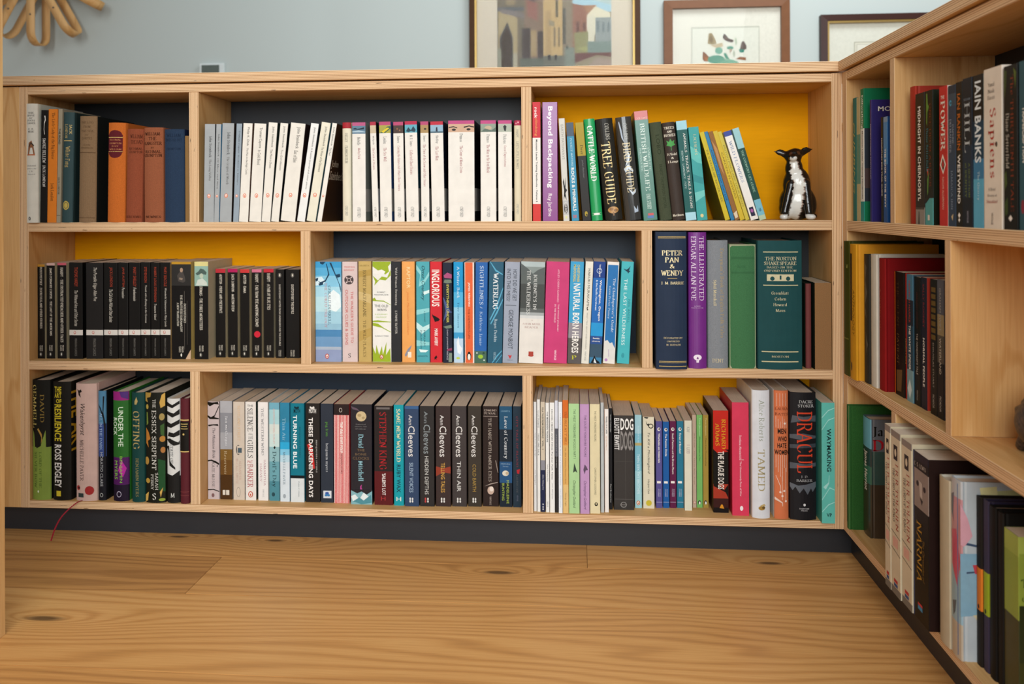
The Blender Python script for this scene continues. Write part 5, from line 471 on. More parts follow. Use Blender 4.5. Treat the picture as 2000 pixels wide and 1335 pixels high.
('tall green paperback with white lettering, top corner bay of side bookcase','p','r11',1591.0,-86.2,630.0,16.2,229.4,120.0,0.0,1,'#12724a','#0f6a44',[(300,850,'#dcdcd4'),(850,1000,'#1f8a80')],[('hillwalking',50,300,250,750,'#f0ece4','b'),('Mountain Leader Training Handbooks',320,830,350,700,'#333','b')],[],[('band',300,850,'#2a2f38'),('band',600,750,'#4a3a38')],None,None),
('purple-blue hardback with pale title on front, top corner bay of side bookcase','p','r11',1594.0,-121.8,630.0,8.0,206.1,120.0,0.0,1,'#2e2668','#2c2462',[],[('MOUNTAINBIKE SCOTLAND',200,650,300,700,'#c8c4d8','n')],[],[('MOUNTAINBIKE',55,95,90,950,'#d8d4c8','hb')],None,None),
('thin black guide with white lettering, top corner bay of side bookcase','p','r11',1596.0,-164.9,630.0,8.6,172.3,110.0,0.0,1,'#141412','#10100e',[],[('MOUNTAIN BIKE TRAIL GUIDE',200,750,300,750,'#f0ece4','b')],[],[],None,None),
('blue guide with white lettering beside the divider, top corner bay of side bookcase','p','r11',1596.0,-175.8,630.0,15.7,171.1,110.0,0.0,1,'#3a78b4','#1f4f8c',[(0,50,'#7a98b8'),(50,450,'#4a88c0'),(450,1000,'#1f4f8c')],[('THE BOOK OF THE BIVVY',300,860,300,720,'#f0ece4','b')],[],[],None,None),
('bright red hardback standing behind the others, top bay of side bookcase','h','r12',1600.0,-267.3,630.0,19.0,206.0,130.0,0.0,1,'#a8301f','#a03020',[],[],[],[],None,None),
('dark brown paperback with photo foot and white capitals, top bay of side bookcase','p','r12',1594.0,-302.8,630.0,29.6,190.6,128.0,0.0,1,'#2b2119','#2b2a20',[(870,1000,'#8a8278')],[('MIDNIGHT IN CHERNOBYL',100,820,300,620,'#f0ece4','b')],[('p','#2a241c',300,1000,360,900,420,900,450,1000),('p','#4a4238',0,870,1000,870,1000,885,0,885)],[],None,None),
('black paperback with green river weeds and aqua foot, top bay of side bookcase','p','r12',1594.0,-334.6,630.0,24.9,190.4,128.0,0.0,1,'#15150f','#1a2014',[(800,1000,'#4f9a98')],[('ONCE UPON A RIVER',100,720,600,820,'#7a3018','s'),('Diane Setterfield',280,600,200,450,'#3a8a9a','s')],[('p','#5f8a3a',200,20,350,20,400,100,550,120,350,160,300,260,200,240),('p','#5f8a3a',300,660,500,600,400,760,300,780),('p','#c2503a',250,590,450,580,400,640),('p','#15150f',0,800,600,800,100,840,0,840),('p','#d8d4c8',350,925,600,925,600,965,350,965)],[],None,None),
('bright red paperback with tall cream title, top bay of side bookcase','p','r12',1592.0,-384.0,630.0,22.9,189.0,128.0,0.0,1,'#bf2a28','#d8c8b8',[],[('THE',65,90,250,700,'#f0dcd0','hb'),('POWER',105,460,220,780,'#eadfd0','S'),('NAOMI ALDERMAN',650,880,380,620,'#e8b8a8','n')],[('p','#efe6da',450,485,850,560,500,630,100,560),('p','#1c1412',460,510,720,560,500,610,250,560),('p','#c8302c',470,530,600,560,480,585,360,560)],[],None,None),
('slate blue paperback with kingfisher eye, top bay of side bookcase','p','r12',1592.0,-410.2,630.0,20.2,186.9,128.0,0.0,1,'#2f3f54',None,[(0,60,'#253040'),(60,150,'#3a4a58')],[('DAPHNE',280,420,580,780,'#a8b4c4','s'),('DU MAURIER',240,480,220,440,'#a8b4c4','s'),('JAMAICA INN',600,880,360,620,'#8a98ac','s')],[('e','#3f9ac0',350,125,3.2,4),('e','#101820',400,125,1.4,1.8),('p','#c8b48a',400,930,700,910,600,960)],[],None,None),
('near-black paperback with orange and white capitals, top bay of side bookcase','p','r12',1592.0,-431.7,630.0,17.0,188.1,128.0,0.0,1,'#1a140e',None,[],[('IAN RANKIN',80,470,250,720,'#b8621f','b'),('WESTWIND',500,840,280,700,'#f0ece4','b')],[('p','#f0ece4',300,920,500,900,700,920,500,940),('p','#f0ece4',350,950,500,940,650,950,500,970)],[],None,None),
('dark navy paperback with large spaced capitals, top bay of side bookcase','p','r12',1592.0,-450.0,630.0,23.7,189.9,128.0,0.0,1,'#161c26',None,[(450,800,'#1c2a3c')],[('SUSAN',135,150,150,850,'#8a98a8','hs'),('HILL',165,500,220,780,'#b8c0c4','s'),('A QUESTION',570,800,600,800,'#7a8a40','s'),('of IDENTITY',570,800,250,450,'#7a8a40','s'),('VINTAGE',890,970,450,620,'#aab','n')],[],[],None,None),
('black and sky blue paperback with white capitals, top bay of side bookcase','p','r12',1592.0,-476.7,630.0,24.4,189.5,128.0,0.0,1,'#15181a','#b8c0b0',[(0,300,'#17130f'),(300,550,'#1a3a50'),(550,680,'#3a78a0'),(680,1000,'#5aa8c8')],[('IAIN BANKS',40,575,200,820,'#e2ecf0','b'),('The Quarry',630,820,400,660,'#cfe8f0','s')],[],[],None,None),
('wide cream paperback with large red title, top bay of side bookcase','p','r12',1591.0,-505.2,630.0,41.0,192.1,128.0,0.0,1,'#e4d9ca',None,[],[('Yuval',90,115,250,600,'#4a4038','hs'),('Noah',130,155,250,600,'#4a4038','hs'),('Harari',170,195,220,620,'#4a4038','hs'),('Sapiens',250,685,260,680,'#b0281f','s'),('A Brief',745,765,250,650,'#4a4038','hs'),('History of',785,805,200,720,'#4a4038','hs'),('Humankind',820,840,150,750,'#a8382f','hs'),('VINTAGE',900,975,400,520,'#5a5048','n')],[('e','#3a3028',700,478,2.4,3.2)],[],None,None),
('black paperback with red title and ivy leaves, top bay of side bookcase','p','r12',1591.0,-550.2,630.0,28.0,188.4,128.0,0.0,1,'#15120e',None,[],[('The THIRTEENTH TALE',60,890,540,760,'#8a3a20','s'),('Diane Setterfield',290,625,180,420,'#cfc8bc','s')],[('p','#3a4a20',50,20,250,30,200,120,100,200,20,100),('p','#4a5a28',50,660,200,640,250,720,80,760),('p','#3a4a20',50,840,300,800,300,900,100,920),('p','#5a6a28',750,20,950,50,900,150),('p','#f0ece4',350,930,500,910,650,930,500,950)],[],None,None),
('teal paperback cut by the picture edge, top bay of side bookcase','p','r12',1591.0,-582.2,630.0,23.2,188.6,128.0,0.0,1,'#2f5560',None,[],[('TRANSCRIPTION',270,600,300,600,'#f0ece4','b')],[('e','#8a2a3a',300,860,3,8)],[],None,None),
('tall olive green hardback in the corner, middle bay of side bookcase','h','r21',1580.0,-25.0,352.6,29.9,240.5,130.0,0.0,1,'#40420f','#35380c',[],[('W',170,200,600,850,'#a8a858','hs')],[('p','#6a6a30',100,720,900,720,900,730,100,730)],[],None,None),
('yellow book with black spine panel in loose jacket, middle bay of side bookcase','h','r21',1580.0,-58.0,352.6,31.9,236.7,140.0,0.0,1,'#cf9420','#cf8f20',[],[('ANTHOLOGY',330,680,550,800,'#7a5a18','i')],[('p','#15120e',150,70,450,70,450,570,150,570),('e','#33322c',350,910,3.4,8)],[],None,None),
('dark grey patterned thin book, middle bay of side bookcase','h','r21',1593.0,-91.3,352.6,25.0,220.9,120.0,0.0,1,'#2c2c28',None,[],[],[('p','#55554e',200,50,600,100,400,200,700,300,300,400,600,500,200,450,300,250),('p','#55554e',400,600,800,700,300,800,600,750)],[],None,None),
('white hardback beside the dark red one, middle bay of side bookcase','h','r21',1594.0,-119.7,352.6,26.1,222.7,120.0,0.0,1,'#cfcabc','#c8c2b2',[],[],[],[],None,None),
('dark red cloth hardback, middle bay of side bookcase','h','r21',1598.0,-146.2,352.6,25.3,217.7,120.0,0.0,1,'#8c1c1c','#7c1216',[],[('A SONG OF',220,550,200,400,'#a8503a','s')],[],[],0.8,None),
('black paperback with orange edge and bronze lettering, middle bay of side bookcase','p','r21',1612.0,-177.3,352.6,36.8,198.3,124.5,0.0,1,'#15110c','#15110c',[],[('THE SILENT',80,450,250,500,'#4a3a20','s'),('PATIENT',500,750,250,500,'#6a5030','s')],[('p','#c8641f',0,0,100,0,100,1000,0,1000),('p','#6a5230',200,800,800,780,700,960,200,970)],[],None,None),
('thin red paperback squeezed between dark ones, middle bay of side bookcase','p','r21',1614.0,-214.4,352.6,3.9,197.8,100.0,0.0,1,'#a8281c',None,[],[('MARSTON',520,720,200,800,'#d8a060','b')],[],[],None,None),
('paperback with blue snow photo spine, middle bay of side bookcase','p','r21',1612.0,-224.4,352.6,22.4,197.8,124.5,0.0,1,'#3a5a6a',None,[(0,200,'#4a7a94'),(200,400,'#1f2a34'),(400,750,'#2a4656'),(750,1000,'#7aa0a8')],[('HEINRICH HARRER',50,380,350,620,'#b0483a','n'),('THE WHITE SPIDER',400,750,350,650,'#f0ece4','b')],[('p','#cfe0e0',100,900,500,820,800,900,500,980)],[],None,None),
('black paperback with small pale title, middle bay of side bookcase','p','r21',1614.0,-247.1,352.6,21.2,195.9,122.5,0.0,1,'#141412',None,[],[('MARGARET ATWOOD',120,400,380,580,'#5a2a24','n'),("THE HANDMAID'S TALE",440,760,360,620,'#c0b8ac','n'),('VINTAGE',880,960,400,600,'#a8a098','n')],[],[],None,None),
('navy paperback with white title and red edge, middle bay of side bookcase','p','r21',1614.0,-271.3,352.6,19.0,197.2,122.5,0.0,1,'#1d2030','#b03a2c',[],[('SALLY ROONEY',50,380,340,640,'#8a3038','n'),('NORMAL PEOPLE',460,830,340,640,'#f0ece4','b')],[],[],None,None),
('dark paperback with gold window squares, middle bay of side bookcase','p','r21',1614.0,-302.5,352.6,20.9,197.6,122.5,0.0,1,'#1c1a16',None,[],[('DOUGLAS STUART',470,800,400,600,'#a8a098','n'),('PICADOR',850,950,380,620,'#b8b0a4','n')],[('p','#6a5426',200,60,850,60,850,95,200,95),('p','#6a5426',200,110,850,110,850,145,200,145),('p','#6a5426',200,160,850,160,850,195,200,195),('p','#6a5426',200,210,850,210,850,245,200,245),('p','#6a5426',200,260,850,260,850,295,200,295),('p','#6a5426',200,310,850,310,850,345,200,345),('p','#6a5426',200,360,850,360,850,395,200,395),('p','#6a5426',200,410,850,410,850,445,200,445)],[],None,None),
('grey and black paperback against the divider, middle bay of side bookcase','p','r21',1614.0,-324.9,352.6,19.7,198.8,122.5,0.0,1,'#4a4a50',None,[(0,250,'#5a5c66'),(250,400,'#9a8a68'),(400,600,'#5a5248'),(600,1000,'#1c1a1c')],[('GRAHAM SWIFT',60,370,350,650,'#a8a8a8','n'),('WATERLAND',420,680,340,640,'#cfc8bc','n'),('PICADOR',840,950,360,620,'#c8c4bc','n')],[],[],None,None),
('old green cloth hardback in the bottom corner, bottom corner bay of side bookcase','h','r31',1585.0,-25.0,72.9,12.6,223.3,140.0,0.0,1,'#3a6a36','#2f5f2c',[],[],[('p','#24421f',100,550,500,520,600,700,400,800,500,950,100,950),('p','#24421f',200,100,700,120,600,300,300,320),('p','#8a9a70',880,0,1000,0,1000,1000,880,1000)],[],0.95,None),
('glossy jacketed hardback with landscape and red initial, bottom corner bay of side bookcase','h','r31',1608.0,-37.9,72.9,36.5,208.5,120.0,0.0,1,'#4a6a70','#4a5458',[(0,250,'#6fb0c8'),(250,400,'#2a3a3c'),(400,550,'#3a6a58'),(550,1000,'#3a3428')],[('James Herriot',280,620,250,700,'#f0ece4','b')],[],[('band',0,270,'#6a7078'),('band',270,550,'#3f5a54'),('band',550,1000,'#463a2c'),('James',60,150,40,500,'#15130f','hS'),('D',170,265,50,200,'#b0202a','hS')],0.25,None),
('cream paperback with red lettering, left of the matching three, bottom bay of side bookcase','p','r32',1571.0,-242.3,72.9,21.6,248.0,128.0,0.0,1,'#d2c5aa','#c4b89c',[(0,40,'#8a8078'),(955,1000,'#77726a')],[('J R R TOLKIEN',190,600,500,800,'#b04a3a','s'),('THE LORD OF THE RINGS',230,560,220,420,'#3a332c','s')],[('p','#1c1914',300,85,720,85,720,175,300,175),('e','#d2c5aa',500,130,3.6,6),('p','#6a6258',0,615,1000,640,1000,645,0,620),('p','#6a6258',0,720,1000,745,1000,750,0,725),('p','#d8a898',200,650,750,650,750,710,200,710),('p','#b8303a',300,905,700,905,700,925,300,925),('p','#2f4f86',300,930,700,930,700,950,300,950)],[],None,None),
('cream paperback with red lettering, middle of the matching three, bottom bay of side bookcase','p','r32',1572.0,-264.2,72.9,33.7,245.9,128.0,0.0,1,'#d2c5aa','#c4b89c',[(0,40,'#8a8078'),(955,1000,'#77726a')],[('J R R TOLKIEN',190,600,500,800,'#b04a3a','s'),('THE LORD OF THE RINGS',230,560,220,420,'#3a332c','s')],[('p','#1c1914',300,85,720,85,720,175,300,175),('e','#d2c5aa',500,130,3.6,6),('p','#6a6258',0,615,1000,640,1000,645,0,620),('p','#6a6258',0,720,1000,745,1000,750,0,725),('p','#d8a898',200,650,750,650,750,710,200,710),('p','#b8303a',300,905,700,905,700,925,300,925),('p','#2f4f86',300,930,700,930,700,950,300,950)],[],None,None),
('cream paperback with red lettering, right of the matching three, bottom bay of side bookcase','p','r32',1574.0,-298.2,72.9,35.0,242.0,128.0,0.0,1,'#d2c5aa','#c4b89c',[(0,40,'#8a8078'),(955,1000,'#77726a')],[('J R R TOLKIEN',190,600,500,800,'#b04a3a','s'),('THE LORD OF THE RINGS',230,560,220,420,'#3a332c','s')],[('p','#1c1914',300,85,720,85,720,175,300,175),('e','#d2c5aa',500,130,3.6,6),('p','#6a6258',0,615,1000,640,1000,645,0,620),('p','#6a6258',0,720,1000,745,1000,750,0,725),('p','#d8a898',200,650,750,650,750,710,200,710),('p','#b8303a',300,905,700,905,700,925,300,925),('p','#2f4f86',300,930,700,930,700,950,300,950)],[],None,None),
('thick black paperback with lion photograph, bottom bay of side bookcase','p','r32',1576.0,-334.0,72.9,49.1,235.7,130.0,0.0,1,'#14110f','#241512',[(0,45,'#1c1822'),(45,75,'#14110f'),(100,330,'#8f8078')],[('C. S. LEWIS',60,85,100,850,'#c8beb2','hs'),('NARNIA',410,770,240,580,'#b0842f','s'),('The Chronicles of',500,750,620,740,'#8a6a30','i')],[('p','#2a3a6a',0,0,80,0,80,1000,0,1000),('e','#1c1614',300,185,4,4),('e','#1c1614',750,195,4,4),('p','#2a2220',450,260,650,270,580,300),('p','#b8aca2',400,160,600,170,620,260,450,250),('p','#c03a40',300,895,600,895,600,910,300,910),('p','#3a86b0',300,912,600,912,600,935,300,935)],[],None,None),
('tall plain cream hardback beside the map jacket, bottom bay of side bookcase','h','r32',1583.0,-396.8,72.9,29.3,221.4,150.0,0.0,1,'#b9ac92','#ccc6b6',[],[],[],[],None,None),
('tall hardback in a coastal map jacket, bottom bay of side bookcase','h','r32',1585.0,-426.4,72.9,27.5,230.2,150.0,0.0,1,'#b8bcc0','#b4bcc0',[(100,500,'#c08a90'),(500,800,'#8fb0c0'),(800,1000,'#b8ac9a')],[],[('p','#c4506a',100,300,600,280,900,450,700,600,200,500),('p','#5a78a8',700,20,760,20,760,980,700,980),('p','#4a5a68',100,100,400,80,300,200,350,250,100,200),('p','#4a5a68',200,700,600,680,500,750,300,780)],[('p','#b8bc86',250,50,700,20,750,300,550,360,350,250),('p','#7fa4b8',0,400,900,380,900,700,0,750),('p','#a8484a',500,100,750,90,750,200,500,210),('p','#d8d2c0',550,115,700,110,700,180,550,190),('p','#3f4f68',0,330,300,370,600,360,600,370,300,380,0,345),('p','#3f4f68',50,500,700,450,700,455,50,510),('p','#c8bc9a',100,740,500,700,600,820,300,900),('p','#b0404a',100,460,250,450,220,500,120,510),('p','#d6cf96',160,30,300,20,320,200,260,270,200,200),('p','#cf9aa4',0,120,60,200,100,300,30,360,0,350),('p','#55677a',130,400,240,385,240,388,130,403),('p','#55677a',190,445,300,440,300,443,130,448),('p','#55677a',170,490,270,495,270,498,130,493),('p','#55677a',150,535,240,520,240,523,130,538),('p','#55677a',130,580,300,575,300,578,130,583),('p','#55677a',190,625,270,630,270,633,130,628),('p','#55677a',170,670,240,655,240,658,130,673),('p','#55677a',150,715,300,710,300,713,130,718),('p','#55677a',130,760,270,765,270,768,130,763)],0.25,None),
('dark hardback with orange label band, bottom bay of side bookcase','h','r32',1604.0,-454.2,72.9,12.5,214.6,130.0,0.0,1,'#1c1712','#1a1512',[(420,670,'#d87a24')],[],[('e','#2a1a0c',500,650,2,3)],[],None,None),
('purple-grey hardback with lime label band, bottom bay of side bookcase','h','r32',1606.0,-467.0,72.9,13.1,214.9,130.0,0.0,1,'#3a3348','#2a2438',[(420,670,'#9aac28')],[],[('e','#1a1a0c',500,650,2,3)],[],None,None),
('black hardback left of the two plain dark ones, bottom bay of side bookcase','h','r32',1606.0,-482.7,72.9,14.3,213.0,130.0,0.0,1,'#100d0b','#0e0c0a',[],[],[],[],None,None),
('black hardback beside the green fantasy cover, bottom bay of side bookcase','h','r32',1608.0,-497.4,72.9,12.2,211.6,128.5,0.0,1,'#15110e','#0e0c0a',[],[],[],[],None,None),
('thick green paperback with leaf and bat artwork cover, bottom bay of side bookcase','p','r32',1610.0,-509.9,72.9,31.3,196.7,126.5,0.0,1,'#5a6a28','#5a6428',[(0,120,'#9aa848'),(120,500,'#8a9a3a'),(500,1000,'#2f3416')],[],[],[('band',0,100,'#a4b050'),('band',100,410,'#8c9a3c'),('band',410,750,'#2c3218'),('band',750,1000,'#3a3c18'),('p','#14120e',190,100,300,100,300,210,190,210),('p','#d8d8c4',210,120,280,120,280,190,210,190),('J R R',215,245,180,340,'#2f3a14','hs'),('TOLKIEN',250,300,20,440,'#1f3a1c','hS'),('THE LORD',315,345,120,420,'#2f3a14','hs'),('OF THE RINGS',355,385,30,500,'#2f3a14','hs')],0.3,None)
]

need = set()
for r in BOOKS:
    for t in list(r[14]) + [a for a in r[16] if a[0] not in ('band', 'p')]:
        st = t[6].lstrip('h')
        if st in 'nbi': need.add((t[0], st))
need |= {("14", 'n')}
collect_sans(sorted(need))
PAPERS = ['#dac8b2', '#e0d0bb', '#d4bfa4', '#dccbb6']
def cut_flat(V, F, cuts):
    """flat x/z geometry cut at several x so that it can follow a rounded spine"""
    bm = bmesh.new()
    vs = [bm.verts.new((x, 0, z)) for x, z in V]
    for f in F:
        try: bm.faces.new([vs[i] for i in f])
        except ValueError: pass
    bm.normal_update()
    big = [f for f in bm.faces if len(f.verts) > 4]
    if big: bmesh.ops.triangulate(bm, faces=big)
    for c in cuts:
        bmesh.ops.bisect_plane(bm, geom=bm.verts[:]+bm.edges[:]+bm.faces[:], plane_co=(c, 0, 0), plane_no=(1, 0, 0), dist=1e-7)
    return bm
def make_book(i, r):
    label, kind, bay, x, y, z, w, h, dp, lean, rz, col, side, bands, txt, dec, sart, rough, extra = r
    x, y, z, w, h, dp = [v/1000 for v in (x, y, z, w, h, dp)]
    hard = kind == 'h'
    t = empty('hardback_book' if hard else 'paperback_book', (x, y, z), (0, lean, -PI/2 if rz else 0))
    tag(t, label, 'book', 'books in the ' + bay_name(bay))
    rg = rough if rough is not None else (0.55 if hard else 0.42)
    mk = 'cloth' if rg >= 0.9 else 'cover'
    base = flat(col, rg, mk); sd = flat(side or col, rg, mk)
    bd = min((0.05 if rz else 0.15)*w, 0.005) if hard else 0.0
    tk = min(0.0022 if hard else 0.0005, w*0.2)
    # ---- cover: outer profile, spine in front, boards running back
    if hard:
        e = min(0.0012, w*0.08); n = 9
        sp = [(e+(w-2*e)*k/(n-1), bd*(2*k/(n-1)-1)**2) for k in range(n)]
        prof = [(0, dp), (0, bd+0.007), (e*0.9, bd+0.0045), (0, bd+0.002)] + sp + [(w, bd+0.002), (w-e*0.9, bd+0.0045), (w, bd+0.007), (w, dp)]
        s0, s1 = 3, 3+n
    else:
        q = min(0.0008, w*0.15)
        prof = [(0, dp), (0, q), (q*0.3, q*0.3), (q, 0), (w-q, 0), (w-q*0.3, q*0.3), (w, q), (w, dp)]
        s0, s1 = 1, 5
    inner = [(min(max(px, tk), w-tk), py if py >= dp else py+tk) for px, py in prof]
    zb = sorted({0.0, h} | {h*(1-b[0]/1000) for b in bands} | {h*(1-b[1]/1000) for b in bands} | {h*(1-a[1]/1000) for a in sart if a[0] == 'band'} | {h*(1-a[2]/1000) for a in sart if a[0] == 'band'})
    mats = [base, sd]; V, F, FM = [], [], []
    def mi(m):
        if m not in mats: mats.append(m)
        return mats.index(m)
    np_ = len(prof)
    for zz in zb:
        V += [(px, py, zz) for px, py in prof]
    for k in range(len(zb)-1):
        vm = 1-(zb[k]+zb[k+1])/2/h
        for j in range(np_-1):
            F.append((k*np_+j, k*np_+j+1, (k+1)*np_+j+1, (k+1)*np_+j))
            if s0 <= j <= s1:
                m = 0
                for b in bands:
                    if b[0]/1000 <= vm <= b[1]/1000: m = mi(flat(b[2], rg, mk))
            else:
                m = 1
                if j > s1:
                    for a in sart:
                        if a[0] == 'band' and a[1]/1000 <= vm <= a[2]/1000: m = mi(flat(a[3], rg, mk))
            FM.append(m)
    for top in (0, 1):
        o = len(V); ob = (len(zb)-1)*np_ if top else 0
        V += [(px, py, h if top else 0.0) for px, py in inner]
        for j in range(np_-1):
            q = (ob+j, ob+j+1, o+j+1, o+j)
            F.append(q if top else q[::-1]); FM.append(0 if s0 <= j <= s1 else 1)
    o1 = len(V)-np_; o0 = o1-np_
    for j in range(np_-1):
        F.append((o0+j+1, o0+j, o1+j, o1+j+1)); FM.append(1)
    tb = (len(zb)-1)*np_
    for j, s in ((0, 1), (np_-1, -1)):
        q = (j, tb+j, o1+j, o0+j); F.append(q if s == 1 else q[::-1]); FM.append(1)
    mesh_obj('cover', V, F, mats, FM, t)
    # ---- page block, a little smaller than the cover
    ins = 0.0032 if hard else 0.0004
    a = (tk*1.02, bd+tk+0.0008, ins); b = (w-tk*1.02, dp-(0.003 if hard else 0.0006), h-ins)
    if b[0]-a[0] > 0.0004:
        box('page_block', a, b, paper_mat(PAPERS[i % 4]), t)
    # ---- printed shapes on the spine, and painted glints on the plastic sleeve
    def surf(u): return bd*(2*u-1)**2 if hard else 0.0
    cuts = [w*k/8 for k in range(1, 8)] if hard else []
    if dec:
        bm = bmesh.new(); dm = []
        for li, d in enumerate(dec):
            if d[0] == 'e':
                cu, cv = d[2]/1000*w, h*(1-d[3]/1000)
                pts = [(cu+d[4]/1000*math.cos(2*PI*k/16), cv+d[5]/1000*math.sin(2*PI*k/16)) for k in range(16)]
            else:
                pts = [(d[k]/1000*w, h*(1-d[k+1]/1000)) for k in range(2, len(d), 2)]
            pts = [(min(max(px, 0.0004), w-0.0004), min(max(pz, 0.0003), h-0.0003)) for px, pz in pts]
            clean = []
            for p in pts:
                if not clean or (abs(p[0]-clean[-1][0])+abs(p[1]-clean[-1][1])) > 1e-6: clean.append(p)
            if len(clean) > 2 and abs(clean[0][0]-clean[-1][0])+abs(clean[0][1]-clean[-1][1]) < 1e-6: clean.pop()
            if len(clean) < 3: continue
            ar = sum(clean[k][0]*clean[(k+1) % len(clean)][1]-clean[(k+1) % len(clean)][0]*clean[k][1] for k in range(len(clean)))
            if abs(ar) < 1e-10: continue
            if ar < 0: clean.reverse()
            m = flat(d[1], max(0.25, rg-0.05), 'print')
            if m not in dm: dm.append(m)
            b2 = cut_flat(clean, [tuple(range(len(clean)))], cuts)
            off = 0.00008+0.00003*li
            for f in b2.faces:
                vs = [bm.verts.new((v.co.x, surf(v.co.x/w)-off, v.co.z)) for v in f.verts]
                nf = bm.faces.new(vs); nf.material_index = dm.index(m)
            b2.free()
        bmesh.ops.remove_doubles(bm, verts=bm.verts[:], dist=1e-6)
        o = bm_obj('spine_print', bm, dm, t); o['kind'] = 'stuff'
    off = 0.00012+0.00003*(len(dec)+1)
    def rect_map(tt):
        s, v0, v1, u0, u1, c, st = tt
        hor = st[0] == 'h'; st = st.lstrip('h')
        G, F = glyphs(s, st)
        v0, v1, u0, u1 = [k/1000 for k in (v0, v1, u0, u1)]
        if hor: P = [(u0+(u1-u0)*gx, v1+(v0-v1)*gy) for gx, gy in G]
        else: P = [(u0+(u1-u0)*gy, v0+(v1-v0)*gx) for gx, gy in G]
        return P, F, c
    for tt in txt:
        P, F, c = rect_map(tt)
        if not P: continue
        b2 = cut_flat([(u*w, h*(1-v)) for u, v in P], F, cuts)
        for v in b2.verts: v.co.y = surf(v.co.x/w)-off
        gold = c in ('#cdb06a', '#e6d6a8', '#d9bf85')
        o = bm_obj('lettering', b2, [flat(c, 0.35 if gold else max(0.3, rg), 'gilt' if gold else 'print', 0.35 if gold else 0.0)], t)
        o['kind'] = 'stuff'
    for k, tt in enumerate(sart):
        if tt[0] == 'band': continue
        if tt[0] == 'p':
            P = [(tt[j]/1000, tt[j+1]/1000) for j in range(2, len(tt), 2)]; F = [tuple(range(len(P)))]; c = tt[1]; nm = 'jacket_print'
        else:
            P, F, c = rect_map(tt); nm = 'lettering'
        V = [(w+0.0001+0.00005*k, u*dp, h*(1-v)) for u, v in P]
        o = mesh_obj(nm, V, F, [flat(c, 0.4, 'print')], None, t); o['kind'] = 'stuff'
    if extra == 'ribbon':
        V, F = [], []
        n = 14
        for k in range(n+1):
            s = k/n
            px = 0.012-0.044*s-0.006*math.sin(s*PI); pz = 0.001-0.071*s**1.15; py = -0.006-0.020*math.sin(min(1, s*2.2)*PI/2)
            V += [(px-0.0016, py, pz), (px+0.0016, py-0.0004, pz)]
            if k: F.append((2*k-2, 2*k-1, 2*k+1, 2*k))
        V = [(0.016, 0.004, 0.0007), (0.0192, 0.004, 0.0007)] + V
        F = [(0, 1, 3, 2)] + [tuple(q+2 for q in f) for f in F]
        o = mesh_obj('ribbon_marker', V, F, [flat('#a02433', 0.6, 'cloth')], None, t)
        md = o.modifiers.new('thickness', 'SOLIDIFY'); md.thickness = 0.0003
        o['label'] = 'thin red ribbon marker hanging over the plinth'
    return t
BN = {'m11': 'top left bay', 'm12': 'top middle bay', 'm13': 'top yellow right bay', 'm21': 'middle left bay', 'm22': 'middle centre bay', 'm23': 'middle right bay', 'm31': 'bottom left bay', 'm32': 'bottom middle bay', 'm33': 'bottom right bay', 'r11': 'side bookcase top corner bay', 'r12': 'side bookcase top bay', 'r21': 'side bookcase middle bay', 'r31': 'side bookcase bottom corner bay', 'r32': 'side bookcase bottom bay'}
def bay_name(b): return BN[b]
# ================================================================== the setting
ZC, ZCB, ZT = 0.9233, 0.9053, 0.8865           # cap top, cap underside, underside of the top panel
S1T, S1B, S2T, S2B, S3T, S3B = 0.6300, 0.6117, 0.3526, 0.3352, 0.0729, 0.0579
D = 0.150; XR = 1.588
ZPT = ZCB-0.0026                                # small shadow gap under the caps
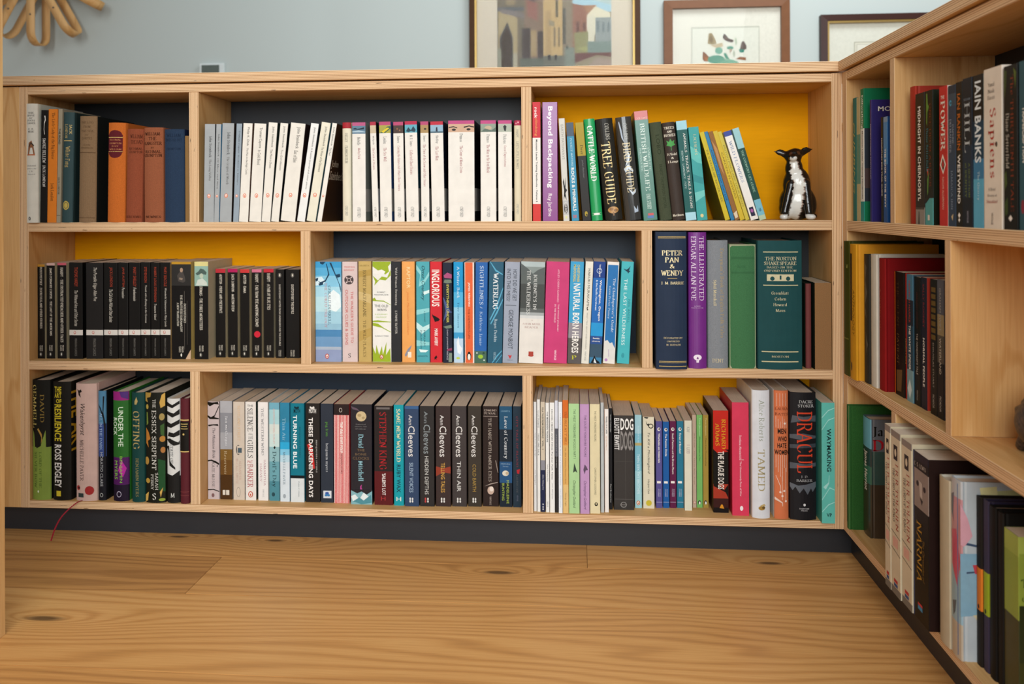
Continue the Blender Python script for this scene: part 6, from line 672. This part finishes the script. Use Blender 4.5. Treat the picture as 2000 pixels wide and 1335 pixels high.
# ---- oak floor: one base, every plank a part of it
def oak():
    m, nt, N, Lk, P = new_mat('oiled_oak')
    tc = N.new('ShaderNodeTexCoord'); oi = N.new('ShaderNodeObjectInfo')
    sep = N.new('ShaderNodeSeparateXYZ'); Lk.new(tc.outputs['Object'], sep.inputs[0])
    # knots: rings of grain around a few points, squashed along the plank
    def knot(kx, ky, sx, sy):
        v = N.new('ShaderNodeVectorMath'); v.operation = 'SUBTRACT'; v.inputs[1].default_value = (kx, ky, 0); Lk.new(geo, v.inputs[0])
        m2 = N.new('ShaderNodeVectorMath'); m2.operation = 'MULTIPLY'; m2.inputs[1].default_value = (sx, sy, 0); Lk.new(v.outputs[0], m2.inputs[0])
        l = N.new('ShaderNodeVectorMath'); l.operation = 'LENGTH'; Lk.new(m2.outputs[0], l.inputs[0])
        return l.outputs['Value']
    g = N.new('ShaderNodeNewGeometry'); geo = g.outputs['Position']
    def math_(op, a, b=None, c=None):
        n = N.new('ShaderNodeMath'); n.operation = op
        for i, v in enumerate((a, b, c)):
            if v is None: continue
            if isinstance(v, (int, float)): n.inputs[i].default_value = v
            else: Lk.new(v, n.inputs[i])
        return n.outputs[0]
    KN = [(0.239, -0.300, 4.2, 17.0), (0.955, -0.091, 5.0, 20.0), (1.45, -0.02, 6.0, 24.0), (0.30, 0.02, 7.0, 30.0), (0.50, 0.015, 8.0, 30.0)]
    ks = [knot(*k) for k in KN]
    near = ks[0]
    for k in ks[1:]: near = math_('MINIMUM', near, k)
    infl = math_('POWER', math_('MULTIPLY', near, -1.7), 1.0)
    infl = math_('EXPONENT', infl)
    mp = N.new('ShaderNodeMapping'); mp.inputs['Scale'].default_value = (1.15, 7.5, 1)
    Lk.new(tc.outputs['Object'], mp.inputs['Vector'])
    ofs = N.new('ShaderNodeVectorMath'); ofs.operation = 'ADD'; Lk.new(mp.outputs['Vector'], ofs.inputs[0])
    cr = N.new('ShaderNodeCombineXYZ'); Lk.new(math_('MULTIPLY', oi.outputs['Random'], 37.0), cr.inputs[0]); Lk.new(math_('MULTIPLY', oi.outputs['Random'], 91.0), cr.inputs[1])
    Lk.new(cr.outputs[0], ofs.inputs[1])
    n1 = N.new('ShaderNodeTexNoise'); n1.inputs['Scale'].default_value = 1.0; n1.inputs['Detail'].default_value = 2; n1.inputs['Roughness'].default_value = 0.45; n1.inputs['Distortion'].default_value = 0.35
    Lk.new(ofs.outputs[0], n1.inputs['Vector'])
    field = math_('MULTIPLY_ADD', sep.outputs[1], 52.0, math_('MULTIPLY_ADD', n1.outputs['Fac'], 7.5, math_('MULTIPLY', infl, 7.0)))
    rings = math_('SINE', math_('MULTIPLY', field, 6.283))
    rings = math_('POWER', math_('MULTIPLY_ADD', rings, 0.5, 0.5), 2.2)
    m3 = N.new('ShaderNodeMapping'); m3.inputs['Scale'].default_value = (10, 420, 1); Lk.new(tc.outputs['Object'], m3.inputs['Vector'])
    n3 = N.new('ShaderNodeTexNoise'); n3.inputs['Scale'].default_value = 1.0; n3.inputs['Detail'].default_value = 4; Lk.new(m3.outputs['Vector'], n3.inputs['Vector'])
    n4 = N.new('ShaderNodeTexNoise'); n4.inputs['Scale'].default_value = 0.8; n4.inputs['Detail'].default_value = 2; Lk.new(ofs.outputs[0], n4.inputs['Vector'])
    f = math_('MULTIPLY_ADD', rings, 0.2, math_('MULTIPLY_ADD', n3.outputs['Fac'], 0.42, math_('MULTIPLY', n4.outputs['Fac'], 0.35)))
    sc_ = N.new('ShaderNodeSeparateColor'); Lk.new(oi.outputs['Color'], sc_.inputs[0])
    f = math_('ADD', f, math_('MULTIPLY_ADD', sc_.outputs[0], 0.4, -0.2))
    rp = N.new('ShaderNodeValToRGB'); e = rp.color_ramp.elements
    e[0].position = 0.10; e[0].color = lin('#d9a869') + (1,)
    e[1].position = 0.85; e[1].color = lin('#8c5e32') + (1,)
    x = e.new(0.45); x.color = lin('#c08b4f') + (1,)
    Lk.new(f, rp.inputs['Fac'])
    kd = N.new('ShaderNodeMapRange'); kd.interpolation_type = 'SMOOTHSTEP'; kd.inputs[1].default_value = 0.20; kd.inputs[2].default_value = 0.05; kd.inputs[3].default_value = 0.0; kd.inputs[4].default_value = 0.85
    nk = math_('ADD', near, math_('MULTIPLY_ADD', n3.outputs['Fac'], 0.12, -0.06))
    Lk.new(nk, kd.inputs[0])
    mx = N.new('ShaderNodeMix'); mx.data_type = 'RGBA'; Lk.new(kd.outputs[0], mx.inputs['Factor']); Lk.new(rp.outputs['Color'], mx.inputs['A']); mx.inputs['B'].default_value = lin('#4a3420') + (1,)
    Lk.new(mx.outputs['Result'], P.inputs['Base Color'])
    P.inputs['Roughness'].default_value = 0.42; P.inputs['Specular IOR Level'].default_value = 0.35
    bp = N.new('ShaderNodeBump'); bp.inputs['Strength'].default_value = 0.12; bp.inputs['Distance'].default_value = 0.0006
    Lk.new(f, bp.inputs['Height']); Lk.new(bp.outputs['Normal'], P.inputs['Normal'])
    return m
OAK = oak()
fl = box('floor', (-2.4, -3.6, -0.04), (4.2, 1.2, -0.012), painted('#5a4630', 0.8, 'subfloor')); structure(fl, 'oak plank floor')
TONE = {(-0.062, 0): .45, (-0.062, 1): .3, (-0.205, 0): .85, (-0.205, 1): .42, (-0.428, 1): .38, (-0.63, 0): .6, (-0.63, 1): .55}
rows = [(-0.062, 0.16, [1.114]), (-0.205, -0.062, [0.427]), (-0.428, -0.205, [-1.2, 1.95]), (-0.63, -0.428, [-0.4]), (-0.83, -0.63, [1.3]), (-1.05, -0.83, [0.2]), (-1.27, -1.05, [1.7]), (-1.49, -1.27, [0.6]), (-1.71, -1.49, [1.2]), (-1.93, -1.71, [0.1]), (0.16, 0.38, [0.9]), (0.38, 0.60, [1.6]), (0.60, 0.82, [0.3]), (0.82, 1.04, [1.2]), (1.04, 1.2, [0.5])]
for y0, y1, js in rows:
    xs = [-2.4] + js + [4.2]
    for pi_, (a, b) in enumerate(zip(xs, xs[1:])):
        o = box('plank', (a+0.0003, y0+0.0003, -0.012), (b-0.0003, y1-0.0003, 0.0), OAK, None, 0.0005)
        o.color = (TONE.get((y0, pi_), 0.3+0.4*random.random()),)*3 + (1,); o.parent = fl; o.matrix_parent_inverse = fl.matrix_basis.inverted()
# ---- plastered wall beyond the bookcase
def plaster():
    m, nt, N, Lk, P = new_mat('plaster')
    nz = N.new('ShaderNodeTexNoise'); nz.inputs['Scale'].default_value = 240; nz.inputs['Detail'].default_value = 3
    tc = N.new('ShaderNodeTexCoord'); Lk.new(tc.outputs['Object'], nz.inputs['Vector'])
    bp = N.new('ShaderNodeBump'); bp.inputs['Strength'].default_value = 0.1; bp.inputs['Distance'].default_value = 0.001
    Lk.new(nz.outputs['Fac'], bp.inputs['Height']); Lk.new(bp.outputs['Normal'], P.inputs['Normal'])
    P.inputs['Base Color'].default_value = lin('#b6beba') + (1,); P.inputs['Roughness'].default_value = 0.9
    return m
YW = 1.2
structure(box('wall_back', (-2.4, YW, -0.04), (4.2, YW+0.1, 3.0), plaster()))
# ================================================================== bookcases
navy, yellow, black = painted('#16293a', 0.5), painted('#e29a00', 0.8), painted('#14171b', 0.5)
dk = painted('#1b2026', 0.5)
bc = empty('bookcase', (0.785, 0.075, 0)); tag(bc, 'long low birch plywood bookcase with nine bays facing the viewer', 'bookcase')
def under(root):
    class U: pass
    inv = Matrix.Translation(-Vector(root.location))
    def put(o):
        o.parent = root; o.matrix_parent_inverse = inv; return o
    return put
put = under(bc)
def bd(name, a, b, ax, grain): return put(board(name, a, b, ax, None, grain))
bd('side_panel', (-0.018, 0, S3B), (0.0, D, ZPT), 0, 2)
bd('side_panel', (1.5695, 0, S3B), (XR, D, ZPT), 0, 2)
bd('top_panel', (0.0001, 0, ZT), (1.5694, D, ZPT), 2, 0)
bd('shelf', (0.0001, 0, S1B), (1.5694, D, S1T), 2, 0)
bd('shelf', (0.0001, 0, S2B), (1.5694, D, S2T), 2, 0)
bd('bottom_panel', (0.0001, 0, S3B), (1.5694, D, S3T), 2, 0)
for xa, xb, za, zb_ in ((0.3350, 0.3547, S1T, ZT), (0.9929, 1.0121, S1T, ZT), (0.5598, 0.5795, S2T, S1B), (1.2193, 1.2391, S2T, S1B), (0.3350, 0.3547, S3T, S2B), (0.9929, 1.0121, S3T, S2B)):
    bd('divider', (xa, 0, za+0.0001), (xb, D, zb_-0.0001), 0, 2)
for xa, xb, za, zb_, m in ((0, .335, S1T, ZT, black), (.3547, .9929, S1T, ZT, dk), (1.0121, 1.5695, S1T, ZT, yellow), (0, .5598, S2T, S1B, yellow), (.5795, 1.2193, S2T, S1B, navy), (1.2391, 1.5695, S2T, S1B, black), (0, .335, S3T, S2B, black), (.3547, .9929, S3T, S2B, navy), (1.0121, 1.5695, S3T, S2B, yellow)):
    put(box('back_panel', (xa-0.006, D+0.0002, za-0.006), (xb+0.006, D+0.0062, zb_+0.006), m))
put(box('packer', (-0.31, 0.012, ZPT+0.0001), (1.56, D-0.004, ZCB-0.0001), painted('#3a2a1a', 0.8)))
bd('filler_panel', (-0.32, 0.0005, S3B), (-0.0182, 0.0185, ZPT), 1, 2)
put(box('plinth', (-0.32, 0.035, 0), (1.62, 0.053, S3B-0.0002), painted('#282a2e', 0.4)))
wt = board('worktop', (-0.32, -0.008, ZCB), (1.5798, 0.158, ZC), 2, None, 0)
tag(wt, 'long plywood top running along the main bookcase', 'worktop')
sb = empty('bookcase', (1.663, -0.6, 0)); tag(sb, 'birch plywood bookcase returning toward the viewer on the right', 'bookcase')
put = under(sb)
YE = -1.15
bd('side_panel', (XR, -0.0243, S3B), (XR+D, -0.0002, ZPT), 1, 2)
bd('side_panel', (XR, YE-0.018, S3B), (XR+D, YE, ZPT), 1, 2)
for nm, za, zb_ in (('top_panel', ZT, ZPT), ('shelf', S1B, S1T), ('shelf', S2B, S2T), ('bottom_panel', S3B, S3T)):
    bd(nm, (XR, YE+0.0001, za), (XR+D, -0.0244, zb_), 2, 1)
for ya, yb, za, zb_ in ((-0.2418, -0.2243, S1T, ZT), (-0.4236, -0.4077, S2T, S1B), (-0.2418, -0.2243, S3T, S2B), (-0.98, -0.962, S1T, ZT), (-0.98, -0.962, S3T, S2B)):
    bd('divider', (XR, ya, za+0.0001), (XR+D, yb, zb_-0.0001), 1, 2)
for ya, yb, za, zb_, m in ((-0.2243, -0.0243, S1T, ZT, yellow), (YE, -0.2418, S1T, ZT, dk), (-0.4077, -0.0243, S2T, S1B, dk), (YE, -0.4236, S2T, S1B, yellow), (-0.2243, -0.0243, S3T, S2B, navy), (YE, -0.2418, S3T, S2B, dk)):
    put(box('back_panel', (XR+D+0.0002, ya-0.006, za-0.006), (XR+D+0.0062, yb+0.006, zb_+0.006), m))
put(box('plinth', (XR+0.025, YE-0.018, 0), (XR+0.043, 0.034, S3B-0.0002), painted('#282a2e', 0.4)))
put(box('packer', (XR+0.012, YE, ZPT+0.0001), (XR+D-0.004, -0.002, ZCB-0.0001), painted('#3a2a1a', 0.8)))
wt = board('worktop', (1.580, YE-0.02, ZCB), (1.75, 0.158, ZC), 2, None, 1)
tag(wt, 'plywood top of the side bookcase, slanting up to the right', 'worktop')
# ---- out of focus plywood upright at the left edge, nearer the camera
pt = board('partition_panel', (0.1941, -1.45, 0.0), (0.2121, -0.35, 2.1), 0, None, 2)  # unseen length toward the camera is added to shade the left bays
tag(pt, 'blurred plywood upright cut off by the left picture edge', 'panel')
# ================================================================== books
for i, r in enumerate(BOOKS):
    make_book(i, r)
# ================================================================== on the wall beyond: framed pictures, control panel, bentwood star
def wx(px): return 0.7379+(px-918)*0.001744
def wz(py): return 1.2555-(py-60)*0.001744
def flat_print(name, polys, y, parent, step=0.00025):
    V, F, FM, mats = [], [], [], []
    for k, (c, pts) in enumerate(polys):
        m = flat(c, 0.7, 'print')
        if m not in mats: mats.append(m)
        n = len(V)
        ar = sum(pts[i][0]*pts[(i+1) % len(pts)][1]-pts[(i+1) % len(pts)][0]*pts[i][1] for i in range(len(pts)))
        if ar < 0: pts = pts[::-1]
        V += [(p[0], y-step*k, p[1]) for p in pts]; F.append(tuple(range(n, n+len(pts)))); FM.append(mats.index(m))
    o = mesh_obj(name, V, F, mats, FM, parent); o['kind'] = 'stuff'
    return o
def glass():
    if 'glass' in MATS: return MATS['glass']
    m, nt, N, Lk, P = new_mat('picture_glass')
    N.remove(P)
    tr = N.new('ShaderNodeBsdfTransparent'); gl = N.new('ShaderNodeBsdfGlossy'); gl.inputs['Roughness'].default_value = 0.02
    fr = N.new('ShaderNodeFresnel'); fr.inputs[0].default_value = 1.13
    mx = N.new('ShaderNodeMixShader')
    Lk.new(fr.outputs[0], mx.inputs[0]); Lk.new(tr.outputs[0], mx.inputs[1]); Lk.new(gl.outputs[0], mx.inputs[2])
    Lk.new(mx.outputs[0], N['Material Output'].inputs['Surface'])
    MATS['glass'] = m; return m
def frame_picture(label, x0, x1, z0, z1, fw, depth, fcol, gilt, matcol, art, tilt=0.0):
    t = empty('framed_picture', ((x0+x1)/2, YW, z0)); tag(t, label, 'picture', 'pictures on the far wall')
    inv = Matrix.Translation((-(x0+x1)/2, -YW, -z0))
    def put(o): o.parent = t; o.matrix_parent_inverse = inv; return o
    fm = flat(fcol, 0.4, 'cover')
    # mitred frame: four mouldings
    def rail(a, b, inward):
        # a,b outer corners (x,z); inward offsets give the inner corners
        (ax, az), (bx, bz) = a, b
        ia, ib = inward
        yf, yb = YW-depth, YW-0.001
        V = [(ax, yb, az), (bx, yb, bz), (bx, yf+0.004, bz), (ax, yf+0.004, az), (ia[0], yb, ia[1]), (ib[0], yb, ib[1]), (ib[0], yf, ib[1]), (ia[0], yf, ia[1])]
        F = [(0, 1, 2, 3), (3, 2, 6, 7), (7, 6, 5, 4), (4, 5, 1, 0), (0, 3, 7, 4), (1, 5, 6, 2)]
        o = put(mesh_obj('frame_rail', V, F, [fm]))
        bm = bmesh.new(); bm.from_mesh(o.data); bmesh.ops.recalc_face_normals(bm, faces=bm.faces[:]); bm.to_mesh(o.data); bm.free()
    o = [(x0, z0), (x1, z0), (x1, z1), (x0, z1)]; i = [(x0+fw, z0+fw), (x1-fw, z0+fw), (x1-fw, z1-fw), (x0+fw, z1-fw)]
    for k in range(4): rail(o[k], o[(k+1) % 4], (i[k], i[(k+1) % 4]))
    if gilt:
        g = flat('#a88a4a', 0.35, 'gilt', 0.5); s = fw; e = 0.006
        for a, b in (((x0+s, z0+s), (x0+s+e, z1-s)), ((x1-s-e, z0+s), (x1-s, z1-s)), ((x0+s+e, z1-s-e), (x1-s-e, z1-s)), ((x0+s+e, z0+s), (x1-s-e, z0+s+e))):
            put(box('slip', (a[0], YW-depth+0.004, a[1]), (b[0], YW-0.004, b[1]), g))
    put(box('mount', (x0+fw*0.8, YW-0.006, z0+fw*0.8), (x1-fw*0.8, YW-0.002, z1-fw*0.8), flat(matcol, 0.9, 'paper')))
    if art: put(flat_print('artwork', art, YW-0.0062, None, 0.00002))
    put(box('glazing', (x0+fw, YW-0.0135, z0+fw), (x1-fw, YW-0.0125, z1-fw), glass()))
def q(c, *p):      # polygon given in crop units of the street picture
    return (c, [(wx(880+p[k]/4.545), wz(p[k+1]/4.545)) for k in range(0, len(p), 2)])
def qr(c, x0, y0, x1, y1): return q(c, x0, y0, x1, y0, x1, y1, x0, y1)
ST = [qr('#8e846c', 420, -560, 1430, 900), qr('#9fbcc4', 1080, -560, 1430, 120), q('#a9b9b4', 1180, -300, 1430, -200, 1430, 60, 1250, 10),
      qr('#6f6553', 420, -560, 660, 640), qr('#8d7f63', 500, -100, 580, 40), q('#a2926e', 430, 90, 520, 110, 600, 160, 600, 640, 430, 640),
      q('#4f4a45', 440, 640, 440, 330, 510, 190, 560, 330, 560, 640), q('#3f3226', 455, 640, 455, 340, 508, 230, 548, 340, 548, 640), qr('#5b5a5a', 420, 60, 660, 95), q('#77706a', 450, 70, 640, 110, 820, 250, 820, 290, 640, 160, 450, 110),
      qr('#7d6a58', 660, -560, 830, 640), qr('#463c36', 640, 250, 715, 520), qr('#463c36', 780, 280, 830, 540), qr('#9b8662', 720, 270, 770, 500), qr('#5b4a44', 690, -200, 760, 80), q('#8a5f52', 680, 0, 780, 30, 780, 190, 690, 150),
      qr('#b49a6c', 830, -560, 1010, 640), qr('#a68d62', 850, 100, 900, 640), qr('#7d6f55', 920, 250, 940, 420), qr('#7d6f55', 960, 250, 978, 420), qr('#5e5846', 940, -200, 962, 160), q('#8b8168', 880, 180, 930, 200, 930, 240, 880, 230), qr('#857a66', 1000, -560, 1090, 640), qr('#5a564c', 1000, 80, 1030, 400),
      q('#8d6553', 1090, 40, 1180, 60, 1260, 90, 1240, 460, 1090, 480), qr('#6b4f44', 1120, 200, 1150, 300), qr('#6b4f44', 1180, 210, 1205, 290), q('#a07a5e', 1180, 60, 1300, 60, 1300, 100, 1220, 130),
      q('#cfc8ae', 1215, 150, 1290, 70, 1420, 130, 1430, 300, 1215, 330), qr('#8d9490', 1290, 170, 1430, 480), qr('#6f7a78', 1300, 200, 1325, 300), qr('#6f7a78', 1350, 210, 1370, 300), qr('#6f7a78', 1395, 215, 1415, 300), q('#c9c4ae', 1215, 170, 1280, 140, 1280, 400, 1215, 400),
      q('#88865e', 1100, 300, 1230, 290, 1220, 480, 1110, 480), q('#9a9a6a', 1120, 440, 1220, 420, 1220, 470), qr('#77857c', 1220, 380, 1430, 480), q('#6b4a44', 1110, 480, 1430, 480, 1430, 520, 1300, 500, 1110, 570), q('#9a8a7c', 1180, 640, 1300, 520, 1430, 540, 1430, 640), qr('#5f6358', 620, 520, 830, 640), qr('#6a6a5e', 830, 500, 1110, 640), qr('#7b8276', 1020, 430, 1105, 640), qr('#33302a', 870, 490, 895, 540), qr('#33302a', 930, 490, 950, 540), qr('#a39b84', 560, 470, 600, 640), qr('#8b8b78', 425, 430, 455, 640), q('#4c5048', 1030, 420, 1050, 410, 1050, 445, 1030, 445)]
frame_picture('tall framed street scene of old buildings, left of the three pictures', wx(918), wx(1250), 1.03, 1.70, 0.019, 0.026, '#4c3524', True, '#c9beaa', ST)
def ell(c, x, y, rx, ry, n=10, a=0.0):
    return (c, [(wx(1260+(x+rx*math.cos(2*PI*k/n)*math.cos(a)-ry*math.sin(2*PI*k/n)*math.sin(a))/3.571), wz((y+rx*math.cos(2*PI*k/n)*math.sin(a)+ry*math.sin(2*PI*k/n)*math.cos(a))/3.571)) for k in range(n)])
def b3(c, *p): return (c, [(wx(1260+p[k]/3.571), wz(p[k+1]/3.571)) for k in range(0, len(p), 2)])
BF = [b3('#b9b9aa', 312, 216, 772, 216, 772, 900, 312, 900), b3('#d6d6c8', 320, 226, 766, 226, 766, 900, 320, 900),
      b3('#9a8a68', 422, 330, 430, 262, 450, 256, 470, 290, 484, 330, 455, 340), b3('#75664c', 432, 300, 445, 270, 462, 300, 450, 330), b3('#b9a888', 440, 345, 520, 325, 530, 350, 480, 360),
      b3('#574a44', 524, 292, 534, 262, 552, 280, 562, 296, 600, 310, 590, 326, 560, 320, 540, 310), b3('#8f7b6c', 540, 286, 556, 300, 548, 306),
      b3('#635650', 640, 372, 652, 322, 668, 318, 684, 350, 684, 372, 660, 380), b3('#2f7a68', 632, 372, 672, 376, 664, 396, 640, 396),
      ell('#6fa08a', 498, 380, 26, 24), ell('#5c927c', 575, 362, 24, 12), b3('#4f8a72', 530, 400, 545, 395, 570, 440, 545, 440), b3('#a9b49a', 604, 300, 614, 290, 622, 330, 612, 350), b3('#a58f7a', 570, 368, 590, 372, 572, 404),
      b3('#7c5236', 388, 436, 390, 384, 405, 392, 430, 420, 452, 430, 440, 452, 400, 452), b3('#a8693c', 396, 420, 420, 425, 440, 445, 410, 450), b3('#8a5a3c', 610, 440, 640, 424, 680, 430, 680, 450), ell('#a8b09a', 600, 402, 8, 22), ell('#59907a', 480, 440, 60, 30), ell('#6f9f86', 560, 480, 80, 40)]
frame_picture('butterfly print in a mid brown wooden frame, middle of the three pictures', wx(1295), wx(1531.5), 0.92, 1.3445, 0.0285, 0.022, '#7a5238', False, '#d9d6c8', BF)
PL = [b3('#a9a693', 1398, 338, 2300, 338, 2300, 900, 1398, 900), b3('#d3d0bf', 1404, 344, 2300, 344, 2300, 900, 1404, 900), b3('#b3b09f', 1414, 354, 2290, 354, 2290, 900, 1414, 900), b3('#d6d3c4', 1418, 358, 2286, 358, 2286, 900, 1418, 900)]
frame_picture('dark mahogany frame with pale mount, right of the three pictures', wx(1588), wx(1900), 0.90, 1.2835, 0.021, 0.026, '#3a201a', True, '#d3d2c4', PL)
# ---- heating control
t = empty('wall_thermostat', (wx(394), YW, wz(160))); tag(t, 'small white framed control panel low on the far wall', 'thermostat')
inv = Matrix.Translation(-Vector(t.location))
for o in (box('casing', (wx(369), YW-0.014, wz(164)), (wx(420), YW-0.001, wz(112.5)), flat('#d5dcda', 0.4, 'cover'), None, 0.002), box('screen', (wx(374), YW-0.016, wz(156)), (wx(410.5), YW-0.0142, wz(116.5)), flat('#59625c', 0.15, 'cover'), None, 0.0005)):
    o.parent = t; o.matrix_parent_inverse = inv
# ---- bentwood star of looped strips
HX, HZ = -0.766, 1.486
t = empty('bentwood_star', (HX, YW, HZ)); tag(t, 'star of looped pale bentwood strips hung on the far wall', 'wall ornament')
wood = birch(2)
for k in range(12):
    a = -PI/2+k*PI/6
    R, hw = 0.262, 0.0148
    prof = [(0.01, -0.125)]
    for j in range(5): prof.append((0.01+(R-0.05)*(j+1)/5, -0.122))
    for j in range(1, 10):
        b_ = -PI/2+PI*j/10; prof.append((R-0.04+0.040*math.cos(b_), -0.082+0.040*math.sin(b_)))
    for j in range(6): prof.append((R-0.04-(R-0.06)*(j)/5, -0.042))
    V, F = [], []
    for (r, y) in prof:
        V += [(r*math.cos(a)+hw*math.sin(a), y, r*math.sin(a)-hw*math.cos(a)), (r*math.cos(a)-hw*math.sin(a), y, r*math.sin(a)+hw*math.cos(a))]
    for j in range(len(prof)-1): F.append((2*j, 2*j+1, 2*j+3, 2*j+2))
    o = mesh_obj('wooden_loop', V, F, [wood], None, t, True)
    o.location = (0, (0.003 if k % 2 else 0), 0)
    md = o.modifiers.new('thickness', 'SOLIDIFY'); md.thickness = 0.003; md.offset = 0
    bm = bmesh.new(); bmesh.ops.create_cone(bm, cap_ends=True, segments=10, radius1=0.003, radius2=0.003, depth=0.002)
    s = bm_obj('screw', bm, [flat('#6a6660', 0.3, 'gilt', 0.8)], o); s.rotation_euler = (PI/2, 0, 0); s.location = (0.163*math.cos(a), -0.1245, 0.163*math.sin(a))
bm = bmesh.new(); bmesh.ops.create_cone(bm, cap_ends=True, segments=24, radius1=0.03, radius2=0.03, depth=0.12)
o = bm_obj('hub', bm, [wood], t); o.rotation_euler = (PI/2, 0, 0); o.location = (0, -0.062, 0)
# ================================================================== glazed figurines
def blob(name, parts, voxel, paint, rough, parent, smooth=6, rotz=0):
    """one continuous body grown from overlapping ellipsoids and tapered limbs"""
    bm = bmesh.new()
    for p in parts:
        if p[0] == 'e':
            _, c, r = p
            m = Matrix.Translation(c) @ Matrix.Diagonal((*r, 1))
            bmesh.ops.create_icosphere(bm, subdivisions=3, radius=1.0, matrix=m)
        else:
            _, a, b, ra, rb = p; a, b = Vector(a), Vector(b); n = 10
            for k in range(n+1):
                s = k/n; r = ra+(rb-ra)*s
                bmesh.ops.create_icosphere(bm, subdivisions=2, radius=r, matrix=Matrix.Translation(a.lerp(b, s)))
    tmp = bm_obj('tmp', bm, [])
    md = tmp.modifiers.new('r', 'REMESH'); md.mode = 'VOXEL'; md.voxel_size = voxel
    sm = tmp.modifiers.new('s', 'SMOOTH'); sm.iterations = smooth; sm.factor = 0.5
    dg = bpy.context.evaluated_depsgraph_get(); dg.update()
    me = bpy.data.meshes.new_from_object(tmp.evaluated_get(dg))
    bpy.data.objects.remove(tmp)
    me.name = name
    at = me.color_attributes.new('paint', 'FLOAT_COLOR', 'POINT')
    for i, v in enumerate(me.vertices):
        at.data[i].color = lin(paint(v.co*1000)) + (1,)
    me.polygons.foreach_set('use_smooth', [True]*len(me.polygons))
    m, nt, N, Lk, P = new_mat('glaze')
    a = N.new('ShaderNodeAttribute'); a.attribute_name = 'paint'; Lk.new(a.outputs['Color'], P.inputs['Base Color'])
    P.inputs['Roughness'].default_value = rough
    nz = N.new('ShaderNodeTexNoise'); nz.inputs['Scale'].default_value = 170; nz.inputs['Detail'].default_value = 3
    tc = N.new('ShaderNodeTexCoord'); Lk.new(tc.outputs['Object'], nz.inputs['Vector'])
    bp = N.new('ShaderNodeBump'); bp.inputs['Strength'].default_value = 0.35; bp.inputs['Distance'].default_value = 0.0012
    Lk.new(nz.outputs['Fac'], bp.inputs['Height']); Lk.new(bp.outputs['Normal'], P.inputs['Normal'])
    me.materials.clear(); me.materials.append(m)
    return link(bpy.data.objects.new(name, me), parent)
mm = lambda *v: tuple(x/1000 for x in v)
CAT = [('e', mm(4, 10, 34), mm(34, 32, 36)), ('e', mm(1, 2, 66), mm(26, 24, 36)), ('e', mm(-5, -2, 98), mm(16.5, 16, 22)), ('e', mm(-7, -5, 121), mm(16.5, 16, 14.5)), ('e', mm(-11, -19, 117), mm(8.5, 9, 6.5)),
       ('e', mm(-3, -3, 129), mm(13, 12, 8)), ('c', mm(-19, -2, 124), mm(-43, -4, 131), .0075, .0012), ('e', mm(-31, -3, 129), mm(9, 3.4, 6.2)), ('c', mm(6, -2, 126), mm(31, -3, 135.5), .0078, .0012), ('e', mm(18, -3, 133), mm(9.5, 3.4, 6.2)),
       ('c', mm(-14, -16, 66), mm(-29, -22, 8), .009, .0075), ('c', mm(12, -17, 68), mm(17, -25, 8), .010, .008), ('e', mm(-31, -29, 5), mm(8, 11, 6)), ('e', mm(18, -31, 5), mm(9.5, 12, 6)), ('e', mm(24, 6, 28), mm(14, 27, 28)), ('e', mm(-16, 8, 22), mm(15, 24, 23)), ('c', mm(20, 30, 8), mm(36, 6, 6), .006, .005)]
def cat_paint(p):
    x, y, z = p
    d = lambda cx, cy, cz: math.sqrt((x-cx)**2+(y-cy)**2+(z-cz)**2)
    if z < 10 and y < -19 and (abs(x+31) < 10 or abs(x-18) < 11): return '#d8d8d4'
    if d(-14, -27.5, 119.5) < 3.6: return '#15110d'
    if d(-11.5, -26, 113.5) < 8.0 and z < 119.5: return '#dcdad4'
    if d(-15.5, -18.5, 126) < 3.4 or d(0, -17.5, 127) < 3.6: return '#4a2a18'
    if z < 112 and y < 4:
        xc = -9+z*0.12 if z < 70 else -0.6-(z-70)*0.21
        hw = 9.5+1.2*math.sin(z*0.5)+0.8*math.sin(z*1.3+1) if z < 95 else 6.0+0.8*math.sin(z)
        if abs(x-xc) < hw: return '#dfe0da'
        if abs(x-xc-0.5) < hw+1.2: return '#9a8478'
    if abs(x) > 25 and z > 122 and y < -6.5: return '#33241a'
    return '#14110f'
cat = blob('cat_figurine', CAT, 0.0019, cat_paint, 0.14, None)
cat.location = (1.519, 0.052, S1T+0.001)
tag(cat, 'glazed black and white seated cat figurine with ears held out', 'figurine')
HOG = [('e', mm(0, 0, 42), mm(52, 42, 40)), ('e', mm(4, 26, 34), mm(36, 22, 26)), ('c', mm(-18, 36, 26), mm(-24, 42, 5), .010, .008), ('c', mm(18, 36, 26), mm(18, 44, 5), .010, .008), ('c', mm(-22, -28, 20), mm(-26, -32, 5), .010, .009), ('c', mm(22, -28, 20), mm(24, -32, 5), .010, .009)]
random.seed(3)
for k in range(70):
    th, ph = random.uniform(0, 2*PI), random.uniform(0.15, 1.4)
    c = Vector((50*math.cos(th)*math.cos(ph*0.9), 40*math.sin(th)*math.cos(ph*0.9), 42+38*math.sin(ph)))
    HOG.append(('e', mm(*c), mm(4.5, 4.5, 5.5)))
def hog_paint(p):
    n = math.sin(p.x*0.7)*math.sin(p.y*0.8)*math.sin(p.z*0.9+1)
    return '#5a4636' if n > 0.15 else ('#43352b' if n > -0.2 else '#2c231d')
hog = blob('stone_figurine', HOG, 0.003, hog_paint, 0.45, None, 2)
hog.location = (1.672, -0.521, S2T+0.0015)
tag(hog, 'rough brown animal figurine cut off by the right picture edge', 'figurine')
